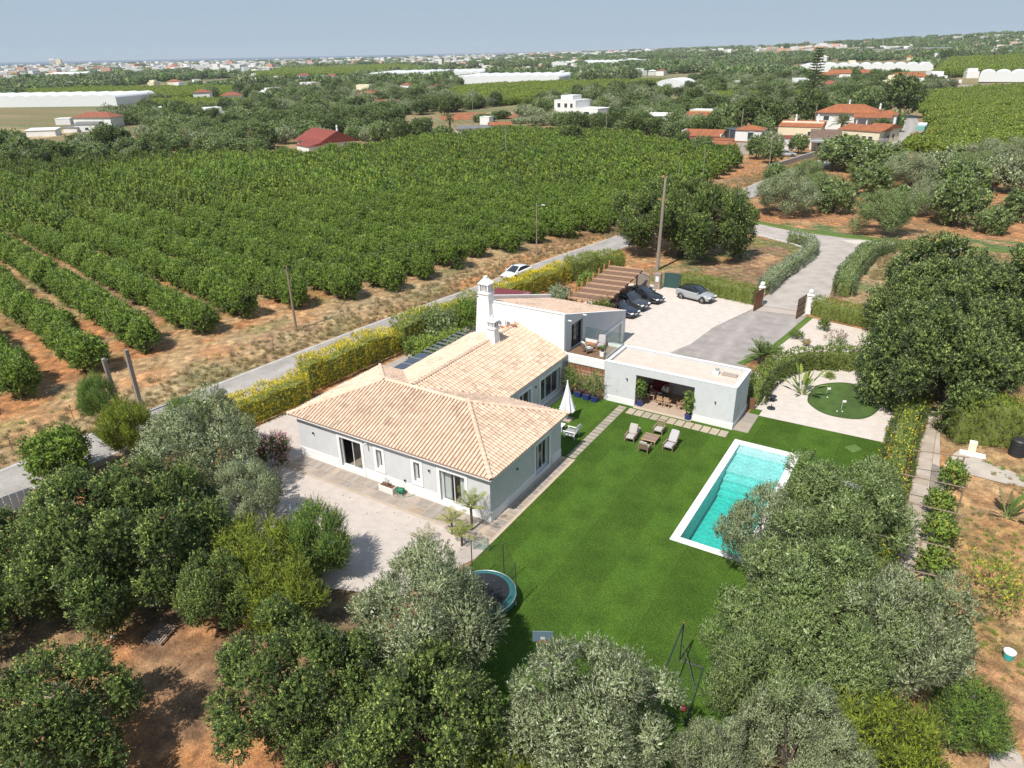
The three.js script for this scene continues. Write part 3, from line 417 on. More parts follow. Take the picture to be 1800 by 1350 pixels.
// chimneys
function chimney(x, y, z, w0, w1, d0, d1, h, capH) {
  const o = new THREE.Group(); o.name = 'chimney'; o.position.set(x, y, z); villa.add(o);
  const fr = (w0, w1, d0, d1, h, y) => { const g = new THREE.BoxGeometry(1, h, 1), p = g.attributes.position; for (let i = 0; i < p.count; i++) { const t = p.getY(i) > 0; p.setX(i, p.getX(i) * (t ? w1 : w0)); p.setZ(i, p.getZ(i) * (t ? d1 : d0)); p.setY(i, p.getY(i) + h / 2 + y); } g.computeVertexNormals(); return g; };
  part('shaft', fr(w0, w1, d0, d1, h, 0), M.white, o);
  part('moulding', merge(G.rbox(w1 + 0.16, 0.12, d1 + 0.16, 0.02, 0, h + 0.06, 0), G.rbox(w1 + 0.06, 0.08, d1 + 0.06, 0.02, 0, h + 0.16, 0)), M.white, o);
  const y1 = h + 0.2, n = 6, cw = w1, cd = d1;
  part('flue_core', G.box(cw * 0.55, capH, cd * 0.55, 0, y1 + capH / 2, 0), std({ color: lin(0.55, 0.545, 0.54) }), o);
  const bars = []; for (let i = 0; i <= n; i++) { const t = i / n - 0.5; const thick = i === 0 || i === n ? 0.16 : 0.055; for (const s of [-1, 1]) { bars.push(G.box(thick, capH, 0.06, clamp(t * cw, -cw / 2 + thick / 2, cw / 2 - thick / 2), y1 + capH / 2, s * (cd / 2 - 0.03))); bars.push(G.box(0.06, capH, thick, s * (cw / 2 - 0.03), y1 + capH / 2, clamp(t * cd, -cd / 2 + thick / 2 + 0.065, cd / 2 - thick / 2 - 0.065))); } }
  part('grille', merge(bars), M.white, o);
  part('cap', merge(G.rbox(w1 + 0.14, 0.1, d1 + 0.14, 0.02, 0, y1 + capH + 0.05, 0), fr(w1 + 0.06, w1 * 0.36, d1 + 0.06, d1 * 0.36, w1 * 0.42, y1 + capH + 0.1), G.rbox(w1 * 0.32, w1 * 0.22, d1 * 0.34, 0.03, 0, y1 + capH + 0.1 + w1 * 0.5, 0)), M.white, o);
  return o;
}
chimney(-12.02, 3.3, -18.1, 1.34, 0.92, 1.0, 0.8, 3.75, 0.6);
part('chimney_breast', (() => { const g = new THREE.BoxGeometry(0.9, 3.4, 0.8), p = g.attributes.position; for (let i = 0; i < p.count; i++) if (p.getY(i) < 0 && p.getX(i) < 0) p.setX(i, p.getX(i) - 0.28); g.computeVertexNormals(); return g.translate(-12.4, 4.85, -18.35); })(), M.white, villa);
chimney(-8.85, 4.4, -14.15, 0.86, 0.64, 0.8, 0.6, 1.45, 0.36);
// wall lamps, cameras, taps
for (const [x, y, z, t] of [[-14.1, 2.1, 0.05, 0], [-4.35, 2.2, 0.05, 0], [-6.35, 0.85, 0.05, 0]]) put((() => { const o = new THREE.Group(); o.name = 'wall_lamp'; part('lamp_plate', G.rbox(0.1, 0.16, 0.03, 0.01), M.steel, o); part('lamp_shade', G.cyl(0.04, 0.05, 0.14, 0, -0.06, 0.06), M.dark, o); return o; })(), x, y, z, t);
for (const [x, y, z] of [[0.05, 2.1, -2.9], [-4.67, 2.15, -13.4]]) put((() => { const o = new THREE.Group(); o.name = 'wall_lamp'; part('lamp_plate', G.rbox(0.1, 0.16, 0.03, 0.01), M.steel, o); part('lamp_shade', G.cyl(0.04, 0.05, 0.14, 0, -0.06, 0.06), M.dark, o); return o; })(), x, y, z, Math.PI / 2);
for (const [x, y, z, t] of [[-9.25, 2.72, 0.1, 0], [-4.74, 5.75, -18.7, Math.PI / 2], [-4.74, 5.4, -21.4, Math.PI / 2]]) put((() => { const o = new THREE.Group(); o.name = 'security_camera'; part('camera_body', G.rbox(0.1, 0.1, 0.3, 0.03, 0, 0, 0.16), M.white, o); part('camera_mount', G.cyl(0.06, 0.06, 0.06, 0, -0.03, 0), M.frame, o); return o; })(), x, y, z, t);
// air conditioner on the high wall
for (const [k, x] of [[0, -10.45], [1, -9.6]]) { const o = new THREE.Group(); o.name = 'air_conditioner'; part('casing', G.rbox(0.8, 0.58, 0.3, 0.03), M.white, o); part('fan_grille', new THREE.TorusGeometry(0.2, 0.02, 6, 24).translate(-0.12, 0, 0.16), M.frame, o); part('fan_hub', G.cyl(0.19, 0.19, 0.01, 0, 0, 0, 24).rotateX(Math.PI / 2).translate(-0.12, 0, 0.152), std({ color: lin(0.2, 0.2, 0.2) }), o); part('bracket', merge(G.box(0.05, 0.05, 0.4, -0.3, -0.31, -0.05), G.box(0.05, 0.05, 0.4, 0.3, -0.31, -0.05)), M.frame, o); put(o, x, 4.85 + k * 0.05, -17.95); }
// spare ridge tiles left lying at the top of the rear roof
for (let i = 0; i < 4; i++) part('spare_tile', CAP, M.rust, villa).applyMatrix4(new THREE.Matrix4().makeTranslation(-10.6 + i * 0.5, yWL(-10.6 + i * 0.5) + 0.2, -17.4 + i * 0.08).multiply(new THREE.Matrix4().makeRotationY(1.2 + i * 0.4)));
// ---------------------------------------------------------------- solar panels and pergola along the back of the rear wing
{
  const s = thing('solar_array', 'three dark solar water panels mounted low along the rear roof edge', 'solar panels', [-14.5, 0, -11.2]);
  for (let i = 0; i < 3; i++) { const q = part('solar_panel', G.rbox(1.36, 0.07, 1.14, 0.015), M.steel, s); q.position.set(0, 3.0, -1.2 + i * 1.2); q.rotation.z = 0.06; part('glass_sheet', G.box(1.28, 0.01, 1.06, 0, 0.04, 0), std({ color: lin(0.055, 0.07, 0.095), roughness: 0.25 }), q); }
  part('support_frame', merge(...[-1.7, -0.6, 0.6, 1.7].map((z) => merge(G.box(0.06, 2.95, 0.06, -0.6, 1.47, z), G.box(1.4, 0.05, 0.05, 0, 2.94, z)))), M.steel, s);
  const g = thing('side_pergola', 'open pergola of dark metal bars overgrown with vine behind the rear roof', 'pergola', [-14.4, 0, -16]);
  for (let i = 0; i < 8; i++) part('rafter', G.box(1.7, 0.06, 0.24, -0.1, 2.95, 2.5 - i * 0.68), std({ color: lin(0.13, 0.155, 0.15), roughness: 0.5 }), g);
  part('beam', merge(G.box(0.08, 0.12, 5.6, -0.9, 2.84, 0), G.box(0.08, 0.12, 5.6, 0.7, 2.84, 0)), M.dark, g);
  for (const z of [-2.6, 0, 2.6]) part('post', G.box(0.08, 2.8, 0.08, -0.9, 1.4, z), M.dark, g);
}
// ---------------------------------------------------------------- pool house
const ph = thing('pool_house', 'low flat roofed pool house of pale grey render with a wide open dining bay', 'pool house', [3.9, 0, -18.05]);
{
  const ox = 3.9, oz = 18.05, L = (x) => x - ox;
  part('wall', uvBox(faceZ(panel([[L(-1.14), 0], [L(8.96), 0], [L(8.96), 3.28], [L(-1.14), 3.28]], [[L(1.45), L(6.0), 0.0, 2.68]], 0.25), 0, 0.25), 2), M.grey, ph);
  part('wall', uvBox(merge(G.box(0.25, 3.28, 3.5, L(8.96) - 0.125, 1.64, -2.0), G.box(0.25, 3.28, 3.5, L(-1.14) + 0.125, 1.64, -2.0)), 2), M.grey, ph);
  part('wall', uvBox(G.box(10.1, 3.28, 0.2, 0.01, 1.64, -3.65), 2), M.grey, ph);
  part('inner_wall', merge(G.box(0.12, 2.95, 3.25, L(1.3), 1.48, -1.9), G.box(0.12, 2.95, 3.25, L(6.2), 1.48, -1.9), G.box(4.75, 2.95, 0.06, L(3.75), 1.48, -3.5)), std({ color: lin(0.52, 0.5, 0.49) }), ph);
  part('roof_slab', uvBox(G.box(9.6, 0.16, 3.25, 0.01, 3.02, -1.88), 2.2), std({ map: gravelTex, color: lin(0.98, 0.93, 0.87), bumpMap: gravelBump, bumpScale: 0.01 }), ph);
  part('parapet_cap', merge(G.rbox(10.14, 0.05, 0.3, 0.01, 0.01, 3.305, -0.13), G.rbox(10.14, 0.05, 0.25, 0.01, 0.01, 3.305, -3.64), G.rbox(0.3, 0.05, 3.23, 0.01, L(8.85), 3.305, -1.89), G.rbox(0.2, 0.05, 3.23, 0.01, L(-1.0), 3.305, -1.89)), M.white, ph);
  part('plinth', merge(G.rbox(2.58, 0.5, 0.04, 0.01, L(0.14), 0.25, 0.021), G.rbox(3.0, 0.5, 0.04, 0.01, L(7.49), 0.25, 0.021), G.rbox(0.04, 0.5, 3.8, 0.01, L(8.98), 0.25, -1.85)), M.white, ph);
  part('floor', uvBox(G.box(4.8, 0.06, 3.5, L(3.75), 0.02, -1.74), 1.8), std({ map: gravelTex, color: lin(0.72, 0.61, 0.52), roughness: 0.7 }), ph);
  part('threshold', G.rbox(4.55, 0.05, 0.3, 0.01, L(3.73), 0.03, 0.14), std({ map: gravelTex, color: lin(0.85, 0.78, 0.68) }), ph);
  part('hidden_door', merge(G.box(0.012, 2.0, 0.012, L(-0.92), 1.0, 0.002), G.box(0.012, 2.0, 0.012, L(0.02), 1.0, 0.002), G.box(0.95, 0.012, 0.012, L(-0.45), 2.0, 0.002), G.box(0.03, 0.1, 0.05, L(-0.06), 1.0, 0.02)), std({ color: lin(0.4, 0.41, 0.42) }), ph);
  for (const [x, y] of [[0.75, 2.2], [7.6, 1.9]]) { const o = new THREE.Group(); o.name = 'wall_lamp'; part('lamp_plate', G.rbox(0.1, 0.16, 0.03, 0.01), M.steel, o); part('lamp_shade', G.cyl(0.04, 0.05, 0.14, 0, -0.06, 0.06), M.dark, o); put(o, L(x), y, 0.05, 0, ph); }
  const v = new THREE.Group(); v.name = 'roof_vent'; part('vent_box', G.rbox(0.42, 0.3, 0.5, 0.02, 0, 0.15, 0), M.white, v); part('vent_cowl', G.rbox(0.28, 0.12, 0.34, 0.03, 0.02, 0.36, 0), std({ color: lin(0.3, 0.3, 0.3) }), v); put(v, L(6.85), 3.1, -2.2, 0, ph);
  part('roof_hatch', G.rbox(1.12, 0.12, 0.5, 0.02, L(7.8), 3.16, -2.35), std({ color: lin(0.62, 0.56, 0.51), map: gravelTex }), ph);
  part('roof_pipe', merge(G.cyl(0.05, 0.05, 0.12, L(7.25), 3.1, -0.45), G.cyl(0.04, 0.04, 0.1, L(7.45), 3.1, -0.42)), M.steel, ph);
  part('roof_drain', G.rbox(0.5, 0.05, 0.1, 0.02, L(-0.3), 3.12, -0.6), M.steel, ph);
  part('service_box', merge(G.rbox(0.04, 0.35, 0.25, 0.01, L(9.0), 1.0, -1.4), G.cyl(0.03, 0.03, 0.1, L(9.0), 2.3, -2.2), G.rbox(0.05, 0.12, 0.09, 0.01, L(9.0), 1.3, -2.6)), M.frame, ph);
  part('side_screen', G.rbox(0.5, 0.9, 0.06, 0.01, L(9.3), 0.45, -4.0), WOOD.brown, ph);
}
// ---------------------------------------------------------------- foliage kit
class Leaves { // many small folded leaves in one indexed geometry; each leaf turns its upper face outwards
  constructor() { this.p = []; this.c = []; this.i = []; this.n = []; }
  leaf(p, d, s, L, W, c, fold = 0.15, out = null) { // base, direction, side (unit), length, width, colour
    let nx = d.y * s.z - d.z * s.y, ny = d.z * s.x - d.x * s.z, nz = d.x * s.y - d.y * s.x, g = 1; if (out && nx * out.x + ny * out.y + nz * out.z < 0) { nx = -nx; ny = -ny; nz = -nz; g = -1; }
    const k = this.p.length / 3, m = L * 0.48, w = W / 2, f = -W * fold;
    this.p.push(p.x, p.y, p.z, p.x + d.x * m + s.x * w + nx * f, p.y + d.y * m + s.y * w + ny * f, p.z + d.z * m + s.z * w + nz * f, p.x + d.x * L, p.y + d.y * L, p.z + d.z * L, p.x + d.x * m - s.x * w + nx * f, p.y + d.y * m - s.y * w + ny * f, p.z + d.z * m - s.z * w + nz * f);
    const q = out ? 0.62 : 0; let ax = nx * (1 - q), ay = ny * (1 - q), az = nz * (1 - q); if (out) { ax += out.x * q; ay += out.y * q; az += out.z * q; } const l = Math.hypot(ax, ay, az) || 1;
    for (let t = 0; t < 4; t++) { this.c.push(c[0], c[1], c[2]); this.n.push(ax / l, ay / l, az / l); }
    if (g < 0) this.i.push(k, k + 1, k + 2, k, k + 2, k + 3); else this.i.push(k, k + 2, k + 1, k, k + 3, k + 2);
  }
  build() { const g = new THREE.BufferGeometry(); g.setAttribute('position', new THREE.Float32BufferAttribute(this.p, 3)); g.setAttribute('normal', new THREE.Float32BufferAttribute(this.n, 3)); g.setAttribute('color', new THREE.Float32BufferAttribute(this.c, 3)); g.setIndex(this.i); this.p = this.c = this.i = this.n = null; return g; }
}
const _a = V3(), _b = V3(), _s = V3();
const rdir = (r, o = V3()) => { const z = r() * 2 - 1, a = r() * 6.2832, q = Math.sqrt(1 - z * z); return o.set(q * Math.cos(a), z, q * Math.sin(a)); };
const sideOf = (d, r, o) => { rdir(r, o); o.addScaledVector(d, -o.dot(d)); const l = o.length() || 1; return o.multiplyScalar(1 / l); };
function pick(pal, r) { let t = r(), k = 0; while (k < pal.length - 1 && t > pal[k][3]) { t -= pal[k][3]; k++; } const c = pal[k], j = 0.8 + 0.4 * r(); return [c[0] * j, c[1] * j, c[2] * j]; }
function shoot(B, base, dir, len, n, L, W, pal, r, spread, tip, out) {
  for (let i = 0; i < n; i++) {
    const t = (i + 0.6 * r()) / n; _a.copy(base).addScaledVector(dir, len * t); sideOf(dir, r, _s);
    _b.copy(dir).multiplyScalar(1 - spread * (1 - 0.4 * t)).addScaledVector(_s, spread).normalize(); const sd = sideOf(_b, r, V3());
    B.leaf(_a, _b, sd, L * (0.75 + 0.5 * r()), W * (0.8 + 0.4 * r()), tip && t > 0.62 ? pick(tip, r) : pick(pal, r), 0.15, out);
  }
}
const leafMat = (o = {}) => new THREE.MeshPhysicalMaterial({ vertexColors: true, roughness: 1, transmission: 0.3, thickness: 0, specularIntensity: 0.5, side: THREE.DoubleSide, ...o });
const LEAF = { olive: leafMat({ transmission: 0.15 }), carob: leafMat(), soft: leafMat(), citrus: leafMat() };
const barkTex = texture(128, (u, v) => { const g = 120 + 90 * (fbm(u * 10, v * 3, 3, 4, 1) - 0.5) + 50 * (vnoise(u * 40, v * 8, 2, 8) - 0.5); return [g + 8, g, g - 8]; });
const BARK = { grey: std({ map: barkTex, color: lin(0.72, 0.68, 0.62) }), brown: std({ map: barkTex, color: lin(0.5, 0.4, 0.3) }) };
const PAL = { // colour and share
  olive: [[0.18, 0.225, 0.095, 0.48], [0.28, 0.32, 0.16, 0.27], [0.50, 0.54, 0.36, 0.25]],
  oliveGreen: [[0.145, 0.21, 0.058, 0.56], [0.23, 0.30, 0.10, 0.26], [0.41, 0.47, 0.25, 0.18]],
  carob: [[0.08, 0.128, 0.026, 0.6], [0.125, 0.18, 0.038, 0.4]],
  carobTip: [[0.38, 0.45, 0.11, 0.5], [0.18, 0.25, 0.055, 0.5]],
  citrus: [[0.125, 0.205, 0.024, 0.62], [0.18, 0.27, 0.033, 0.38]],
  citrusTip: [[0.27, 0.37, 0.05, 0.8], [0.34, 0.42, 0.07, 0.2]],
  cypress: [[0.165, 0.225, 0.022, 0.6], [0.24, 0.29, 0.03, 0.4]],
  cypressTip: [[0.36, 0.38, 0.03, 0.7], [0.28, 0.34, 0.04, 0.3]],
  gold: [[0.24, 0.27, 0.022, 0.45], [0.60, 0.50, 0.025, 0.55]],
  goldTip: [[0.90, 0.70, 0.02, 0.8], [0.66, 0.58, 0.03, 0.2]],
  box: [[0.12, 0.18, 0.028, 0.6], [0.17, 0.24, 0.04, 0.4]],
  boxTip: [[0.24, 0.31, 0.06, 0.6], [0.32, 0.33, 0.08, 0.4]],
  silver: [[0.24, 0.30, 0.16, 0.55], [0.40, 0.45, 0.29, 0.45]],
  dark: [[0.09, 0.135, 0.036, 0.6], [0.135, 0.185, 0.048, 0.4]],
  darkTip: [[0.32, 0.40, 0.11, 0.6], [0.19, 0.26, 0.07, 0.4]],
  bamboo: [[0.13, 0.23, 0.04, 0.6], [0.20, 0.29, 0.06, 0.4]],
  vine: [[0.20, 0.30, 0.045, 0.6], [0.33, 0.38, 0.07, 0.4]],
  straw: [[0.42, 0.33, 0.17, 0.6], [0.32, 0.25, 0.12, 0.4]],
};
// tapered limb through points
function limb(pts, r0, r1, n = 7) {
  const c = new THREE.CatmullRomCurve3(pts), seg = Math.max(3, pts.length * 3), g = new THREE.TubeGeometry(c, seg, 1, n, false), p = g.attributes.position, cen = c.getSpacedPoints(seg);
  for (let i = 0; i <= seg; i++) { const q = c.getPointAt(i / seg), rad = lerp(r0, r1, i / seg); for (let j = 0; j <= n; j++) { const k = i * (n + 1) + j; p.setXYZ(k, q.x + (p.getX(k) - q.x) * rad, q.y + (p.getY(k) - q.y) * rad, q.z + (p.getZ(k) - q.z) * rad); } }
  g.computeVertexNormals(); return g;
}
function treeProto({ seed, R: Rr, H, cy, clumps, cr, shoots, n, len, L, W, pal, tip, up = 0.5, spread = 0.5, fill = 0, low = -0.35, trunk = 0.18, twigs = 0, tipShare = 1, inner = 0.35, irr = 0.5 }) {
  const r = rng(seed), B = new Leaves(), C = [];
  for (let i = 0; i < clumps; i++) { // clump centres spread over the crown, with uneven reach
    const t = (i + 0.5) / clumps, y = lerp(low, 1, t) * 0.96, a = i * 2.39996 + r() * 0.9, q = Math.sqrt(Math.max(0, 1 - y * y)), k = (0.62 + 0.3 * r()) * (1 - irr * 0.52 + irr * vnoise(Math.cos(a) * 1.3 + seed, y * 1.3 + Math.sin(a) * 1.3, seed + 2));
    C.push({ c: V3(Math.cos(a) * q * k * Rr, cy + y * k * H, Math.sin(a) * q * k * Rr), r: cr * (0.75 + 0.5 * r()) * Rr });
  }
  for (let i = 0; i < clumps * inner; i++) { rdir(r, _a); C.push({ c: V3(_a.x * 0.42 * Rr, cy + _a.y * 0.4 * H, _a.z * 0.42 * Rr), r: cr * 1.15 * Rr, in: true }); }
  let w = 0; for (const c of C) w += (c.w = c.r * c.r * (c.in ? 0.3 : 1));
  for (const c of C) {
    const m = Math.round((shoots * c.w) / w), out = V3().copy(c.c).sub(V3(0, cy - 0.2 * H, 0)).normalize();
    for (let i = 0; i < m; i++) {
      const d = rdir(r, V3()); if (d.dot(out) < -0.25) { d.addScaledVector(out, 0.8).normalize(); } const lump = 0.86 + 0.28 * vnoise(d.x * 2.2 + c.c.x, d.y * 2.2 + d.z * 1.7 + c.c.z, seed);
      const base = V3().copy(c.c).addScaledVector(d, c.r * lump * (0.72 + 0.3 * r())); if (base.y < 0.25) continue;
      const s = V3().copy(d).multiplyScalar(0.75).addScaledVector(V3(0, 1, 0), up).addScaledVector(rdir(r, _b), 0.35).normalize();
      shoot(B, base, s, len * (0.6 + 0.8 * r()), n, L, W, pal, r, spread, tip && r() < tipShare ? tip : null, V3().copy(d).addScaledVector(V3(0, 1, 0), 0.25).normalize());
    }
    const fm = Math.round((fill * c.w) / w); // larger inner leaves that close the clump
    for (let i = 0; i < fm; i++) { const d = rdir(r, V3()), base = V3().copy(c.c).addScaledVector(d, c.r * (0.2 + 0.4 * r())); if (base.y < 0.3) continue; rdir(r, _b).addScaledVector(d, 0.4).normalize(); B.leaf(base, _b, sideOf(_b, r, V3()), L * 2.4, W * 3.2, pick(pal, r)); }
  }
  const g = [], forkY = Math.max(0.25, Math.min(cy - H * 0.5, cy * 0.45));
  g.push(limb([V3(0, -0.1, 0), V3(0.05, forkY * 0.5, 0.04), V3(0, forkY, 0)], trunk * 1.25, trunk * 0.9, 9));
  C.forEach((c, i) => { if (c.in || i % 2) return; const mid = V3(c.c.x * 0.45 + (r() - 0.5) * 0.4, lerp(forkY, c.c.y, 0.55), c.c.z * 0.45 + (r() - 0.5) * 0.4); g.push(limb([V3(0, forkY - 0.1, 0), mid, c.c.clone()], trunk * 0.5, trunk * 0.1, 5)); });
  for (let i = 0; i < twigs; i++) { const c = C[(r() * clumps) | 0], d = rdir(r, V3()); d.y = Math.abs(d.y); const e = c.c.clone().addScaledVector(d, c.r * (0.85 + 0.3 * r())); g.push(limb([c.c.clone(), c.c.clone().lerp(e, 0.55).addScaledVector(rdir(r, _b), 0.15), e], trunk * 0.14, trunk * 0.04, 4)); }
  return { crown: B.build(), trunk: merge(g), cy };
}
const PROTO = {};
const proto = (k, f) => (PROTO[k] ??= f());
const KINDS = {
  olive0: () => treeProto({ seed: 11, R: 3.2, H: 2.5, cy: 3.0, clumps: 34, cr: 0.205, shoots: 8600, n: 9, len: 0.27, L: 0.108, W: 0.03, pal: PAL.olive, up: 0.6, spread: 0.42, fill: 3000, twigs: 20, low: -0.7, irr: 0.7 }),
  olive1: () => treeProto({ seed: 23, R: 3.2, H: 2.5, cy: 3.0, clumps: 30, cr: 0.205, shoots: 8600, n: 9, len: 0.27, L: 0.108, W: 0.03, pal: PAL.olive, up: 0.6, spread: 0.42, fill: 3000, twigs: 20, low: -0.7, irr: 0.7 }),
  olive2: () => treeProto({ seed: 37, R: 3.2, H: 2.4, cy: 3.0, clumps: 36, cr: 0.205, shoots: 8600, n: 9, len: 0.27, L: 0.108, W: 0.03, pal: PAL.oliveGreen, up: 0.6, spread: 0.45, fill: 3000, twigs: 20, low: -0.7, irr: 0.7 }),
  carob0: () => treeProto({ seed: 41, R: 3.4, H: 2.6, cy: 2.9, clumps: 36, cr: 0.185, shoots: 5800, n: 9, len: 0.26, L: 0.1, W: 0.058, pal: PAL.carob, tip: PAL.carobTip, tipShare: 0.4, up: 0.45, spread: 0.62, fill: 2600, twigs: 60, low: -0.7, irr: 0.7 }),
  carob1: () => treeProto({ seed: 43, R: 3.4, H: 2.6, cy: 2.9, clumps: 36, cr: 0.185, shoots: 5800, n: 9, len: 0.26, L: 0.1, W: 0.058, pal: PAL.carob, tip: PAL.carobTip, tipShare: 0.72, up: 0.45, spread: 0.62, fill: 2600, twigs: 30, low: -0.7, irr: 0.7 }),
  carobBig: () => treeProto({ seed: 47, R: 6.3, H: 3.3, cy: 3.3, clumps: 76, cr: 0.128, shoots: 12500, n: 9, len: 0.44, L: 0.15, W: 0.085, pal: PAL.carob, tip: PAL.carobTip, tipShare: 0.42, up: 0.45, spread: 0.62, fill: 5000, twigs: 160, trunk: 0.3, low: -0.75, irr: 0.85 }),
  darkBig: () => treeProto({ seed: 53, R: 6.5, H: 4.2, cy: 4.2, clumps: 70, cr: 0.15, shoots: 11000, n: 9, len: 0.5, L: 0.19, W: 0.10, pal: PAL.dark, tip: PAL.darkTip, tipShare: 0.6, up: 0.4, spread: 0.62, fill: 5000, twigs: 120, trunk: 0.32, low: -0.75, irr: 0.95 }),
  cypress0: () => treeProto({ seed: 59, R: 2.0, H: 2.0, cy: 2.1, clumps: 44, cr: 0.22, shoots: 3600, n: 12, len: 0.5, L: 0.13, W: 0.028, pal: PAL.cypress, tip: PAL.cypressTip, tipShare: 0.5, up: 1.0, spread: 0.33, fill: 5200, low: -0.9, trunk: 0.1 }),
  cypress1: () => treeProto({ seed: 61, R: 2.0, H: 2.0, cy: 2.1, clumps: 44, cr: 0.22, shoots: 3400, n: 12, len: 0.5, L: 0.13, W: 0.03, pal: PAL.bamboo, tip: PAL.cypressTip, tipShare: 0.25, up: 1.0, spread: 0.35, fill: 5200, low: -0.9, trunk: 0.1 }),
  citrus0: () => treeProto({ seed: 71, R: 1.75, H: 1.45, cy: 1.62, clumps: 34, cr: 0.25, shoots: 820, n: 8, len: 0.3, L: 0.16, W: 0.08, pal: PAL.citrus, tip: PAL.citrusTip, tipShare: 0.5, up: 0.4, spread: 0.6, fill: 1100, low: -0.85, trunk: 0.1 }),
  citrus1: () => treeProto({ seed: 73, R: 1.75, H: 1.4, cy: 1.6, clumps: 34, cr: 0.25, shoots: 820, n: 8, len: 0.3, L: 0.16, W: 0.08, pal: PAL.citrus, tip: PAL.citrusTip, tipShare: 0.6, up: 0.4, spread: 0.6, fill: 1100, low: -0.85, trunk: 0.1 }),
  citrus2: () => treeProto({ seed: 79, R: 1.8, H: 1.5, cy: 1.65, clumps: 34, cr: 0.25, shoots: 820, n: 8, len: 0.3, L: 0.16, W: 0.08, pal: PAL.citrus, tip: PAL.citrusTip, tipShare: 0.4, up: 0.4, spread: 0.6, fill: 1100, low: -0.85, trunk: 0.1 }),
  citrusFar0: () => treeProto({ seed: 83, R: 1.8, H: 1.45, cy: 1.6, clumps: 28, cr: 0.27, shoots: 230, n: 6, len: 0.4, L: 0.30, W: 0.17, pal: PAL.citrus, tip: PAL.citrusTip, tipShare: 0.55, up: 0.4, spread: 0.65, fill: 160, low: -0.8, trunk: 0.1 }),
  citrusFar1: () => treeProto({ seed: 89, R: 1.8, H: 1.5, cy: 1.6, clumps: 28, cr: 0.27, shoots: 230, n: 6, len: 0.4, L: 0.30, W: 0.17, pal: PAL.citrus, tip: PAL.citrusTip, tipShare: 0.45, up: 0.4, spread: 0.65, fill: 160, low: -0.8, trunk: 0.1 }),
  beltOlive: () => treeProto({ seed: 97, R: 3.2, H: 2.4, cy: 2.9, clumps: 36, cr: 0.22, shoots: 620, n: 7, len: 0.55, L: 0.3, W: 0.12, pal: PAL.olive, up: 0.6, spread: 0.5, fill: 420, low: -0.6 }),
  beltGreen: () => treeProto({ seed: 101, R: 3.2, H: 2.8, cy: 3.2, clumps: 36, cr: 0.22, shoots: 620, n: 7, len: 0.55, L: 0.34, W: 0.19, pal: PAL.oliveGreen, tip: PAL.citrus, tipShare: 0.4, up: 0.5, spread: 0.6, fill: 420, low: -0.7 }),
  beltDark: () => treeProto({ seed: 103, R: 3.0, H: 3.2, cy: 3.5, clumps: 36, cr: 0.22, shoots: 620, n: 7, len: 0.55, L: 0.34, W: 0.18, pal: PAL.dark, tip: PAL.darkTip, tipShare: 0.4, up: 0.5, spread: 0.6, fill: 420, low: -0.8 }),
  farTree: () => treeProto({ seed: 107, R: 3.2, H: 2.4, cy: 2.5, clumps: 14, cr: 0.36, shoots: 90, n: 5, len: 0.9, L: 0.8, W: 0.5, pal: PAL.oliveGreen, tip: PAL.olive, tipShare: 0.4, up: 0.4, spread: 0.7, fill: 60, low: -0.6 }),
};
const leafOf = (k) => /olive/i.test(k) ? LEAF.olive : /carob|dark/i.test(k) ? LEAF.carob : /citrus/.test(k) ? LEAF.citrus : LEAF.soft;
const kindSize = { olive0: 3.2, olive1: 3.2, olive2: 3.2, carob0: 3.4, carob1: 3.4, carobBig: 6.3, darkBig: 6.5, cypress0: 2, cypress1: 2, citrus0: 1.75, citrus1: 1.75, citrus2: 1.8, beltOlive: 3.2, beltGreen: 3.2, beltDark: 3, citrusFar0: 1.8, citrusFar1: 1.8 };
function plant(kind, name, x, z, rad, sy, turn, label, category, group, y = 0) {
  const p = proto(kind, KINDS[kind]), o = thing(name, label, category, [x, y, z], turn, group), s = rad / kindSize[kind]; o.scale.set(s, sy ?? s, s);
  part('trunk', p.trunk, /olive/i.test(kind) ? BARK.grey : BARK.brown, o); part('crown', p.crown, leafOf(kind), o); return o;
}
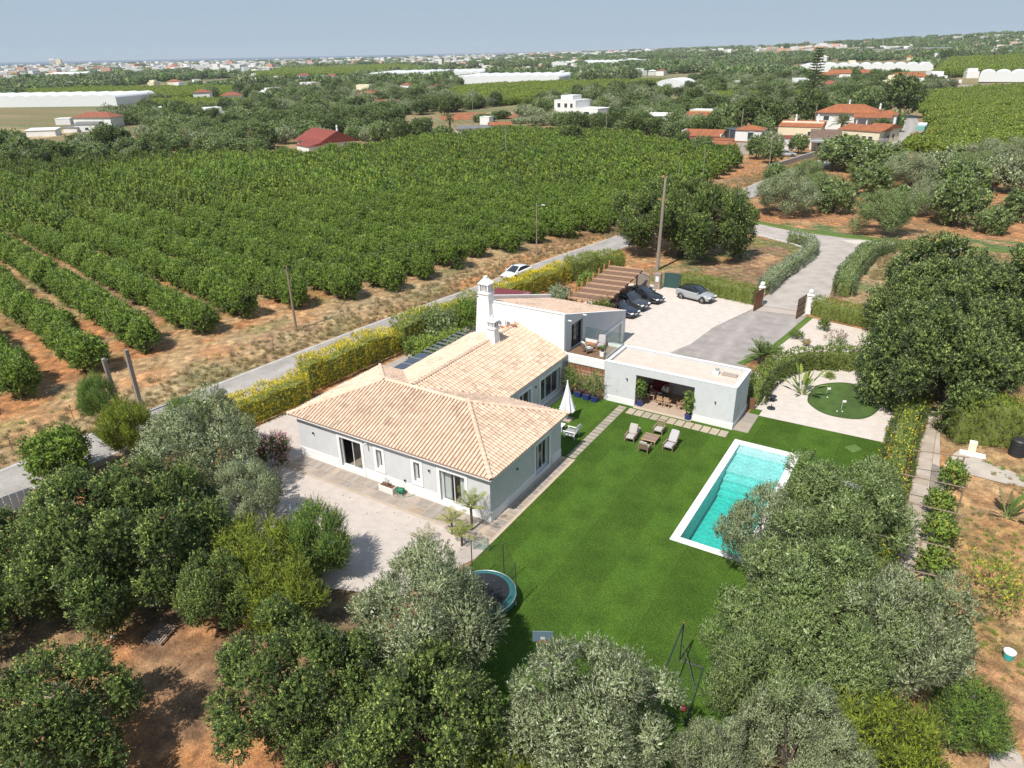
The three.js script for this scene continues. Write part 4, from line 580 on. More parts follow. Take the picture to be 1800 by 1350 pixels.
// clipped or loose hedge along a line
function hedgeGeo(line, { w, h, y0 = 0, seed, dens = 230, L = 0.13, W = 0.05, pal, tip, tipShare = 0.5, up = 0.6, len = 0.22, n = 6, rough = 0.12, wave = 0.15 }) {
  const r = rng(seed), B = new Leaves(), core = []; const pts = line.map(([x, z]) => V3(x, 0, z)), c = new THREE.CatmullRomCurve3(pts, false, 'centripetal'), LEN = c.getLength(), hw = w / 2, hh = (s) => h * (1 + wave * (fbm(s / 2.2, seed, 3, 3) - 0.5) * 2);
  const per = 2 * h + w, count = Math.round((LEN * per * dens) / n);
  for (let i = 0; i < count + 2 * Math.round((w * h * dens) / n); i++) {
    const end = i >= count, s = end ? (i % 2 ? LEN : 0) : r() * LEN, q = c.getPointAt(clamp(s / LEN, 0, 1)), t = c.getTangentAt(clamp(s / LEN, 0, 1)), sx = -t.z, sz = t.x, H = hh(s);
    let a = end ? 0 : r() * (2 * H + w), off, y, nx, ny, nz; const b = rough * (fbm(s / 0.8, a / 0.8, seed + 9, 3) - 0.35) * 2;
    if (end) { off = (r() - 0.5) * w; y = r() * H; const g = i % 2 ? 1 : -1; nx = t.x * g; ny = 0; nz = t.z * g; }
    else if (a < H) { off = -hw - b; y = a; nx = -sx; ny = 0; nz = -sz; } else if (a < H + w) { off = a - H - hw; y = H + b; nx = 0; ny = 1; nz = 0; } else { off = hw + b; y = a - H - w; nx = sx; ny = 0; nz = sz; }
    const base = V3(q.x + sx * off - nx * 0.16 * r(), y0 + y - ny * 0.16 * r(), q.z + sz * off - nz * 0.16 * r());
    const d = V3(nx, ny, nz).addScaledVector(V3(0, 1, 0), up).addScaledVector(rdir(r, _b), 0.6).normalize();
    shoot(B, base, d, len * (0.6 + 0.8 * r()), n, L, W, pal, r, 0.45, tip && r() < tipShare ? tip : null, V3(nx, ny, nz).addScaledVector(rdir(r, V3()), 0.45).normalize());
  }
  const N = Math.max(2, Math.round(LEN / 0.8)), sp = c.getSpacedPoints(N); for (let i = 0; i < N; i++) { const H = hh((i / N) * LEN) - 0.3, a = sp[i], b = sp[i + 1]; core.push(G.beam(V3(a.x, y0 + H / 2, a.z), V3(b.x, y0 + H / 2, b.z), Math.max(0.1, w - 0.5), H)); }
  return { leaves: B.build(), core: merge(core) };
}
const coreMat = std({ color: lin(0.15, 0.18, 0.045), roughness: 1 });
function hedge(name, label, line, o, group) { const g = hedgeGeo(line, o), [cx, cz] = line[0], t = thing(name, label, 'hedge', [0, 0, 0], 0, group); part('branches', g.core, coreMat, t); part('foliage', g.leaves, LEAF.soft, t); return t; }
// leafy pot plant or shrub from a simple blob
function shrubGeo(seed, R0, H0, { pal, tip, n = 7, shoots = 260, L = 0.12, W = 0.05, len = 0.3, up = 0.6, spread = 0.5, clumps = 9, low = -0.7, cy = H0 * 0.55, tipShare = 0.5, fill = 200 }) { return treeProto({ seed, R: R0, H: H0 / 2, cy, clumps, cr: 0.42, shoots, n, len, L, W, pal, tip, up, spread, low, tipShare, fill, trunk: 0.05 }); }
function shrub(name, label, category, x, z, seed, R0, H0, o, group, y = 0) { const p = shrubGeo(seed, R0, H0, o), t = thing(name, label, category, [x, y, z], 0, group); part('stem', p.trunk, BARK.brown, t); part('foliage', p.crown, LEAF.soft, t); return t; }
// ---------------------------------------------------------------- planting: trees of the garden
[
  ['olive0', -16.6, 6.3, 3.8, 1.15, 0.3, 'broad silver olive tree between the road hedge and the front gravel'],
  ['olive1', -11.6, 7.6, 2.1, 0.75, 1.4, 'small silver olive standing at the gravel edge behind the pale garden chair'],
  ['olive1', 3.9, 10.9, 3.3, 1.12, 0.2, 'silver olive tree standing in front of the trampoline'],
  ['olive0', 11.7, 11.7, 3.2, 1.05, 2.1, 'silver olive tree beside the small football goal'],
  ['olive2', 17.4, -6.6, 3.6, 1.05, 0.5, 'olive tree hiding the far right side of the pool'],
  ['olive0', 14.7, -2.4, 2.3, 0.95, 3.5, 'small olive tree leaning over the near right corner of the pool'],
  ['olive2', 17.9, 1.7, 3.9, 1.12, 4.1, 'largest olive tree in the group on the right of the lawn'],
  ['olive0', 21.5, 2.0, 2.6, 1.12, 5.0, 'olive tree beside the white path at the right'],
  ['olive2', 16.6, 6.3, 2.3, 0.95, 1.0, 'olive tree at the lawn edge right of the football goal'],
  ['olive2', 18.9, 4.7, 2.9, 1.0, 2.7, 'olive tree in front of the olive group, right of the goal'],
  ['olive1', 18.4, 8.4, 1.9, 0.85, 0.9, 'small silver olive at the bottom edge right of the lawn'],
  ['olive0', 20.2, 9.3, 1.6, 0.75, 3.9, 'small silver olive at the bottom edge below the yellow green conifer'],
  ['olive1', 16.2, 10.7, 1.5, 0.8, 5.2, 'little olive top at the bottom edge in the middle of the lawn'],
].forEach(([k, x, z, r, sy, t, l]) => plant(k, 'olive_tree', x, z, r, sy, t, l, 'olive tree'));
[
  ['carobBig', -13.4, 14.7, 5.3, 0.92, 0.4, 'very wide dark carob tree filling the left edge below the road'],
  ['carob0', -15.6, 18.8, 3.3, 0.75, 2.0, 'dark carob tree at the left edge in front of the widest carob'],
  ['carob1', -6.6, 13.9, 2.0, 0.78, 1.1, 'small bright tipped carob beside the wooden pallet'],
  ['carob0', -5.2, 22.0, 3.5, 0.9, 3.0, 'dark carob tree in the bottom left corner'],
  ['carob0', 1.5, 15.8, 3.2, 1.05, 4.4, 'dark carob tree with bare grey twigs left of the middle olive'],
  ['carob1', 6.9, 14.9, 3.4, 1.05, 0.2, 'pale tipped carob tree at the bottom between two olives'],
  ['carob1', 4.6, 17.3, 2.0, 0.7, 2.2, 'low pale tipped carob at the bottom edge left of the olives'],
].forEach(([k, x, z, r, sy, t, l]) => plant(k, 'carob_tree', x, z, r, sy, t, l, 'carob tree'));
plant('darkBig', 'leafy_tree', 22.6, -44, 7.2, 1.02, 0.7, 'huge dark leafy tree at the right edge behind the gravel bed', 'tree');
plant('darkBig', 'leafy_tree', 21.3, -30.5, 5.6, 0.98, 2.6, 'big dark leafy tree overhanging the putting green', 'tree');
plant('carobBig', 'carob_tree', -10.6, -62.4, 8.7, 1.3, 0, 'wide dark carob tree behind the carport beside the tall pole', 'carob tree').scale.set(1.36, 1.42, 1.0);
[
  ['cypress0', -6.4, 11.0, 2.3, 0.92, 0.2, 'bushy yellow green conifer in front of the gravel forecourt'],
  ['cypress0', -3.9, 12.0, 1.9, 0.85, 1.7, 'low yellow green conifer left of the middle olive'],
  ['cypress1', -5.2, 8.6, 1.75, 0.98, 2.6, 'fresh green bushy tree at the near edge of the gravel forecourt'],
  ['cypress0', -25.9, 6.0, 1.7, 0.95, 3.3, 'dull yellow green conifer beside the road left of the broad olive'],
  ['cypress1', -23.8, 2.6, 1.6, 0.8, 4.4, 'feathery green shrub at the start of the golden road hedge'],
  ['cypress0', 21.4, 7.0, 2.0, 1.0, 0.9, 'yellow green conifer among the olives at the lower right'],
  ['cypress0', 3.4, 13.6, 1.4, 0.7, 4.9, 'small yellow green conifer showing between the middle olive and the carobs'],
  ['cypress0', 9.6, 14.3, 1.5, 0.75, 2.9, 'low yellow green conifer at the bottom left of the goal olive'],
  ['cypress1', 23.9, 2.8, 1.45, 0.62, 1.9, 'loose yellow green bush beside the white path at the lower right'],
  ['cypress1', -33.0, 4.0, 1.3, 0.85, 2.4, 'upright dark green shrub at the foot of the two leaning posts'],
].forEach(([k, x, z, r, sy, t, l]) => plant(k, 'conifer', x, z, r, sy, t, l, 'conifer'));
plant('citrus0', 'round_shrub', -26.5, 10.3, 2.0, 1.2, 0.5, 'dark glossy shrub beside the road above the widest carob', 'shrub');
shrub('oleander', 'rounded oleander bush covered with pink flowers at the house corner', 'flower bush', -16.1, 1.9, 131, 1.15, 2.1, { pal: PAL.carob, tip: [[0.74, 0.28, 0.38, 0.6], [0.8, 0.5, 0.55, 0.4]], tipShare: 0.9, shoots: 1100, L: 0.1, W: 0.05, fill: 500, clumps: 14 });
shrub('yellow_bush', 'thin yellowish bush on bare soil at the right edge', 'bush', 24.8, -6.8, 137, 1.35, 1.9, { pal: PAL.vine, tip: PAL.goldTip, tipShare: 0.3, shoots: 420, fill: 60, clumps: 12, len: 0.4 });
// ---------------------------------------------------------------- hedges
hedge('golden_hedge', 'golden yellow conifer hedge beside the road left of the house', [[-23.6, 0.9], [-22.4, -3.2], [-22.2, -6.4]], { w: 1.6, h: 2.0, seed: 3, pal: PAL.gold, tip: PAL.goldTip, tipShare: 0.75, up: 1.1, len: 0.34, rough: 0.3, wave: 0.2, dens: 300, L: 0.15, W: 0.04 });
hedge('golden_hedge', 'long golden conifer hedge between the road and the house roof', [[-23.1, -7.6], [-22.8, -12.5], [-22.3, -17.5]], { w: 1.7, h: 2.2, seed: 5, pal: PAL.gold, tip: PAL.goldTip, tipShare: 0.75, up: 1.1, len: 0.36, rough: 0.35, wave: 0.25, dens: 300, L: 0.15, W: 0.04 });
hedge('mixed_hedge', 'green and gold hedge beside the road behind the tall chimney', [[-22.2, -18.4], [-21.8, -23.5], [-21.0, -29]], { w: 2.0, h: 2.4, seed: 7, pal: PAL.cypress, tip: PAL.goldTip, tipShare: 0.35, up: 1.0, len: 0.36, rough: 0.4, wave: 0.3, dens: 280, L: 0.15, W: 0.04 });
hedge('golden_hedge', 'golden hedge beside the road below the white car', [[-20.8, -33], [-20.0, -38.5], [-18.9, -44.5]], { w: 1.7, h: 2.05, seed: 11, pal: PAL.gold, tip: PAL.goldTip, tipShare: 0.8, up: 1.1, len: 0.36, rough: 0.35, wave: 0.25, dens: 300, L: 0.15, W: 0.04 });
hedge('green_hedge', 'green conifer hedge behind the wooden carport', [[-18.4, -45.4], [-16.8, -49.0], [-14.2, -51.4]], { w: 1.8, h: 2.6, seed: 13, pal: PAL.cypress, tip: PAL.cypressTip, up: 1.1, len: 0.36, rough: 0.35, wave: 0.3, dens: 260, L: 0.16, W: 0.045 });
hedge('clipped_hedge', 'clipped conifer hedge behind the silver car', [[-5.6, -48.7], [-1, -47.9], [3.1, -47.0]], { w: 1.3, h: 1.75, seed: 17, pal: PAL.cypress, tip: PAL.cypressTip, tipShare: 0.4, rough: 0.12, wave: 0.08, dens: 260, L: 0.12, W: 0.04 });
hedge('clipped_hedge', 'clipped conifer hedge right of the open gates', [[9.2, -46.7], [13.5, -45.6], [19.5, -44.0]], { w: 1.4, h: 1.75, seed: 19, pal: PAL.cypress, tip: PAL.cypressTip, tipShare: 0.4, rough: 0.14, wave: 0.1, dens: 250, L: 0.12, W: 0.04 });
hedge('curved_hedge', 'curved leafy hedge wrapping the gravel garden with the putting green', [[9.3, -22.9], [9.2, -26], [9.7, -29.0], [11.2, -31.9], [13.8, -33.3], [17.5, -34.6]], { w: 1.15, h: 1.75, seed: 23, pal: PAL.box, tip: PAL.boxTip, tipShare: 0.5, up: 0.3, rough: 0.2, wave: 0.14, dens: 260, L: 0.11, W: 0.07, len: 0.2 });
hedge('boundary_hedge', 'long hedge along the right side of the lawn beside the concrete path', [[19.9, -28.4], [19.7, -23], [19.6, -17], [19.4, -11], [19.6, -5]], { w: 1.5, h: 1.5, seed: 29, pal: PAL.box, tip: PAL.goldTip, tipShare: 0.22, up: 0.6, rough: 0.3, wave: 0.22, dens: 260, L: 0.12, W: 0.055 });
hedge('silver_hedge', 'pale silver hedge on the left of the lane beyond the gates', [[3.1, -50.8], [3.3, -57], [4.0, -64], [4.4, -69.5], [3.9, -73.2], [2.2, -75.6], [0.4, -76.4]], { w: 1.1, h: 1.35, seed: 31, pal: PAL.silver, up: 0.8, rough: 0.3, wave: 0.2, dens: 210, L: 0.16, W: 0.06, len: 0.3 });
hedge('silver_hedge', 'dark silver green hedge on the right of the lane beyond the gates', [[10.9, -54.2], [10.4, -60], [10.6, -66], [11.2, -72.5], [12.9, -77.0]], { w: 1.7, h: 1.5, seed: 37, pal: PAL.oliveGreen, up: 0.8, rough: 0.35, wave: 0.2, dens: 210, L: 0.16, W: 0.06, len: 0.3 });
hedge('silver_hedge', 'thin row of young silver shrubs where the lane forks right', [[13.6, -78.2], [15.5, -80.0], [17.8, -80.6]], { w: 0.8, h: 1.2, seed: 39, pal: PAL.oliveGreen, up: 0.8, rough: 0.4, wave: 0.5, dens: 130, L: 0.16, W: 0.06, len: 0.3 });
hedge('tall_hedge', 'tall bushy conifer hedge at the right edge behind the vegetable plot', [[22.3, -24.6], [24.5, -25.4], [29, -26.6]], { w: 2.4, h: 2.6, seed: 41, pal: PAL.cypress, tip: PAL.cypressTip, tipShare: 0.25, up: 1.0, rough: 0.5, wave: 0.25, dens: 230, L: 0.15, W: 0.045, len: 0.36 });
hedge('low_hedge', 'low dull hedge beside the small far gate', [[-11.8, -90.5], [-7.4, -90]], { w: 1.2, h: 1.3, seed: 43, pal: PAL.box, rough: 0.2, dens: 160, L: 0.16, W: 0.08 });
// shrubs behind the house and by the carport
[[-20.2, -21.5, 1.7, 3.0, 'dusty green shrub behind the solar panels', PAL.oliveGreen, PAL.olive], [-18.6, -17.0, 1.2, 2.2, 'dark green shrub at the end of the solar panels', PAL.box, PAL.citrusTip], [-19.2, -25.6, 1.6, 2.8, 'leafy green shrub left of the tall chimney', PAL.citrus, PAL.citrusTip], [-16.8, -15.8, 1.0, 2.9, 'bright climbing vine on the pergola behind the roof', PAL.vine, PAL.citrusTip], [-16.3, -18.6, 1.0, 3.0, 'yellow green vine over the far end of the pergola', PAL.vine, PAL.vine], [-14.9, -37.2, 1.1, 1.6, 'grey green bush in front of the golden hedge by the carport', PAL.silver, PAL.olive], [-14.4, -42.5, 1.2, 2.0, 'bright green fig bush behind the carport posts', PAL.vine, PAL.bamboo], [-16.4, -33.4, 0.9, 1.4, 'small bright bush beside the red shed roof', PAL.bamboo, PAL.vine], [-13.2, -31.7, 0.9, 1.5, 'spiky dry shrub at the low end of the upper roof', PAL.oliveGreen, PAL.straw], [-8.3, -31.9, 1.2, 2.7, 'reddish brown shrub against the carport end', PAL.box, [[0.32, 0.14, 0.06, 0.6], [0.22, 0.2, 0.06, 0.4]]], [-12.6, -96.5, 1.7, 3.0, 'clipped round green bush beside the road by the far gate', PAL.citrus, PAL.citrusTip]]
  .forEach(([x, z, r, h, l, pal, tip], i) => shrub('shrub', l, 'shrub', x, z, 300 + i * 7, r, h, { pal, tip, shoots: 420, fill: 400, clumps: 12, L: 0.15, W: 0.08, len: 0.34 }));
// vines on poles over the concrete path
[[22.7, -17.2, 0.5, 1.7, 'leafy grape vine under the farthest overhead pole'], [22.2, -13.7, 0.6, 1.5, 'leafy grape vine under the second overhead pole'], [22.3, -10.6, 0.62, 1.5, 'leafy grape vine under the third overhead pole'], [22.3, -7.4, 0.6, 1.6, 'leafy grape vine under the fourth overhead pole'], [22.3, -4.6, 0.5, 1.4, 'leafy grape vine under the nearest overhead poles']]
  .forEach(([x, z, r, h, l], i) => shrub('grape_vine', l, 'vine', x, z, 400 + i * 5, r, h, { pal: PAL.vine, tip: PAL.bamboo, shoots: 190, fill: 40, clumps: 10, L: 0.15, W: 0.12, len: 0.4 }));
// young palms at the house corner, cycad, paddle plant, banana, grasses
function frondGeo(seed, { fronds, len, arch, leafL, leafW, pal, y0 = 0, pairs = 22, tilt = [0.2, 1.2], droop = 0.25 }) {
  const r = rng(seed), B = new Leaves(), ribs = [];
  for (let f = 0; f < fronds; f++) {
    const az = f * 2.4 + r() * 0.5, el = lerp(tilt[0], tilt[1], (f + 0.5) / fronds), L = len * (0.8 + 0.4 * r()), pts = [];
    for (let i = 0; i <= 8; i++) { const t = i / 8, e = el - arch * t * t * 1.2, h = L * t; pts.push(V3(Math.cos(az) * Math.cos(el) * h * (1 - 0.1 * t), y0 + Math.sin(el) * h - arch * L * 0.55 * t * t, Math.sin(az) * Math.cos(el) * h * (1 - 0.1 * t))); }
    const c = new THREE.CatmullRomCurve3(pts); ribs.push(limb(pts, 0.022, 0.006, 4));
    for (let i = 0; i < pairs; i++) { const t = 0.12 + (0.86 * i) / pairs, p = c.getPointAt(t), tg = c.getTangentAt(t), sd = V3().crossVectors(tg, V3(0, 1, 0)).normalize(), upv = V3().crossVectors(sd, tg); for (const s of [-1, 1]) { const d = tg.clone().multiplyScalar(0.75).addScaledVector(sd, s).addScaledVector(upv, 0.25 - droop * r()).normalize(); B.leaf(p, d, sideOf(d, r, V3()), leafL * Math.sin(Math.PI * (0.15 + 0.8 * t)) * (0.85 + 0.3 * r()), leafW, pick(pal, r)); } }
  }
  return { leaves: B.build(), ribs: merge(ribs) };
}
function palm(name, label, x, z, y0, o, trunkR = 0.09, category = 'palm', group) {
  const g = frondGeo(o.seed, { ...o, y0 }), t = thing(name, label, category, [x, 0, z], 0, group);
  part('trunk', limb([V3(0, -0.05, 0), V3(0.03, y0 * 0.5, 0.02), V3(0, y0 + 0.05, 0)], trunkR * 1.2, trunkR, 9), BARK.brown, t); part('stalks', g.ribs, std({ color: lin(0.25, 0.27, 0.08) }), t); part('fronds', g.leaves, LEAF.soft, t); return t;
}
const palmPal = [[0.22, 0.29, 0.055, 0.5], [0.36, 0.36, 0.08, 0.35], [0.48, 0.40, 0.11, 0.15]];
palm('young_palm', 'slender feathery young palm standing against the house corner', -0.55, 1.2, 1.5, { seed: 5, fronds: 11, len: 1.5, arch: 0.25, leafL: 0.42, leafW: 0.03, pal: palmPal, pairs: 26, tilt: [0.5, 1.35] }, 0.07);
palm('young_palm', 'yellowing young palm left of the slender palm at the house corner', -1.3, 2.1, 0.9, { seed: 7, fronds: 9, len: 1.2, arch: 0.4, leafL: 0.36, leafW: 0.03, pal: palmPal, pairs: 22, tilt: [0.3, 1.2] }, 0.06);
palm('young_palm', 'small yellow palm behind the olive at the house corner', -0.2, 2.7, 0.7, { seed: 9, fronds: 9, len: 1.0, arch: 0.4, leafL: 0.34, leafW: 0.03, pal: palmPal, pairs: 22, tilt: [0.3, 1.2] }, 0.06);
palm('young_palm', 'low dull palm with stiff fronds left of the yellow palms', -2.1, 3.6, 0.25, { seed: 11, fronds: 8, len: 1.1, arch: 0.2, leafL: 0.3, leafW: 0.03, pal: [[0.22, 0.22, 0.09, 0.6], [0.3, 0.26, 0.12, 0.4]], pairs: 18, tilt: [0.3, 1.0] }, 0.06);
palm('cycad', 'squat date palm with arching green fronds behind the pool house', 7.8, -31.3, 0.7, { seed: 13, fronds: 26, len: 2.0, arch: 0.45, leafL: 0.45, leafW: 0.045, pal: [[0.10, 0.17, 0.04, 0.6], [0.2, 0.27, 0.06, 0.4]], pairs: 28, tilt: [0.05, 1.35] }, 0.26);
palm('agave_clump', 'yellow green strappy grass clump in the gravel behind the putting green', 13.4, -30.9, 0.05, { seed: 17, fronds: 60, len: 0.75, arch: 0.5, leafL: 0.16, leafW: 0.03, pal: [[0.26, 0.33, 0.07, 1]], pairs: 8, tilt: [0.3, 1.45] }, 0.05, 'grass clump');
function paddlePlant(name, label, category, x, z, seed, nLeaf, H, lf, pal) {
  const r = rng(seed), B = new Leaves(), st = [], t = thing(name, label, category, [x, 0, z]);
  for (let i = 0; i < nLeaf; i++) {
    const az = i * 2.4 + r(), el = 0.55 + 0.85 * ((i + 1) / nLeaf), h = H * (0.45 + 0.55 * r()) * (i < nLeaf * 0.4 ? 0.6 : 1), b = V3(Math.cos(az) * 0.15, 0, Math.sin(az) * 0.15), e = V3(Math.cos(az) * Math.cos(el) * h, Math.sin(el) * h * 0.8, Math.sin(az) * Math.cos(el) * h), d = e.clone().sub(b).normalize();
    st.push(limb([b, b.clone().lerp(e, 0.5).add(V3(0, 0.06, 0)), e], 0.03, 0.015, 5));
    const sd = V3().crossVectors(d, V3(0, 1, 0)).normalize(), L = lf * (0.8 + 0.4 * r()), c = pick(pal, r);
    for (let k = 0; k < 5; k++) { const q = e.clone().addScaledVector(d, (L * k) / 5); d.y -= 0.06; d.normalize(); B.leaf(q, d, sd, (L / 5) * 1.9, L * 0.42 * Math.sin(Math.PI * (0.2 + 0.16 * k)), c, 0.12); }
  }
  part('stems', merge(st), std({ color: lin(0.24, 0.29, 0.1) }), t); part('leaves', B.build(), LEAF.citrus, t); return t;
}
paddlePlant('paddle_leaved_plant', 'tall clump of broad paddle shaped leaves at the left of the putting green', 'plant', 12.1, -26.6, 21, 22, 2.2, 0.85, PAL.vine);
paddlePlant('banana_plant', 'banana clump with dry leaves at the right edge of the vegetable plot', 'plant', 25.7, -15.4, 25, 15, 1.2, 0.95, [[0.14, 0.22, 0.05, 0.7], [0.34, 0.27, 0.13, 0.3]]);
[[10.99, -42.1, 0.45, 1.1, 'small upright green sapling in the pale gravel bed by the gates', PAL.box, 'sapling'], [9.2, -38.7, 0.5, 0.5, 'low dark green bush in the pale gravel bed beside the drive', PAL.box, 'bush'], [12.6, -39.7, 0.8, 0.9, 'dry reddish brown twiggy bush in the pale gravel bed', [[0.30, 0.2, 0.13, 1]], 'bush'], [10.3, -37.2, 0.3, 0.4, 'tiny dry plant in the middle of the pale gravel bed', PAL.straw, 'plant'], [15.7, -41.8, 0.7, 0.9, 'bright yellow green bush at the right of the pale gravel bed', PAL.vine, 'bush'], [8.4, -33.8, 0.45, 0.55, 'spiky green plant beside the drive behind the date palm', PAL.bamboo, 'plant'], [13.0, -36.0, 0.6, 1.6, 'olive brown shrub rising behind the curved hedge', PAL.oliveGreen, 'shrub']]
  .forEach(([x, z, r, h, l, pal, c], i) => shrub('garden_plant', l, c, x, z, 500 + i * 9, r, h, { pal, shoots: pal.length === 1 ? 140 : 200, fill: pal.length === 1 ? 0 : 80, L: 0.1, W: 0.05, len: 0.25 }));
// weeds and dry grass
{
  const tuft = (seed, pal, h, n) => { const r = rng(seed), B = new Leaves(); for (let i = 0; i < n; i++) { const d = rdir(r, V3()); d.y = Math.abs(d.y) + 0.7; d.normalize(); B.leaf(V3((r() - 0.5) * 0.3, 0, (r() - 0.5) * 0.3), d, sideOf(d, r, V3()), h * (0.6 + 0.7 * r()), 0.028, pick(pal, r), 0.05); } return B.build(); };
  const dry = tuft(3, PAL.straw, 0.34, 46), green = tuft(5, PAL.vine, 0.24, 40), r = rng(99), D = [], W = [], at = (x, z, s) => new THREE.Matrix4().compose(V3(x, -0.02, z), new THREE.Quaternion().setFromAxisAngle(V3(0, 1, 0), r() * 6.28), V3(s, s * (0.7 + 0.6 * r()), s));
  for (let i = 0; i < 3600; i++) { const k = 4 + ((i / 3600) * 120 | 0), [x, z] = ROAD[Math.min(k, ROAD.length - 1)]; const o = 2.7 + Math.pow(r(), 1.6) * 5; const px = x - o, pz = z + (r() - 0.5) * 4; if (inView(px, 0, pz)) D.push(at(px, pz, 0.5 + r() * 0.9)); }
  for (let i = 0; i < 1800; i++) { const px = lerp(21.8, 31, r()), pz = lerp(-22, 8, r()); if (fbm(px / 4.2, pz / 4.2, 101, 4) > 0.5) (r() < 0.6 ? D : W).push(at(px, pz, 0.3 + r() * 0.6)); }
  for (let i = 0; i < 3600; i++) { const px = lerp(11.5, 40, r()), pz = lerp(-82, -47, r()); if (fbm(px / 6, pz / 6, 9, 3) > 0.42 && px > 12.5) D.push(at(px, pz, 0.6 + r() * 0.9)); }
  for (let i = 0; i < 2200; i++) { const px = lerp(-24, 6, r()), pz = lerp(9.5, 26, r()); if (fbm(px / 3.1, pz / 3.1, 91, 4) > 0.55) (r() < 0.75 ? D : W).push(at(px, pz, 0.3 + r() * 0.6)); }
  for (let i = 0; i < 2600; i++) { const px = lerp(-110, -35, r()), pz = lerp(-60, 16, r()); if (fbm(px / 4.2, pz / 4.2, 101, 4) > 0.55) (r() < 0.5 ? D : W).push(at(px, pz, 0.5 + r() * 0.9)); }
  for (let i = 0; i < 700; i++) { const px = lerp(-18, 3, r()), pz = lerp(-78, -49, r()); if (fbm(px / 4.2, pz / 4.2, 101, 4) > 0.5) W.push(at(px, pz, 0.3 + r() * 0.5)); }
  instanced('dry_grass', dry, LEAF.soft, D, null, scene, 'dry straw coloured grass tufts along the road and on open soil', 'grass');
  instanced('green_weeds', green, LEAF.soft, W, null, scene, 'small green weeds scattered over the open soil', 'weeds');
}
// ---------------------------------------------------------------- orange orchard beyond the road, row by row
{
  const P = [[-41.5, 20], [-41.3, -14], [-38.8, -20], [-36.2, -24], [-33.6, -33], [-32.2, -48], [-31, -57], [-25.8, -68], [-23.5, -90], [-21.5, -118], [-20.5, -138], [-30, -150], [-46, -166], [-75, -176], [-108, -180], [-120, -142], [-121, -122], [-131, -106], [-138, -98], [-186, -88], [-228, -82], [-300, -60], [-300, 20]];
  const r = rng(1234), all = [];
  for (let row = 0; row < 44; row++) { const z0 = 16.2 - row * 5.55; for (let k = 0; k < 99; k++) { const s = 2.8 * k, x = -26 - s + (r() - 0.5) * 0.5, z = z0 - (s - 15) * 0.222 + (r() - 0.5) * 0.5; const gap = r() < 0.02; if (gap || !inPoly(x, z, P) || !inView(x, 1.5, z, 1.12)) continue; if (Math.abs(x + 76) < 2 && Math.abs(z + 124) < 2) continue; const d = eyeDist(x, z), far = sstep(-45, -75, z) * sstep(-150, -70, x) ; all.push({ x, z, d, s: (0.94 + 0.26 * r()) * lerp(1.0, 1.1, far), t: 2.92 + (r() < 0.5 ? Math.PI : 0) + (r() - 0.5) * 0.5, k: r() * 3 | 0, row }); } }
  all.sort((a, b) => a.d - b.d);
  // each near tree is told apart by its row and its place in the row
  const ord = ['first', 'second', 'third', 'fourth', 'fifth', 'sixth', 'seventh', 'eighth', 'ninth', 'tenth', 'eleventh', 'twelfth', 'thirteenth', 'fourteenth', 'fifteenth', 'sixteenth', 'seventeenth', 'eighteenth', 'nineteenth', 'twentieth'];
  const ordinal = (n) => n < 20 ? ord[n] : n < 29 ? 'twenty ' + ord[n - 20] : n === 29 ? 'thirtieth' : 'thirty ' + ord[n - 30], near = all.slice(0, 300), rows = [...new Set(near.map((o) => o.row))].sort((p, q) => p - q);
  for (const row of rows) all.filter((o) => o.row === row).sort((p, q) => q.x - p.x).forEach((o, i) => (o.i = i));
  near.forEach((o) => { const q = plant('citrus' + o.k, 'orange_tree', o.x, o.z, 1.75 * o.s, o.s * (0.92 + 0.16 * r()), o.t, `${ordinal(o.i)} orange tree from the road end of the ${ordinal(rows.indexOf(o.row))} orchard row from the left`, 'orange tree', 'orange trees in the near orchard rows'); q.scale.x *= 1.03; q.scale.z *= 0.82; });
  const rest = all.slice(300), lists = [[], []], cols = [[], []];
  for (const o of rest) { const q = o.k % 2; lists[q].push(new THREE.Matrix4().compose(V3(o.x, 0, o.z), new THREE.Quaternion().setFromAxisAngle(V3(0, 1, 0), o.t), V3(o.s * 1.04, o.s, o.s * 0.84))); const shade = fbm(o.x / 40, o.z / 40, 61, 3), dk = o.x < -150 && o.z < -50 ? 0.62 : 1, b = (0.82 + 0.3 * r() + 0.5 * (shade - 0.5)) * dk; cols[q].push(lin(b * (0.95 + 0.2 * r()), b, b)); }
  lists.forEach((l, q) => instanced('orange_orchard', proto('citrusFar' + q, KINDS['citrusFar' + q]).crown, LEAF.citrus, l, cols[q], scene, 'far rows of the orange orchard merging into a green canopy', 'orchard'));
  console.log('orchard', all.length);
}
// ---------------------------------------------------------------- open country: fields, greenhouses, houses, woods
const groundY = (x, z) => (eyeDist(x, z) > 350 ? hill(x, z) : 0);
const FIELDS = {
  left: [[-658, -283], [-651, -354], [-511, -399], [-398, -316], [-431, -262], [-577, -250]], left2: [[-400, -240], [-405, -266], [-339, -271], [-286, -215], [-346, -200]],
  mid: [[-1052, -865], [-1023, -1219], [-608, -792], [-593, -650], [-723, -597]], centre: [[-300, -425], [-285, -480], [-240, -520], [-177, -527], [-133, -475], [-185, -381], [-172, -341], [-184, -300], [-203, -290], [-264, -343]],
  right: [[4.5, -186], [7.5, -205], [8, -240], [5.5, -275], [2, -305], [-6, -342], [-8.5, -375], [0, -420], [24, -465], [60, -488], [95, -420], [75, -180], [31, -172]], rightFar: [[-23, -954], [70, -940], [62, -660], [-13, -593]], mid2: [[-114, -387], [-38, -406], [-50, -346], [-85, -330]],
};
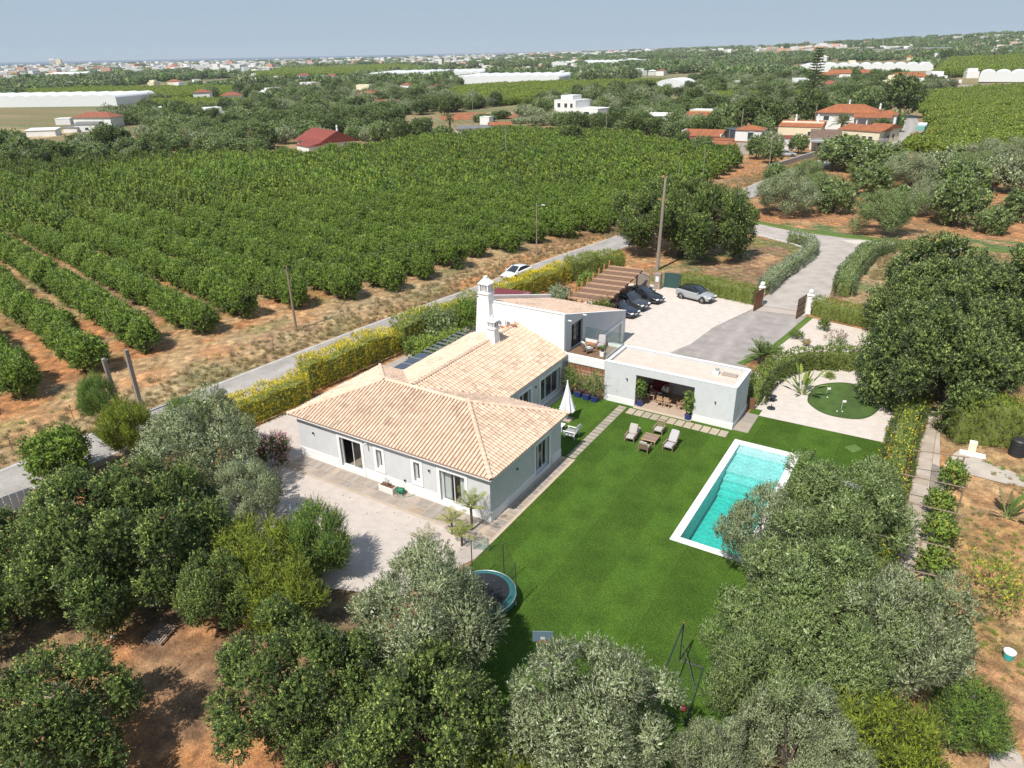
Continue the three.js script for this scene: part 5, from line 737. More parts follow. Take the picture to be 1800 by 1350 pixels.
const BARE = { red_field: [[[-180, -235], [-188, -277], [-186, -305], [-175, -313], [-154, -276], [-145, -238], [-166, -219]], [0.40, 0.145, 0.06]], straw_field: [[[-369, -147], [-345, -155], [-295, -141], [-262, -122], [-261, -107], [-300, -100]], [0.47, 0.35, 0.19]], dirt_strip: [[[-236, -104], [-216, -117], [-192, -106], [-206, -97]], [0.44, 0.25, 0.13]], meadow: [[[-114, -385], [-76, -404], [-66, -355], [-85, -325]], [0.14, 0.20, 0.09]], dirt_yard: [[[-130, -229], [-100, -222], [-98, -240], [-128, -244]], [0.45, 0.34, 0.21]] };
for (const [k, [p, c]] of Object.entries(BARE)) { const g = sheet(p, 0.03, 14); struct(k, g, std({ map: soilDetail, color: lin(c[0] * 1.9, c[1] * 1.9, c[2] * 1.9) })); }
struct('straw_strip', sheet([[-170, -255], [-160, -252], [-150, -262], [-158, -280], [-176, -285]], 0.05, 9), std({ map: soilDetail, color: lin(0.9, 0.68, 0.38) }));
{
  const r = rng(811), M2 = [], C2 = [];
  for (const [k, P] of Object.entries(FIELDS)) {
    const xs = P.map((p) => p[0]), zs = P.map((p) => p[1]), far = k === 'mid' || k === 'rightFar', st = far ? 6 : k === 'left' || k === 'centre' ? 4.2 : 3.6;
    for (let z = Math.min(...zs); z < Math.max(...zs); z += st) for (let x = Math.min(...xs); x < Math.max(...xs); x += st * 0.85) { const px = x + (r() - 0.5), pz = z + (r() - 0.5); if (!inPoly(px, pz, P) || !inView(px, 1, pz, 1.1)) continue; const s = (st / 3.4) * (0.95 + 0.35 * r()), b = 0.95 + 0.35 * r(); M2.push(new THREE.Matrix4().compose(V3(px, groundY(px, pz) - 0.2, pz), new THREE.Quaternion().setFromAxisAngle(V3(0, 1, 0), r() * 6.28), V3(s, s * 0.9, s))); C2.push(lin(b * 1.15, b, b)); }
  }
  instanced('citrus_fields', proto('citrusFar1', KINDS.citrusFar1).crown, LEAF.citrus, M2, C2, scene, 'distant citrus fields forming flat green blocks across the plain', 'orchard');
  console.log('fields', M2.length);
}
// houses
const glassDark = std({ color: lin(0.05, 0.06, 0.07), roughness: 0.2 });
const WALLS = { white: std({ color: lin(0.78, 0.77, 0.75), map: wallGrain }), cream: std({ color: lin(0.74, 0.66, 0.48), map: wallGrain }), ochre: std({ color: lin(0.70, 0.42, 0.14), map: wallGrain }), grey: std({ color: lin(0.42, 0.39, 0.35), map: wallGrain }) };
const roofTex = texture(256, (u, v) => { const rib = 0.86 + 0.14 * Math.abs(Math.sin(u * Math.PI * 32)), h = hash2(u * 32 | 0, v * 18 | 0, 6), n = fbm(u * 5, v * 5, 8, 4, 5), g = 205 * rib * (0.9 + 0.16 * (h - 0.5) + 0.22 * (n - 0.5)); return [g, g, g]; });
const ROOFS = { orange: std({ color: lin(0.72, 0.245, 0.095), map: roofTex }), red: std({ color: lin(0.52, 0.115, 0.08), map: roofTex }), brick: std({ color: lin(0.60, 0.20, 0.11), map: roofTex }), brown: std({ color: lin(0.36, 0.24, 0.17), map: roofTex }), white: std({ color: lin(0.72, 0.71, 0.69), map: wallGrain }), grey: std({ color: lin(0.40, 0.40, 0.39), map: roofTex }) };
function roofGeo(w, d, h, kind, over = 0.4) { // base at y = 0
  const W = w / 2 + over, D = d / 2 + over, q = kind === 'hip' ? Math.max(0, W - D) : W, P = kind === 'lean' ? [[-W, 0, D], [W, 0, D], [W, h, -D], [-W, h, -D]] : [[-W, 0, D], [W, 0, D], [W, 0, -D], [-W, 0, -D], [-q, h, 0], [q, h, 0]];
  const F = kind === 'lean' ? [[0, 1, 2], [0, 2, 3], [1, 2, [W, 0, -D]]] : [[0, 1, 5], [0, 5, 4], [2, 3, 4], [2, 4, 5], [1, 2, 5], [3, 0, 4]], pos = [], uv = [];
  for (const f of F) for (const k of f) { const p = Array.isArray(k) ? k : P[k]; pos.push(...p); uv.push(p[0] / 4, (Math.abs(p[2]) + p[1]) / 4); }
  const g = new THREE.BufferGeometry(); g.setAttribute('position', new THREE.Float32BufferAttribute(pos, 3)); g.setAttribute('uv', new THREE.Float32BufferAttribute(uv, 2)); g.computeVertexNormals(); return g;
}
function block(o, w, h, d, x, z, wall, roof, rk, rh, wins = [], over = 0.4, y = 0) { // one volume of a house
  part('wall', uvBox(G.box(w, h, d, x, y + h / 2, z), 3), wall, o);
  if (rk === 'flat') part('roof', merge(G.box(w + 0.1, 0.3, 0.25, x, y + h + 0.1, z + d / 2 - 0.1), G.box(w + 0.1, 0.3, 0.25, x, y + h + 0.1, z - d / 2 + 0.1), G.box(0.25, 0.3, d - 0.5, x + w / 2 - 0.1, y + h + 0.1, z), G.box(0.25, 0.3, d - 0.5, x - w / 2 + 0.1, y + h + 0.1, z), G.box(w - 0.4, 0.06, d - 0.4, x, y + h + 0.04, z)), roof, o);
  else { part('roof', roofGeo(w, d, rh, rk, over).translate(x, y + h + 0.02, z), roof, o); if (rk === 'gable') part('gable', new THREE.ExtrudeGeometry(new THREE.Shape([[-d / 2, 0], [d / 2, 0], [0, rh * 0.92]].map(([a, b]) => new THREE.Vector2(a, b))), { depth: w - 0.1, bevelEnabled: false }).rotateY(Math.PI / 2).translate(x - w / 2 + 0.05, y + h, z), wall, o); }
  for (const [side, a, yy, ww, hh] of wins) { const win = part('window', side === 'z' ? G.box(ww, hh, 0.06, x + a, y + yy, z + d / 2 + 0.01) : G.box(0.06, hh, ww, x + w / 2 + 0.01, y + yy, z + a), glassDark, o); part('frame', side === 'z' ? merge(G.box(ww + 0.2, 0.1, 0.1, x + a, y + yy + hh / 2 + 0.05, z + d / 2 + 0.02), G.box(ww + 0.2, 0.1, 0.1, x + a, y + yy - hh / 2 - 0.05, z + d / 2 + 0.02)) : merge(G.box(0.1, 0.1, ww + 0.2, x + w / 2 + 0.02, y + yy + hh / 2 + 0.05, z + a), G.box(0.1, 0.1, ww + 0.2, x + w / 2 + 0.02, y + yy - hh / 2 - 0.05, z + a)), M.white, win); }
}
const chim = (o, x, y, z, h = 1.4) => part('chimney', merge(G.cyl(0.32, 0.24, h, x, y, z, 10), G.cyl(0.34, 0.34, 0.12, x, y + h, z, 10), G.sph(0.22, x, y + h + 0.25, z, 10)), M.white, o);
const FOOT = []; // footprints kept free of trees
const house = (name, label, x, z, turn, rad, build) => { const o = thing(name, label, 'house', [x, groundY(x, z), z], turn); FOOT.push([x, z, rad]); build(o); return o; };
house('red_roofed_house', 'white house with a broad red roof behind the orchard at the left', -140.5, -128, -0.34, 15, (o) => { block(o, 15, 2.7, 11, 0, 0, WALLS.white, ROOFS.red, 'gable', 3.0, [['z', -5.5, 1.5, 1.6, 1.2]], 0.6); block(o, 8, 2.2, 4, 4, 7, WALLS.white, ROOFS.red, 'lean', 0.9, [], 0.3); chim(o, 6, 5.2, -1); });
house('flat_roofed_villa', 'boxy white flat roofed villa beyond the orchard in the centre', -119, -251, -0.18, 17, (o) => { block(o, 11, 6.6, 10, -5, 0, WALLS.white, ROOFS.white, 'flat', 0, [['z', -3, 4.8, 1.4, 1.6], ['z', 0.5, 4.8, 1.4, 1.6], ['z', 3.4, 4.8, 1.2, 1.6]]); block(o, 6, 8.2, 6, -6.5, -1.2, WALLS.white, ROOFS.white, 'flat', 0); block(o, 11, 3.8, 9, 6, 0.5, WALLS.white, ROOFS.white, 'flat', 0, [['z', 0, 2, 2.4, 1.5]]); part('terrace_wall', G.box(26, 0.9, 0.3, 0, 0.45, 8), WALLS.white, o); });
house('farm_house', 'low white farmhouse with long orange and dark red roofs beside the orchard', -42.5, -172, 0.12, 11, (o) => { block(o, 10, 3.4, 6, -1, -2, WALLS.white, ROOFS.orange, 'lean', 1.2, []); block(o, 9, 2.5, 4, -3, 3, WALLS.white, ROOFS.red, 'lean', 0.8, [['z', -2.5, 1.3, 1.4, 0.8]]); part('parapet', merge(G.box(0.3, 1.3, 6.4, -6.2, 4.0, -2), G.box(0.3, 0.6, 6.4, 4.2, 3.6, -2)), WALLS.white, o); });
house('farm_tower_house', 'white two storey house with an orange roof and stone base beside the farmhouse', -31, -168, 0.05, 9, (o) => { block(o, 6.5, 3.0, 6, 1.5, 0, WALLS.grey, ROOFS.orange, 'flat', 0); block(o, 6.5, 2.9, 6, 1.5, 0, WALLS.white, ROOFS.orange, 'hip', 1.0, [['z', 0.6, 1.6, 1.4, 1.6]], 0.3, 3.02); block(o, 6, 3.2, 5, -5, 1.5, WALLS.grey, ROOFS.orange, 'flat', 0, [['z', 0, 1.2, 3, 1.9]]); part('awning', roofGeo(7, 2, 0.5, 'lean').translate(-5, 2.6, 5), ROOFS.orange, o); part('outside_stair', G.beam(V3(-1.6, 0.2, 7.5), V3(-1.6, 3.1, 1.5), 1.6, 0.2), ROOFS.orange, o); });
house('orange_roofed_villa', 'large two storey villa with a broad bright orange roof beside the road bend', -14, -231, 0.02, 15, (o) => { block(o, 18, 5.8, 10, -1.5, -2, WALLS.white, ROOFS.orange, 'hip', 2.3, [['z', -6, 4.2, 1.6, 1.3], ['z', 0, 4.2, 1.6, 1.3]], 0.7); part('porch_roof', roofGeo(10, 4.5, 1.0, 'lean', 0.5).translate(6, 5.0, 5.2), ROOFS.orange, o); for (const x of [2, 4.8, 7.6, 10.4]) part('column', G.cyl(0.22, 0.22, 4.9, x, 0, 7.2, 10), WALLS.white, o); part('porch_floor', G.box(10, 2.2, 4.6, 6, 1.1, 5.2), WALLS.white, o); block(o, 5, 5.4, 6, 9.8, -1, WALLS.white, ROOFS.orange, 'hip', 1.4, []); chim(o, -2, 7.4, -2.4, 1.5); chim(o, 7, 6.8, -2, 1.2); });
house('cream_house', 'cream house with an orange tiled strip and two ornate white chimneys', -24.5, -207, 0.05, 9, (o) => { block(o, 12, 3.6, 8, 0, 0, WALLS.cream, ROOFS.orange, 'lean', 1.2, [['z', 3, 1.8, 1.2, 1.2]], 0.2); part('terrace', G.box(11.6, 0.4, 3.4, 0, 4.4, -2.2), WALLS.cream, o); chim(o, -2, 4.4, -1, 1.8); chim(o, 4, 4.4, -2, 1.8); });
house('gabled_house', 'small white house with a brown gabled roof in front of the cream house', -14.2, -186, 0.15, 7, (o) => { block(o, 7, 3.0, 8.5, 0, 0, WALLS.white, ROOFS.brown, 'gable', 1.8, [['z', -1.2, 1.7, 0.8, 1.1], ['z', 1.4, 1.7, 0.8, 1.1]], 0.4); part('car_shelter', merge(G.box(4.6, 0.12, 4, -1, 2.3, 6.2), G.box(0.12, 2.3, 0.12, -3, 1.15, 8), G.box(0.12, 2.3, 0.12, 1, 1.15, 8)), M.steel, o); });
house('cream_cottage', 'cream single storey cottage with orange roof strips beside the road wall', -7, -203, -0.35, 9, (o) => { block(o, 12, 3.4, 6, 0, 0, WALLS.cream, ROOFS.orange, 'lean', 1.1, [['z', 0, 1.5, 1.0, 1.2], ['z', 1.8, 1.5, 1.0, 1.2], ['z', 3.6, 1.5, 1.0, 1.2]], 0.3); block(o, 5, 3.8, 9, 3.5, -4, WALLS.cream, ROOFS.orange, 'gable', 1.2, [['x', 2, 1.7, 0.9, 1.2], ['x', -1, 1.7, 0.9, 1.2]]); part('garden_wall', merge(G.box(9, 1.6, 0.25, 0, 0.8, 7), G.box(0.25, 1.6, 6, 7, 0.8, 3)), WALLS.grey, o); });
house('white_shed', 'plain white shed with a thin red roof line below the cream house', -24.2, -180, 0.5, 5, (o) => { block(o, 7, 2.8, 5, 0, 0, WALLS.white, ROOFS.red, 'lean', 0.4, [], 0.1); });
house('white_barn', 'long low white barn on straw coloured ground at the left', -271, -116, 0.7, 9, (o) => { block(o, 15, 3.2, 8, 0, 0, WALLS.white, ROOFS.white, 'lean', 0.8, []); o.scale.setScalar(0.66); });
house('white_barn', 'grey roofed white sheds behind the long low barn at the left', -272, -134, 0.6, 10, (o) => { block(o, 14, 4.2, 9, 0, 0, WALLS.white, ROOFS.grey, 'gable', 1.4, [['z', 0, 1.6, 2, 1.6]]); block(o, 8, 2.6, 6, -9, 4, WALLS.white, ROOFS.grey, 'lean', 0.6, []); o.scale.setScalar(0.62); });
house('low_sheds', 'row of low pale sheds with one orange roof at the orchard end', -121, -181, 0.7, 9, (o) => { block(o, 12, 2.2, 5, -3, 0, WALLS.white, ROOFS.grey, 'lean', 0.5, []); block(o, 7, 2.8, 5, 6, -2, WALLS.white, ROOFS.orange, 'gable', 0.8, []); });
house('red_shed', 'small red roofed shed among trees at the left of the red field', -238, -270, 0.1, 8, (o) => block(o, 15, 2.8, 7, 0, 0, WALLS.white, ROOFS.red, 'gable', 1.2, []));
house('pump_hut', 'tiny white hut among the bushes left of the white villa', -140, -212, 0.1, 4, (o) => block(o, 4, 2.6, 3.5, 0, 0, WALLS.white, ROOFS.white, 'flat', 0, []));
house('white_cottage', 'white cottage with a flat roof among trees left of the red field', -308, -367, 0.2, 9, (o) => { block(o, 16, 4, 9, 0, 0, WALLS.white, ROOFS.white, 'flat', 0, [['z', 0, 2, 2, 1.6]]); block(o, 7, 6, 7, 2, -2, WALLS.white, ROOFS.brick, 'hip', 1.4, []); });
house('ochre_row', 'ochre coloured row house with a white roof among trees right of centre', -62, -243, 0.05, 10, (o) => { block(o, 16, 4.6, 7, 0, 0, WALLS.ochre, ROOFS.white, 'flat', 0, [['z', -4, 2.4, 1.4, 1.4], ['z', 3, 2.4, 1.4, 1.4]]); block(o, 8, 3.4, 5, -4, 7, WALLS.white, ROOFS.orange, 'lean', 0.9, [['z', 0, 1.6, 2, 1.2]]); });
house('white_garage', 'small white garage on bare ground beside the ochre row house', -78, -233, 0.3, 6, (o) => block(o, 8, 3.2, 6, 0, 0, WALLS.white, ROOFS.white, 'gable', 1, [['z', 0, 1.5, 3, 1.6]]));
house('hillside_villa', 'white villa with a wide orange roof below the plastic tunnels at the right', -22, -505, 0, 16, (o) => { block(o, 24, 5.4, 11, 0, 0, WALLS.white, ROOFS.orange, 'hip', 2.4, [['z', -6, 3, 2, 1.6], ['z', 0, 3, 2, 1.6]]); block(o, 22, 3.4, 8, 18, 2, WALLS.white, ROOFS.white, 'flat', 0, [['z', 0, 1.8, 6, 1.6]]); });
house('hillside_villa', 'long white house with an orange roof left of the wide orange roofed villa', -64, -560, 0, 14, (o) => block(o, 26, 5.6, 11, 0, 0, WALLS.white, ROOFS.orange, 'gable', 2.4, [['z', 5, 3, 2, 1.6]]));
house('cream_villa', 'cream two storey house with terracotta roof near the dark conifer', -71, -520, 0.1, 9, (o) => block(o, 13, 6, 9, 0, 0, WALLS.cream, ROOFS.orange, 'hip', 1.8, [['z', -3, 4, 2, 1.6], ['z', 3, 4, 2, 1.6]]));
house('ridge_factory', 'long yellow and red industrial hall on the far hillside', -90, -1290, 0.25, 40, (o) => { block(o, 70, 7, 22, -34, 0, std({ color: lin(0.72, 0.55, 0.22) }), ROOFS.grey, 'gable', 2, []); block(o, 55, 8, 22, 30, 0, std({ color: lin(0.5, 0.08, 0.1) }), ROOFS.grey, 'gable', 2, []); });
house('far_warehouse', 'large white warehouse on the plain at the far left', -980, -524, 0.45, 30, (o) => block(o, 48, 9, 24, 0, 0, WALLS.white, ROOFS.white, 'gable', 2, []));
house('tower_block', 'pale twin tower block standing before the sea at the far left', -3600, -1910, 0.5, 60, (o) => { block(o, 40, 52, 20, -24, 0, WALLS.white, ROOFS.white, 'flat', 0); block(o, 40, 48, 20, 24, 4, WALLS.cream, ROOFS.white, 'flat', 0); for (let k = 1; k < 9; k++) part('balcony_row', G.box(88, 1.4, 1.5, 0, k * 5.4, 13), WALLS.grey, o); o.scale.setScalar(0.62); });
{ const t = solo('water_tank', merge(G.cyl(3.6, 3.6, 2.6, 0, 0, 0, 28), G.cyl(3.7, 3.7, 0.2, 0, 2.6, 0, 28)), std({ color: lin(0.06, 0.07, 0.08), roughness: 0.5 }), 'round dark water tank behind the farmhouse', 'water tank', undefined, [-36.5, 1.6, -184]); }
solo('stone_wall', merge(G.box(0.4, 1.2, 30, 0, 0.6, 0)), WALLS.grey, 'grey boundary wall beside the road below the farm houses', 'wall', undefined, [-15.5, 0, -155]).rotation.y = -0.16;
solo('stone_wall', G.beam(V3(0, 1.2, 0), V3(78, 1.2, -4), 0.6, 2.4), WALLS.grey, 'long grey stone wall along the top of the right hand orchard', 'wall', undefined, [2, groundY(20, -470), -470]);
// greenhouses: rows of white plastic tunnels
const plastic = std({ color: lin(0.68, 0.69, 0.69), roughness: 0.6 });
function greenhouse(label, x, z, turn, w, d, bays, h = 4) {
  const o = thing('greenhouse', label, 'greenhouse', [x, groundY(x, z), z], turn, 'plastic greenhouses on the plain'), bw = w / bays; { const k = eyeDist(x, z), ux = (19.41 - x) / k, uz = (28.46 - z) / k; for (const t of [0, 35, 70, 105]) FOOT.push([x + ux * t, z + uz * t, Math.min(w, 110) / 2 + 3]); }
  const arch = new THREE.CylinderGeometry(bw / 2, bw / 2, d, 14, 1, false, -Math.PI / 2, Math.PI).rotateX(-Math.PI / 2).scale(1, 0.55, 1), side = G.box(bw, h, d, 0, h / 2, 0);
  for (let i = 0; i < bays; i++) part('tunnel', merge(arch.clone().translate(-w / 2 + bw * (i + 0.5), h, 0), side.clone().translate(-w / 2 + bw * (i + 0.5), 0, 0)), plastic, o);
  return o;
}
greenhouse('broad white greenhouse block at the left edge in front of the green field', -480, -222, 0.45, 130, 42, 14);
greenhouse('long white greenhouse of many ridges in the middle distance', -510, -668, 0.45, 120, 120, 12);
greenhouse('white greenhouse with a plain front right of the many ridged one', -335, -558, 0.3, 90, 80, 9);
greenhouse('pale grey greenhouse block far off in the centre', -505, -1110, 0.35, 150, 170, 15);
greenhouse('grey greenhouse roof behind the orange roofed houses', -80, -760, 0.1, 110, 60, 11);
greenhouse('single large white plastic tunnel beside the rubble heap', -147, -440, 0.05, 22, 26, 1, 1.5);
greenhouse('low white greenhouse at the right edge below the hillside', 45, -560, 0.0, 60, 40, 7);
greenhouse('white greenhouse strip at the right edge on the hillside', 120, -900, 0.1, 120, 40, 12);
// rubble heap of brown crates beside the tunnel
{ const r = rng(66), m = []; for (let i = 0; i < 260; i++) m.push(new THREE.Matrix4().compose(V3(-205 + r() * 55, 0.6 + r() * 1.6, -385 - r() * 40), new THREE.Quaternion().setFromEuler(new THREE.Euler(r(), r() * 6, r() * 0.4)), V3(1.5 + r() * 2, 1 + r(), 1.5 + r() * 2))); instanced('rubble_heap', new THREE.BoxGeometry(1, 1, 1), std({ color: lin(0.17, 0.115, 0.09) }), m, null, scene, 'brown heap of stacked crates and rubble left of the single tunnel', 'rubble'); }
// trees that can be told apart in the middle distance
const clear = (x, z, m = 0) => FOOT.every(([a, b, q]) => (x - a) ** 2 + (z - b) ** 2 > (q + m) ** 2);
[[-4.3, -95.7, 5.3, 'broad olive tree at the lane fork beside the far gate'], [-1.4, -106, 3.5, 'olive tree just behind the broad olive at the lane fork'], [2.3, -100, 3.0, 'bright green tree right of the broad olive at the lane fork'], [-3.2, -149, 6.9, 'large dark green tree rising in front of the cream cottages'], [4.3, -138.2, 5.1, 'olive tree right of the large dark green tree'], [11.3, -87.2, 4.3, 'lone olive tree on orange soil right of the lane fork'], [10.9, -126.8, 5.8, 'big pale olive tree in the middle of the upper right grove'], [5.5, -117.2, 3.4, 'small green tree left of the big pale olive'], [15.4, -103.7, 3.4, 'olive behind the lone olive on orange soil'], [11.8, -107, 2.4, 'little yellow green tree in the upper right grove'], [19.5, -98.6, 3.9, 'yellow green fig tree on orange soil at the right'], [19.5, -117.3, 4.0, 'olive behind the yellow green fig tree'], [15.4, -139, 5.4, 'olive at the back of the grove below the right hand orchard'], [20.8, -137, 5.1, 'dark olive at the back of the grove, second from the right orchard'], [25.4, -158.5, 6.3, 'large olive touching the right hand orchard'], [24.6, -131.5, 4.1, 'grey olive in the right part of the grove'], [24.5, -95.1, 2.3, 'narrow green tree on orange soil near the right edge'], [28.2, -106.1, 2.8, 'green tree at the right edge of the orange soil'], [28.2, -133.1, 4.4, 'grey olive at the right edge of the grove'], [-6.8, -124.7, 3.2, 'bushy olive beside the road below the stone wall'], [-12.6, -124, 2.4, 'small green tree beside the road above the far gate']]
  .forEach(([x, z, q, l], i) => plant(/dark green|fig/.test(l) ? 'beltGreen' : /green/.test(l) ? 'beltGreen' : /pale|lone|broad/.test(l) ? 'olive' + (i % 2 ? 2 : 0) : ['beltOlive', 'olive2', 'olive0'][i % 3], 'grove_tree', x, z, q, Math.min(1.25, (q / 3.2) * 1.0), i * 1.7, l, 'tree', undefined, -0.55));
{
  const r = rng(515), kinds = ['beltOlive', 'beltGreen', 'beltDark'], word = ['grey olive tree in the tree belt behind the orchard', 'leafy green tree in the tree belt behind the orchard', 'dark green tree in the tree belt behind the orchard'];
  const P = [[-192, -93], [-150, -105], [-128, -119], [-124, -144], [-110, -186], [-60, -190], [-52, -178], [-46, -186], [-40, -205], [-60, -262], [-120, -285], [-205, -280], [-320, -225], [-345, -175], [-240, -140], [-215, -122]];
  const low = (x, z) => inPoly(x, z, [[-96, -184], [-134, -146], [-200, -236], [-150, -250]]);
  let n = 0; for (let i = 0; i < 4000 && n < 290; i++) { const x = lerp(-345, -40, r()), z = lerp(-300, -90, r()); if (!inPoly(x, z, P) || !inView(x, 2, z, 1.1) || !clear(x, z, 3)) continue; if (Object.values(BARE).some(([p]) => inPoly(x, z, p)) || inPoly(x, z, FIELDS.left2)) continue; const k = (fbm(x / 60, z / 60, 5, 2) + (r() - 0.5) * 0.5) * 3 | 0, q = clamp(k, 0, 2); if (low(x, z) && r() < 0.93) continue; FOOT.push([x, z, 2.2]); n++; plant(kinds[q], ['belt_olive', 'belt_tree', 'belt_tree'][q], x, z, 2.6 + 2.0 * r(), (0.75 + 0.4 * r()) * (q === 2 ? 1.1 : 1) * (low(x, z) ? 0.6 : 1), r() * 6.28, word[q], 'tree', 'trees in the belt behind the orchard', -0.5); }
  console.log('belt', n);
  // trees among the houses near the road bend
  let k = 0; for (const [x, z, q, kd, l] of [[-35, -215, 5, 2, 'dark tree left of the cream house'], [-44, -225, 5, 2, 'dark tree between the ochre row and the cream house'], [-50, -214, 4.5, 1, 'round green tree right of the ochre row'], [-33, -196, 3.4, 1, 'green tree behind the two storey farm house'], [-24, -168, 3.2, 0, 'grey olive beside the plain white shed'], [-18, -172, 2.4, 1, 'clipped green bush in front of the gabled house'], [-4, -215, 2.6, 2, 'dark bush beside the road below the orange villa'], [-3, -236, 3.2, 1, 'green tree between the orange villa and the road'], [-30, -245, 5.5, 2, 'dark tree left of the orange villa'], [-24, -262, 4.5, 1, 'green tree behind the orange villa'], [-6, -290, 7, 2, 'big dark tree at the road bend'], [-20, -300, 5, 1, 'green tree left of the road bend'], [-45, -160, 2.6, 2, 'dark shrub in front of the dark red farm roof'], [-25, -158, 2.8, 1, 'bright green bush in front of the outside stair'], [-20, -152, 2.6, 1, 'green bush above the stone wall'], [-37, -152, 2.8, 1, 'bright green tree left of the outside stair'], [-76, -158, 3.0, 2, 'dark round bush standing out in the orchard'], [-71, -190, 3.4, 2, 'dark bush left of the farmhouse'], [-95, -200, 3.0, 1, 'leafy tree beside the pole behind the orchard']]) plant(kinds[kd], 'village_tree', x, z, q, q / 3.1, k++ * 1.3, l, 'tree');
}
// tall layered pine and palms
{
  const r = rng(31), B = new Leaves(), H = 21, st = [limb([V3(0, 0, 0), V3(0, H * 0.5, 0), V3(0, H, 0)], 0.4, 0.06, 8)];
  for (let y = 3; y < H; y += 0.85) { const L = 4.6 * (1 - (y - 1) / (H + 0.5)) + 0.5, nB = 9; for (let i = 0; i < nB; i++) { const az = i * 0.698 + y * 1.3, e = V3(Math.cos(az) * L, y + L * 0.12, Math.sin(az) * L); st.push(limb([V3(0, y, 0), V3(e.x * 0.5, y - 0.05, e.z * 0.5), e], 0.06, 0.02, 4)); for (let k = 0; k < 16; k++) { const t = 0.25 + 0.75 * r(); const p = V3(e.x * t, lerp(y, e.y, t), e.z * t), d = V3(Math.cos(az) * 0.6 + (r() - 0.5), 0.25 * r(), Math.sin(az) * 0.6 + (r() - 0.5)).normalize(); B.leaf(p, d, sideOf(d, r, V3()), 0.75, 0.28, pick(PAL.dark, r)); } } }
  const o = thing('layered_pine', 'tall dark conifer with layered branches left of the orange villa', 'pine tree', [-37.7, 0, -290]); o.scale.setScalar(1.15); part('trunk', merge(st), BARK.brown, o); part('crown', B.build(), LEAF.soft, o);
}
palm('date_palm', 'tall date palm in front of the orange roofed villa', -14.2, -212, 4.2, { seed: 3, fronds: 34, len: 4.2, arch: 0.45, leafL: 0.9, leafW: 0.1, pal: [[0.15, 0.19, 0.07, 0.7], [0.28, 0.25, 0.1, 0.3]], pairs: 26, tilt: [-0.1, 1.35] }, 0.4);
[[-178, -108, 7, 'shaggy fan palm left of the red roofed house'], [-172, -112, 6, 'second shaggy fan palm left of the red roofed house'], [-160, -118, 6.5, 'fan palm close behind the red roofed house'], [-131, -176, 8, 'slim tall palm behind the low sheds'], [-137, -158, 6, 'fan palm between the red roofed house and the low sheds']]
  .forEach(([x, z, y, l], i) => palm('fan_palm', l, x, z, y * 0.62, { seed: 60 + i, fronds: 30, len: 2.3, arch: 0.35, leafL: 0.8, leafW: 0.12, pal: [[0.17, 0.2, 0.07, 0.6], [0.32, 0.27, 0.14, 0.4]], pairs: 12, tilt: [-0.5, 1.3] }, 0.34));
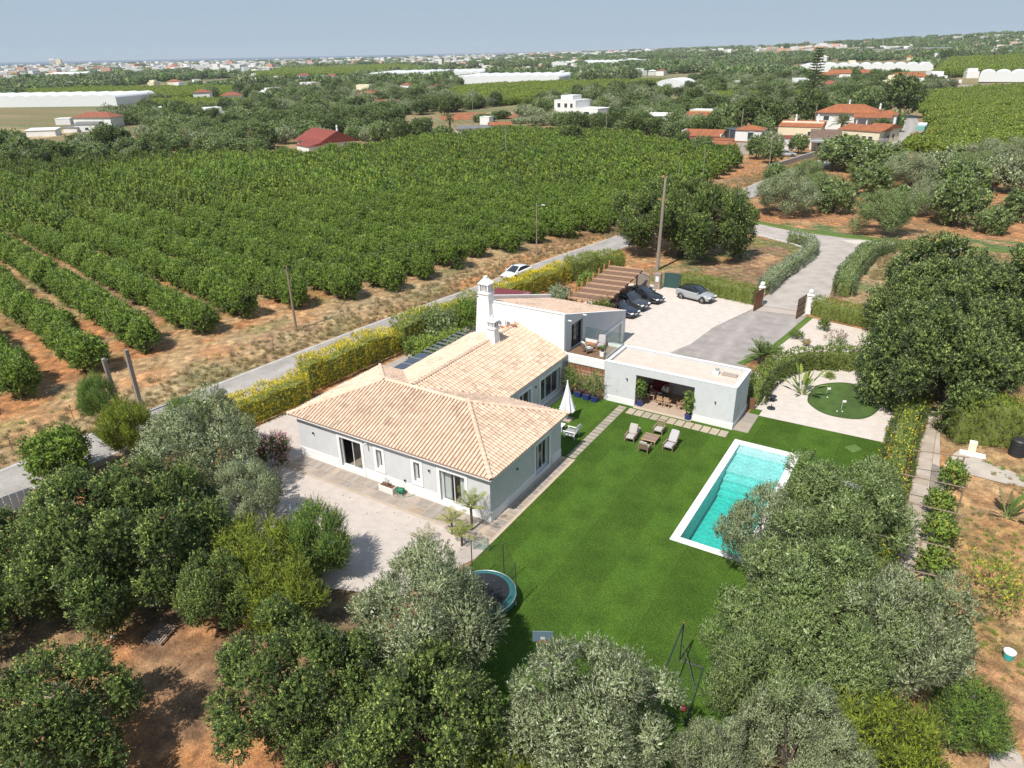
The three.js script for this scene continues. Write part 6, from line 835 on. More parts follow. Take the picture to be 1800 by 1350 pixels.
// far woods and scattered houses
{
  const r = rng(2024), L3 = [], C3 = [], NEAR = [[], [], []], NC = [[], [], []], P = proto('farTree', KINDS.farTree), fwd = Math.atan2(-0.7683, -0.48);
  const blocked = (x, z) => Object.values(FIELDS).some((p) => inPoly(x, z, p)) || Object.values(BARE).some(([p]) => inPoly(x, z, p)) || !clear(x, z, 2) || coast(x, z) > -150;
  for (let i = 0; i < 30000; i++) {
    const d = Math.exp(lerp(Math.log(215), Math.log(4600), Math.pow(r(), 0.85))), a = fwd + (r() - 0.5) * 1.5, x = 19.41 + Math.cos(a) * d, z = 28.46 + Math.sin(a) * d;
    if (!inView(x, 2 + groundY(x, z), z, 1.08) || (d < 330 && inPoly(x, z, [[-345, -90], [-40, -90], [-20, -300], [-345, -300]])) || blocked(x, z)) continue;
    if (x > -30 && x < 40 && z > -200) continue; if (x > -14 && x < 12 && z > -420) continue; if (inPoly(x, z, [[-200, -85], [-215, -122], [-240, -140], [-420, -195], [-420, -60], [-300, -40]])) continue; if (x > -330 && z > -330 && r() < 0.5) continue; if (ROAD.some(([p, q]) => (p - x) ** 2 + (q - z) ** 2 < 36)) continue;
    if (fbm(x / (60 + d * 0.06), z / (60 + d * 0.06), 77, 3) < 0.45) continue;
    if (d < 620) { const q = r() < 0.4 ? 0 : r() < 0.6 ? 1 : 2, s = 0.75 + 0.6 * r(), b = 0.7 + 0.45 * r(); NEAR[q].push(new THREE.Matrix4().compose(V3(x, groundY(x, z) - 0.1, z), new THREE.Quaternion().setFromAxisAngle(V3(0, 1, 0), r() * 6.28), V3(s, s * (0.7 + 0.4 * r()), s))); NC[q].push(lin(b, b, b)); continue; }
    const s = (0.7 + 0.8 * r()) * (1 + d / 3500), sy = s * (0.75 + 0.5 * r()) / (1 + d / 6000), b = 0.6 + 0.5 * r(), gn = r() < 0.3; L3.push(new THREE.Matrix4().compose(V3(x, groundY(x, z) - 0.2, z), new THREE.Quaternion().setFromAxisAngle(V3(0, 1, 0), r() * 6.28), V3(s, sy, s))); C3.push(gn ? lin(b * 0.8, b * 0.95, b * 0.7) : lin(b, b, b * 1.02));
  }
  ['beltOlive', 'beltGreen', 'beltDark'].forEach((k, q) => instanced('mid_woodland', proto(k, KINDS[k]).crown, leafOf(k), NEAR[q], NC[q], scene, ['grey olive scrub between the fields of the middle distance', 'green scrub between the fields of the middle distance', 'dark thickets between the fields of the middle distance'][q], 'woodland'));
  instanced('far_woodland', P.crown, LEAF.soft, L3, C3, scene, 'far scrub and trees covering the plain and hills to the horizon', 'woodland');
  // village houses: nearer ones one by one, the distant town as one mass
  const hv = []; for (let k = 0; k < 5; k++) { const w = 9 + k * 2, d = 8 + (k % 2) * 2, h = k % 2 ? 5.6 : 3.6; hv.push([merge(G.box(w, h, d, 0, h / 2, 0), k === 3 ? G.box(w * 0.5, h * 0.5, d * 0.8, 0, h * 1.2, 0) : G.box(w + 0.2, 0.4, d + 0.2, 0, h + 0.2, 0)), k === 1 || k === 4 || k === 2 ? roofGeo(w, d, 1.9, 'hip', 0.5).translate(0, h + 0.41, 0) : null]); }
  let n = 0; for (let i = 0; i < 6000 && n < 150; i++) {
    const d = Math.exp(lerp(Math.log(330), Math.log(1250), r())), a = fwd + (r() - 0.5) * 1.42, x = 19.41 + Math.cos(a) * d, z = 28.46 + Math.sin(a) * d;
    if (!inView(x, 3 + groundY(x, z), z, 1.05) || blocked(x, z) || ROAD.some(([p, q]) => (p - x) ** 2 + (q - z) ** 2 < 120)) continue; if (fbm(x / 160, z / 160, 19, 2) < 0.5 - 0.14 * sstep(350, 1200, d)) continue;
    const k = r() * 5 | 0, o = thing('village_house', hv[k][1] ? 'small pale house with a tiled roof scattered on the plain' : 'small white flat roofed house scattered on the plain', 'house', [x, groundY(x, z) - 0.1, z], r() * 3, hv[k][1] ? 'tiled village houses on the plain' : 'flat roofed village houses on the plain'); FOOT.push([x, z, 7]);
    o.scale.setScalar(0.66 + 0.36 * r()); part('wall', hv[k][0], r() < 0.82 ? WALLS.white : WALLS.cream, o); if (hv[k][1]) part('roof', hv[k][1], r() < 0.5 ? ROOFS.brick : r() < 0.5 ? ROOFS.orange : ROOFS.white, o); n++;
  }
  const T = [], TC = []; for (let i = 0; i < 14000 && T.length < 3600; i++) {
    const d = Math.exp(lerp(Math.log(1150), Math.log(4300), r())), a = fwd + (r() - 0.5) * 1.45, x = 19.41 + Math.cos(a) * d, z = 28.46 + Math.sin(a) * d; if (coast(x, z) > -60 || !inView(x, 5 + groundY(x, z), z, 1.05)) continue; const left = sstep(-400, -1400, x); if (fbm(x / 300, z / 300, 29, 3) < 0.47 - 0.04 * left) continue;
    const s = 7 + 7 * r() + d * 0.0022, h = (3.5 + 5 * r() * r()) * (1 + 0.9 * left); T.push(new THREE.Matrix4().compose(V3(x, groundY(x, z) + h / 2 - 0.3, z), new THREE.Quaternion().setFromAxisAngle(V3(0, 1, 0), r() * 3), V3(s, h, s * 0.7))); const w = 0.55 + 0.3 * r(); TC.push(r() < 0.14 ? lin(w * 0.85, w * 0.5, w * 0.36) : lin(w, w * 0.98, w * 0.95));
  }
  instanced('distant_town', new THREE.BoxGeometry(1, 1, 1), std({ color: 0xffffff }), T, TC, scene, 'pale houses of the distant town spread before the sea and over the hills', 'town');
  console.log('far', L3.length, n, T.length);
}
// ---------------------------------------------------------------- poles, wires, fences, gates, carport
const concrete = std({ map: laneTex, color: lin(0.62, 0.58, 0.53) }), postWood = std({ map: woodTex, color: lin(0.62, 0.55, 0.48) });
function pole(label, x, z, h, r0, { top = null, square = false, lean = [0, 0], mat = concrete } = {}) {
  const o = thing('utility_pole', label, 'pole', [x, 0, z]); const t = V3(lean[0], h, lean[1]);
  part('shaft', square ? G.beam(V3(0, -0.3, 0), t, r0 * 2, r0 * 1.6) : G.bar(V3(0, -0.3, 0), t, r0, 8, r0 * 0.68), mat, o);
  if (top === 'insulators') { part('crossarm', G.box(0.9, 0.1, 0.1, 0, h - 2.6, 0), M.rust, o); for (const s of [-0.4, 0.4]) part('insulator', G.cyl(0.05, 0.04, 0.16, s, h - 2.55, 0), M.rust, o); part('pole_cap', G.cyl(r0 * 0.8, r0 * 0.5, 0.25, 0, h, 0), M.rust, o); }
  if (top === 'lamp') { part('lamp_arm', G.bar(V3(0, h - 0.3, 0), V3(0.9, h - 0.1, 0.1), 0.03), M.steel, o); part('lamp_head', G.rbox(0.5, 0.1, 0.18, 0.04, 1.1, h - 0.1, 0.1), std({ color: lin(0.7, 0.7, 0.7) }), o); }
  if (top === 'clamp') part('wire_clamp', new THREE.TorusGeometry(0.22, 0.02, 6, 16).rotateX(1.3).translate(lean[0] + 0.12, h - 0.05, lean[1]), M.steel, o);
  return o;
}
pole('tall pale concrete pole beside the carport', -10.8, -54.6, 11.2, 0.24, { top: 'insulators', lean: [0.25, -0.1] });
pole('slim street lamp pole beside the road above the white car', -27.6, -53.7, 6.9, 0.09, { top: 'lamp' });
pole('weathered wooden pole between the road and the orange trees', -34.6, -17.2, 6.6, 0.13, { mat: postWood });
pole('short square concrete post leaning left beside the road', -32.8, 2.6, 4.6, 0.13, { square: true, top: 'clamp', lean: [-0.15, 0.1] });
pole('slotted concrete post standing right of the leaning one beside the road', -31.0, 1.9, 5.4, 0.14, { square: true });
pole('tall thin pole standing alone in the orchard', -76, -123.6, 10.4, 0.13);
pole('thin pole at the left behind the dark orchard block', -205, -101, 9, 0.15);
pole('thin pole behind the orchard right of the lone tall one', -76, -181, 8.5, 0.13);
pole('thin pole beside the red field', -140, -203, 8.5, 0.13);
pole('thin pole right of the red field', -135, -231, 8.5, 0.13);
pole('slim pole in front of the outside stair of the farm', -28, -143, 8, 0.11);
pole('slim pole beside the stone wall near the road', -17.5, -139, 8, 0.11);
pole('slim pole at the orchard edge behind the wide carob', -25.5, -103, 6, 0.09);
pole('slim pole right of the wide carob beside the road', -24, -113, 7.5, 0.09);
pole('tall pole with a white top behind the farmhouse', -37, -187, 9.5, 0.14);
pole('slim pole among the cream houses', -22, -212, 9, 0.12);
{ // overhead wires
  const wire = (label, a, b, sag, dy) => { const o = thing('power_line', label, 'power line', [0, 0, 0]); for (let k = 0; k < 2; k++) { const p = []; for (let i = 0; i <= 12; i++) { const t = i / 12; p.push(V3(lerp(a[0], b[0], t) + k * 0.2, lerp(a[1], b[1], t) - sag * 4 * t * (1 - t) - k * dy, lerp(a[2], b[2], t))); } part('wire', G.tube(p, 0.018, 24, 4), M.dark, o); } };
  wire('pair of thin wires from the leaning posts to the wooden pole', [-31.0, 5.2, 1.9], [-34.6, 6.5, -17.2], 0.5, 0.25);
  wire('pair of thin wires from the wooden pole to the street lamp', [-34.6, 6.5, -17.2], [-27.6, 6.6, -53.7], 0.9, 0.25);
  wire('pair of thin wires leaving the wooden pole over the orchard', [-34.6, 6.5, -17.2], [-62, 9, -70], 1.2, 0.3);
}
{ // wire fence between the orchard and the road
  const o = thing('wire_fence', 'thin rusty wire fence between the orchard and the road', 'fence', [0, 0, 0]);
  const pts = [[-34.4, 14.5], [-34.2, 9.9], [-34.7, 5.2], [-34.1, 0.4], [-33.5, -4], [-32.7, -8], [-32.6, -12.5], [-32.4, -17], [-32.1, -21.5], [-31.7, -25.9], [-31.1, -29.8], [-30.4, -33.9], [-29.6, -37.5], [-29.2, -41.5], [-28.6, -46], [-28.0, -50]];
  pts.forEach(([x, z], i) => part('post', G.bar(V3(x, -0.1, z), V3(x + (hash2(i, 1, 1) - 0.5) * 0.16, 1.35, z), 0.028), std({ color: lin(0.26, 0.17, 0.11) }), o));
  for (const y of [0.4, 0.85, 1.25]) part('wire', G.tube(pts.map(([x, z]) => V3(x, y, z)), 0.006, 60, 4), M.steel, o);
  const q = thing('wire_fence', 'wire fence along the orange field beyond the lane', 'fence', [0, 0, 0]); for (let i = 0; i < 9; i++) { part('post', G.bar(V3(-4.5 + i * 4, -0.1, -88.2 + i * 0.15), V3(-4.5 + i * 4, 1.3, -88.2 + i * 0.15), 0.035), postWood, q); } for (const y of [0.5, 1.1]) part('wire', G.bar(V3(-4.5, y, -88.2), V3(27.5, y, -87), 0.006, 4), M.steel, q);
  const f = thing('metal_fence', 'short grey metal fence between the road and the widest carob', 'fence', [-25.7, 0, 14.4], 1.35); for (let i = 0; i < 9; i++) part('fence_panel', G.box(0.34, 1.35, 0.04, -1.5 + i * 0.37, 0.7, 0), std({ color: lin(0.33, 0.36, 0.38), roughness: 0.5 }), f); part('rail', merge(G.box(3.5, 0.06, 0.05, 0, 0.35, -0.03), G.box(3.5, 0.06, 0.05, 0, 1.15, -0.03)), M.steel, f);
}
// carport
{
  const o = thing('carport', 'brown slatted wooden carport shading the dark cars', 'carport', [-10.2, 0, -38.9], 0.1);
  const n = 8, dz = 1.76, z0 = 6.4; // along local -z
  for (let i = 0; i < n; i++) {
    const z = z0 - i * dz; part('post', G.rbox(0.16, 3.3, 0.16, 0.015, -2.05, 1.65, z), WOOD.warm, o); if (i % 2 === 0) part('post', G.rbox(0.14, 2.45, 0.14, 0.015, 1.75, 1.22, z), WOOD.brown, o);
    part('beam', uvBox(G.box(4.2, 0.16, 0.12, -0.1, 2.66, z), 0.8), WOOD.pale, o);
    if (i < n - 1) for (let k = 0; k < 13; k++) part('slat', uvBox(G.box(3.9, 0.03, 0.098, -0.1, 2.62 + (hash2(i, k, 3) - 0.5) * 0.02, z - 0.1 - k * 0.128), 0.7), k % 3 ? WOOD.brown : WOOD.grey, o);
  }
  part('purlin', merge(G.box(0.1, 0.16, 13, -2.05, 2.46, 0.3), G.box(0.1, 0.16, 13, 1.75, 2.46, 0.3)), WOOD.brown, o);
}
// meter cabinet, green windbreak mesh
{ const o = thing('meter_pillar', 'pale concrete meter pillar at the foot of the tall pole', 'pillar', [-7.9, 0, -47.2]); part('pillar', G.rbox(0.75, 1.85, 0.55, 0.03, 0, 0.92, 0), concrete, o); part('door', G.rbox(0.4, 0.6, 0.03, 0.01, 0, 1.2, 0.29), M.frame, o); part('pipe', G.cyl(0.05, 0.05, 0.7, 0.28, 0, 0.33), std({ color: lin(0.6, 0.45, 0.2) }), o);
  const p = thing('rendered_wall', 'pale rendered wall behind the black cars', 'wall', [-9.6, 0, -46.6], -0.5); part('wall_panel', G.rbox(2.6, 1.75, 0.18, 0.02, 0, 0.87, 0), concrete, p); part('wall_cap', G.rbox(2.7, 0.08, 0.26, 0.02, 0, 1.79, 0), concrete, p);
  const w = thing('windbreak', 'dark green mesh screen between the meter pillar and the clipped hedge', 'screen', [-6.5, 0, -48.2], 0.12); part('mesh', G.box(1.9, 1.75, 0.03, 0, 0.9, 0), std({ color: lin(0.03, 0.075, 0.07) }), w); for (const x of [-0.95, 0.95]) part('post', G.cyl(0.03, 0.03, 1.85, x, 0, 0.02), std({ color: lin(0.05, 0.1, 0.08) }), w); }
{ const o = thing('red_shed_roof', 'small shed with a dark red corrugated roof behind the upper block', 'shed', [-18.3, 0, -31.2], 0.2); part('shed_wall', G.box(3.6, 2.0, 4.2, 0, 1.0, 0), std({ color: lin(0.4, 0.36, 0.32) }), o); for (let i = 0; i < 12; i++) part('roof_sheet', G.cyl(0.17, 0.17, 4.6, 0, 0, 0, 8).rotateX(Math.PI / 2).scale(1, 0.3, 1).translate(-1.85 + i * 0.335, 2.1 - i * 0.012, -2.3), std({ color: lin(0.2, 0.045, 0.05), roughness: 0.6 }), o); }
// entrance gates
function gatePillar(x, z, label) { const o = thing('gate_pillar', label, 'gate pillar', [x, 0, z], 0.12); part('shaft', G.rbox(0.5, 1.95, 0.5, 0.02, 0, 0.97, 0), M.white, o); part('cap', merge(G.rbox(0.64, 0.1, 0.64, 0.02, 0, 2.0, 0), G.rbox(0.5, 0.1, 0.5, 0.02, 0, 2.1, 0)), M.white, o); part('ball', G.sph(0.24, 0, 2.36, 0, 18), M.white, o); return o; }
gatePillar(3.75, -46.9, 'white gate pillar with a ball top left of the lane'); gatePillar(8.7, -46.5, 'white gate pillar with a ball top right of the lane');
{ const o = thing('gate_leaf', 'left wooden gate leaf swung open beside the clipped hedge', 'gate', [4.05, 0, -46.5], -1.76); for (let i = 0; i < 14; i++) part('board', G.box(0.145, 2.0, 0.04, 0.08 + i * 0.15, 1.08, 0), i % 3 ? WOOD.brown : WOOD.warm, o); part('frame', merge(G.box(2.1, 0.1, 0.05, 1.05, 0.2, -0.05), G.box(2.1, 0.1, 0.05, 1.05, 1.95, -0.05)), WOOD.dark, o);
  const p = thing('gate_leaf', 'right gate leaf with dark panels swung open beside the white pillar', 'gate', [8.35, 0, -46.2], -1.75); part('frame', merge(G.box(2.1, 0.12, 0.07, 1.05, 0.15, 0), G.box(2.1, 0.12, 0.07, 1.05, 2.05, 0), G.box(2.1, 0.1, 0.07, 1.05, 0.75, 0), G.box(2.1, 0.1, 0.07, 1.05, 1.4, 0), G.box(0.12, 2.0, 0.06, 0.06, 1.1, 0), G.box(0.12, 2.0, 0.06, 2.04, 1.1, 0)), WOOD.dark, p); for (let k = 0; k < 3; k++) part('panel', G.box(1.84, 0.5, 0.03, 1.05, 0.45 + k * 0.63, -0.03), WOOD.grey, p); }
{ const o = thing('metal_gate', 'dark grey metal gate across the small far lane', 'gate', [-6.65, 0, -83.3], -1.45); for (let i = 0; i < 14; i++) part('slat', G.box(0.3, 1.45, 0.03, -2.2 + i * 0.34, 0.82, 0), std({ color: lin(0.10, 0.12, 0.135), roughness: 0.4 }), o); part('gate_frame', merge(G.box(4.8, 0.08, 0.06, 0, 0.12, 0.03), G.box(4.8, 0.08, 0.06, 0, 1.5, 0.03)), M.dark, o); part('post', G.rbox(0.18, 1.7, 0.18, 0.02, 2.5, 0.85, 0), M.steel, o);
  const w = thing('white_block_wall', 'low white rounded wall beside the small far gate', 'wall', [-9.2, 0, -85.4]); part('wall_body', G.rbox(3.2, 0.8, 1.0, 0.3, 0, 0.4, 0, 3), M.white, w); part('wall_top', G.rbox(2.2, 0.3, 0.8, 0.12, -0.2, 0.9, 0, 3), M.white, w); }
// ---------------------------------------------------------------- cars
const rubber = std({ color: lin(0.02, 0.02, 0.021), roughness: 0.8 }), carGlass = new THREE.MeshPhysicalMaterial({ color: lin(0.02, 0.024, 0.028), roughness: 0.08, clearcoat: 1, clearcoatRoughness: 0.03 }), lampGlass = std({ color: lin(0.75, 0.77, 0.8), roughness: 0.15 }), trimDark = std({ color: lin(0.025, 0.025, 0.027), roughness: 0.55 });
const carPaint = (c, rough = 0.32) => new THREE.MeshPhysicalMaterial({ color: lin(...c), roughness: rough, metalness: 0.1, clearcoat: 1, clearcoatRoughness: 0.05 });
// front towards +x; body lofted from stations [x, halfWidth, sill, belt], cabin from [x, halfWidth, y]
function car(label, x, z, turn, { L = 4.4, W = 1.8, paint, roofPaint = paint, stations, cabin, wheelR = 0.33, wheels = [-1.35, 1.35], category = 'car', group, name = 'car' }) {
  const o = thing(name, label, category, [x, 0.012, z], turn, group);
  const loft = (rings) => { const n = rings[0].length, pos = [], ix = []; for (const q of rings) for (const p of q) pos.push(...p); for (let i = 0; i < rings.length - 1; i++) for (let j = 0; j < n - 1; j++) { const a = i * n + j; ix.push(a, a + 1, a + n, a + 1, a + n + 1, a + n); } for (const [b, f] of [[0, 1], [rings.length - 1, 0]]) for (let j = 1; j < n - 1; j++) f ? ix.push(b * n, b * n + j + 1, b * n + j) : ix.push(b * n, b * n + j, b * n + j + 1); const g = new THREE.BufferGeometry(); g.setAttribute('position', new THREE.Float32BufferAttribute(pos, 3)); g.setIndex(ix); g.computeVertexNormals(); return g; };
  const curve = (st) => { const c = new THREE.CatmullRomCurve3(st.map(([a, b, d, e]) => V3(b, d, e)), false, 'catmullrom', 0.35), cx = new THREE.CatmullRomCurve3(st.map(([a]) => V3(a, 0, 0)), false, 'catmullrom', 0.35), out = []; for (let i = 0; i <= 30; i++) { const p = c.getPoint(i / 30); out.push([cx.getPoint(i / 30).x, p.x, p.y, p.z]); } return out; };
  part('body', loft(curve(stations).map(([px, w, s, b]) => [[px, s, -w * 0.86], [px, s + 0.08, -w * 0.96], [px, lerp(s, b, 0.45), -w], [px, b - 0.1, -w * 0.97], [px, b - 0.02, -w * 0.9], [px, b + 0.03, -w * 0.5], [px, b + 0.045, 0], [px, b + 0.03, w * 0.5], [px, b - 0.02, w * 0.9], [px, b - 0.1, w * 0.97], [px, lerp(s, b, 0.45), w], [px, s + 0.08, w * 0.96], [px, s, w * 0.86]])), paint, o);
  const cc = cabin.map(([px, w, y, yb]) => [[px, yb, -w * 1.12], [px, lerp(yb, y, 0.6), -w * 1.05], [px, y - 0.03, -w * 0.92], [px, y, -w * 0.6], [px, y + 0.015, 0], [px, y, w * 0.6], [px, y - 0.03, w * 0.92], [px, lerp(yb, y, 0.6), w * 1.05], [px, yb, w * 1.12]]);
  part('windows', loft(cc), carGlass, o);
  const top = cabin.slice(1, -1), roof = top.map(([px, w, y]) => [[px, y - 0.05, -w * 0.97], [px, y - 0.01, -w * 0.9], [px, y + 0.018, -w * 0.6], [px, y + 0.034, 0], [px, y + 0.018, w * 0.6], [px, y - 0.01, w * 0.9], [px, y - 0.05, w * 0.97]]); part('roof', loft(roof), roofPaint, o);
  const pl = []; for (const s of [-1, 1]) { const at = (i) => V3(cabin[i][0], cabin[i][2] - 0.02, s * cabin[i][1] * 0.97), base = (i) => V3(cabin[i][0], cabin[i][3], s * cabin[i][1] * 1.13), n = cabin.length - 1; pl.push(G.beam(base(0), at(1), 0.06, 0.06), G.beam(base(n), at(n - 1), 0.12, 0.08)); const mx = (cabin[1][0] + cabin[n - 1][0]) / 2; pl.push(G.beam(V3(mx, cabin[1][3], s * cabin[1][1] * 1.12), V3(mx, cabin[1][2] - 0.03, s * cabin[1][1] * 0.97), 0.05, 0.06)); } part('pillars', merge(pl), roofPaint, o);
  for (const wx of wheels) for (const s of [-1, 1]) {
    part('wheel_arch', G.cyl(wheelR * 1.17, wheelR * 1.17, 0.06, 0, 0, 0, 20).rotateX(Math.PI / 2).translate(wx, wheelR + 0.02, s * (W / 2 - 0.045) - 0.03), trimDark, o);
    const w = part('wheel', new THREE.TorusGeometry(wheelR - 0.09, 0.095, 10, 24), rubber, o); w.position.set(wx, wheelR, s * (W / 2 - 0.07)); const sp = [new THREE.CylinderGeometry(wheelR * 0.2, wheelR * 0.2, 0.05, 10).rotateX(Math.PI / 2).translate(0, 0, s * 0.05)]; for (let k = 0; k < 5; k++) sp.push(G.box(0.06, wheelR * 0.62, 0.03, 0, wheelR * 0.36, s * 0.055).rotateZ(k * 1.2566)); sp.push(new THREE.TorusGeometry(wheelR * 0.62, 0.02, 6, 20).translate(0, 0, s * 0.05)); part('rim', merge(sp), std({ color: lin(0.5, 0.5, 0.51), roughness: 0.3, metalness: 0.8 }), w);
  }
  const f = stations[stations.length - 1], b = stations[0], fb = stations[stations.length - 2];
  for (const s of [-1, 1]) { part('headlight', G.rbox(0.26, 0.13, 0.36, 0.05, fb[0] + (f[0] - fb[0]) * 0.62, fb[3] - 0.1, s * fb[1] * 0.72), lampGlass, o); part('tail_light', G.rbox(0.12, 0.16, 0.34, 0.04, b[0] + 0.12, b[3] - 0.14, s * b[1] * 0.8), std({ color: lin(0.35, 0.01, 0.01), roughness: 0.25 }), o); part('mirror', G.rbox(0.14, 0.13, 0.2, 0.05, cabin[cabin.length - 1][0] - 0.22, cabin[0][3] + 0.07, s * (W / 2 + 0.04)), paint, o); part('door_handle', G.rbox(0.16, 0.03, 0.03, 0.01, 0.1, cabin[0][3] - 0.17, s * (W / 2 - 0.005)), M.steel, o); }
  part('grille', G.rbox(0.06, 0.2, W * 0.5, 0.03, f[0] - 0.02, (f[2] + f[3]) / 2 + 0.04, 0), trimDark, o); part('front_bumper', G.rbox(0.2, 0.14, W * 0.8, 0.05, f[0] - 0.05, f[2] + 0.1, 0), trimDark, o); part('number_plate', G.box(0.02, 0.1, 0.46, f[0] + 0.055, f[2] + 0.16, 0), std({ color: lin(0.75, 0.75, 0.75) }), o);
  part('windscreen_seam', G.box(0.05, 0.03, W * 0.66, cabin[cabin.length - 1][0] + 0.02, cabin[cabin.length - 1][3] + 0.01, 0), trimDark, o);
  return o;
}
const hatch = { L: 4.5, W: 1.8, stations: [[-2.22, 0.74, 0.4, 0.86], [-2.0, 0.86, 0.24, 0.98], [-1.3, 0.9, 0.2, 0.97], [0, 0.9, 0.18, 0.93], [0.9, 0.9, 0.19, 0.9], [1.6, 0.87, 0.22, 0.8], [2.1, 0.78, 0.26, 0.68], [2.28, 0.6, 0.32, 0.56]], cabin: [[-2.0, 0.6, 0.98, 0.95], [-1.15, 0.6, 1.34, 0.94], [-0.4, 0.62, 1.42, 0.93], [0.15, 0.62, 1.4, 0.92], [1.15, 0.66, 0.9, 0.88]] };
const suv = { L: 4.7, W: 1.9, wheelR: 0.37, wheels: [-1.4, 1.42], stations: [[-2.32, 0.82, 0.45, 1.0], [-2.2, 0.92, 0.28, 1.1], [-1.3, 0.95, 0.25, 1.1], [0, 0.95, 0.24, 1.07], [1.0, 0.95, 0.25, 1.04], [1.75, 0.92, 0.28, 0.97], [2.2, 0.82, 0.32, 0.84], [2.36, 0.66, 0.4, 0.7]], cabin: [[-2.25, 0.66, 1.08, 1.06], [-1.95, 0.68, 1.58, 1.06], [-0.8, 0.7, 1.68, 1.05], [0.25, 0.68, 1.64, 1.04], [1.15, 0.72, 1.06, 1.0]] };
const cross = { L: 4.2, W: 1.8, wheelR: 0.36, wheels: [-1.28, 1.34], stations: [[-2.05, 0.74, 0.45, 0.95], [-1.92, 0.87, 0.3, 1.06], [-1.2, 0.9, 0.26, 1.05], [0, 0.9, 0.25, 1.0], [0.9, 0.9, 0.26, 0.98], [1.6, 0.88, 0.28, 0.93], [2.0, 0.78, 0.32, 0.8], [2.14, 0.62, 0.4, 0.66]], cabin: [[-1.95, 0.6, 1.05, 1.03], [-1.35, 0.62, 1.46, 1.02], [-0.5, 0.64, 1.55, 1.0], [0.2, 0.64, 1.52, 0.98], [1.05, 0.68, 1.0, 0.96]] };
const coupe = { ...hatch, stations: hatch.stations.map(([a, b, c, d]) => [a * 1.04, b * 1.03, c, d * 1.03]), W: 1.86 };
car('silver crossover with a black roof parked alone on the pale gravel', -2.9, -45.5, -0.24, { ...cross, paint: carPaint([0.36, 0.37, 0.38], 0.25), roofPaint: carPaint([0.012, 0.012, 0.014]) });
car('white hatchback driving on the road past the golden hedge', -24.6, -43.6, 4.0, { ...hatch, paint: carPaint([0.8, 0.8, 0.8], 0.3) }).rotation.y = -Math.PI / 2 - 0.14;
car('dark grey estate car under the carport between two black cars', -8.4, -39.7, -0.22, { ...suv, paint: carPaint([0.045, 0.048, 0.055]) });
car('black coupe parked deepest under the carport', -7.9, -42.7, -0.22, { ...coupe, paint: carPaint([0.012, 0.012, 0.014]) });
car('dark blue hatchback parked nearest the house under the carport', -8.5, -37.2, -0.22, { ...coupe, paint: carPaint([0.014, 0.018, 0.035]) });
car('dark car parked behind the clipped bush by the far gate', -14.6, -96.8, 0.8, { ...hatch, paint: carPaint([0.05, 0.06, 0.07]) });
car('blue car coming down the far road towards the bend', -13.2, -352, -1.5, { ...hatch, paint: carPaint([0.04, 0.06, 0.12]) });
car('pale car parked beside the gabled house', -19.6, -166, 0.3, { ...hatch, paint: carPaint([0.45, 0.47, 0.5]) });
{ const o = thing('flatbed_truck', 'white truck cab with a long flat trailer beside the far road', 'truck', [5.3, 0, -226], -1.62); part('cab', G.rbox(2.4, 2.6, 2.4, 0.2, -6.5, 1.9, 0), std({ color: lin(0.75, 0.78, 0.78) }), o); part('windscreen', G.rbox(0.05, 0.9, 2.1, 0.02, -7.7, 2.4, 0), carGlass, o); part('load_box', G.rbox(3.4, 1.5, 2.4, 0.05, -3.4, 1.9, 0), std({ color: lin(0.22, 0.42, 0.38) }), o); part('flatbed', G.rbox(9, 0.35, 2.5, 0.05, 4, 1.25, 0), std({ map: woodTex, color: lin(0.7, 0.66, 0.55) }), o); part('bed_edge', G.box(0.1, 0.4, 2.5, 8.55, 1.25, 0), std({ color: lin(0.6, 0.32, 0.16) }), o); for (const x of [-6.6, -3, 5.4, 6.6, 7.8]) for (const s of [-1, 1]) part('wheel', new THREE.TorusGeometry(0.36, 0.15, 8, 18).translate(x, 0.5, s * 1.1), rubber, o); }
{ const o = thing('road_sign', 'red round road sign beside the far road', 'road sign', [9.3, 0, -212]); part('post', G.cyl(0.04, 0.04, 2.6), M.steel, o); part('sign_plate', G.cyl(0.45, 0.45, 0.03, 0, 0, 0, 20).rotateX(Math.PI / 2).translate(0, 2.6, 0.05), std({ color: lin(0.5, 0.03, 0.03) }), o); }
// ---------------------------------------------------------------- garden furniture
const cushion = { pale: std({ color: lin(0.42, 0.39, 0.36), roughness: 1 }), grey: std({ color: lin(0.28, 0.28, 0.29), roughness: 1 }), lilac: std({ color: lin(0.42, 0.39, 0.40), roughness: 1 }), mint: std({ color: lin(0.62, 0.66, 0.63), roughness: 1 }) };
const pillow = (w, h, d) => { const g = new THREE.BoxGeometry(w, h, d, 8, 3, 8), p = g.attributes.position; for (let i = 0; i < p.count; i++) { const a = Math.cos((p.getX(i) / w) * Math.PI * 0.92), b = Math.cos((p.getZ(i) / d) * Math.PI * 0.92), k = Math.pow(Math.max(0, a * b), 0.35); p.setY(i, p.getY(i) * (0.35 + 0.75 * k)); p.setX(i, p.getX(i) * (0.94 + 0.06 * b)); p.setZ(i, p.getZ(i) * (0.94 + 0.06 * a)); } g.computeVertexNormals(); return g; };
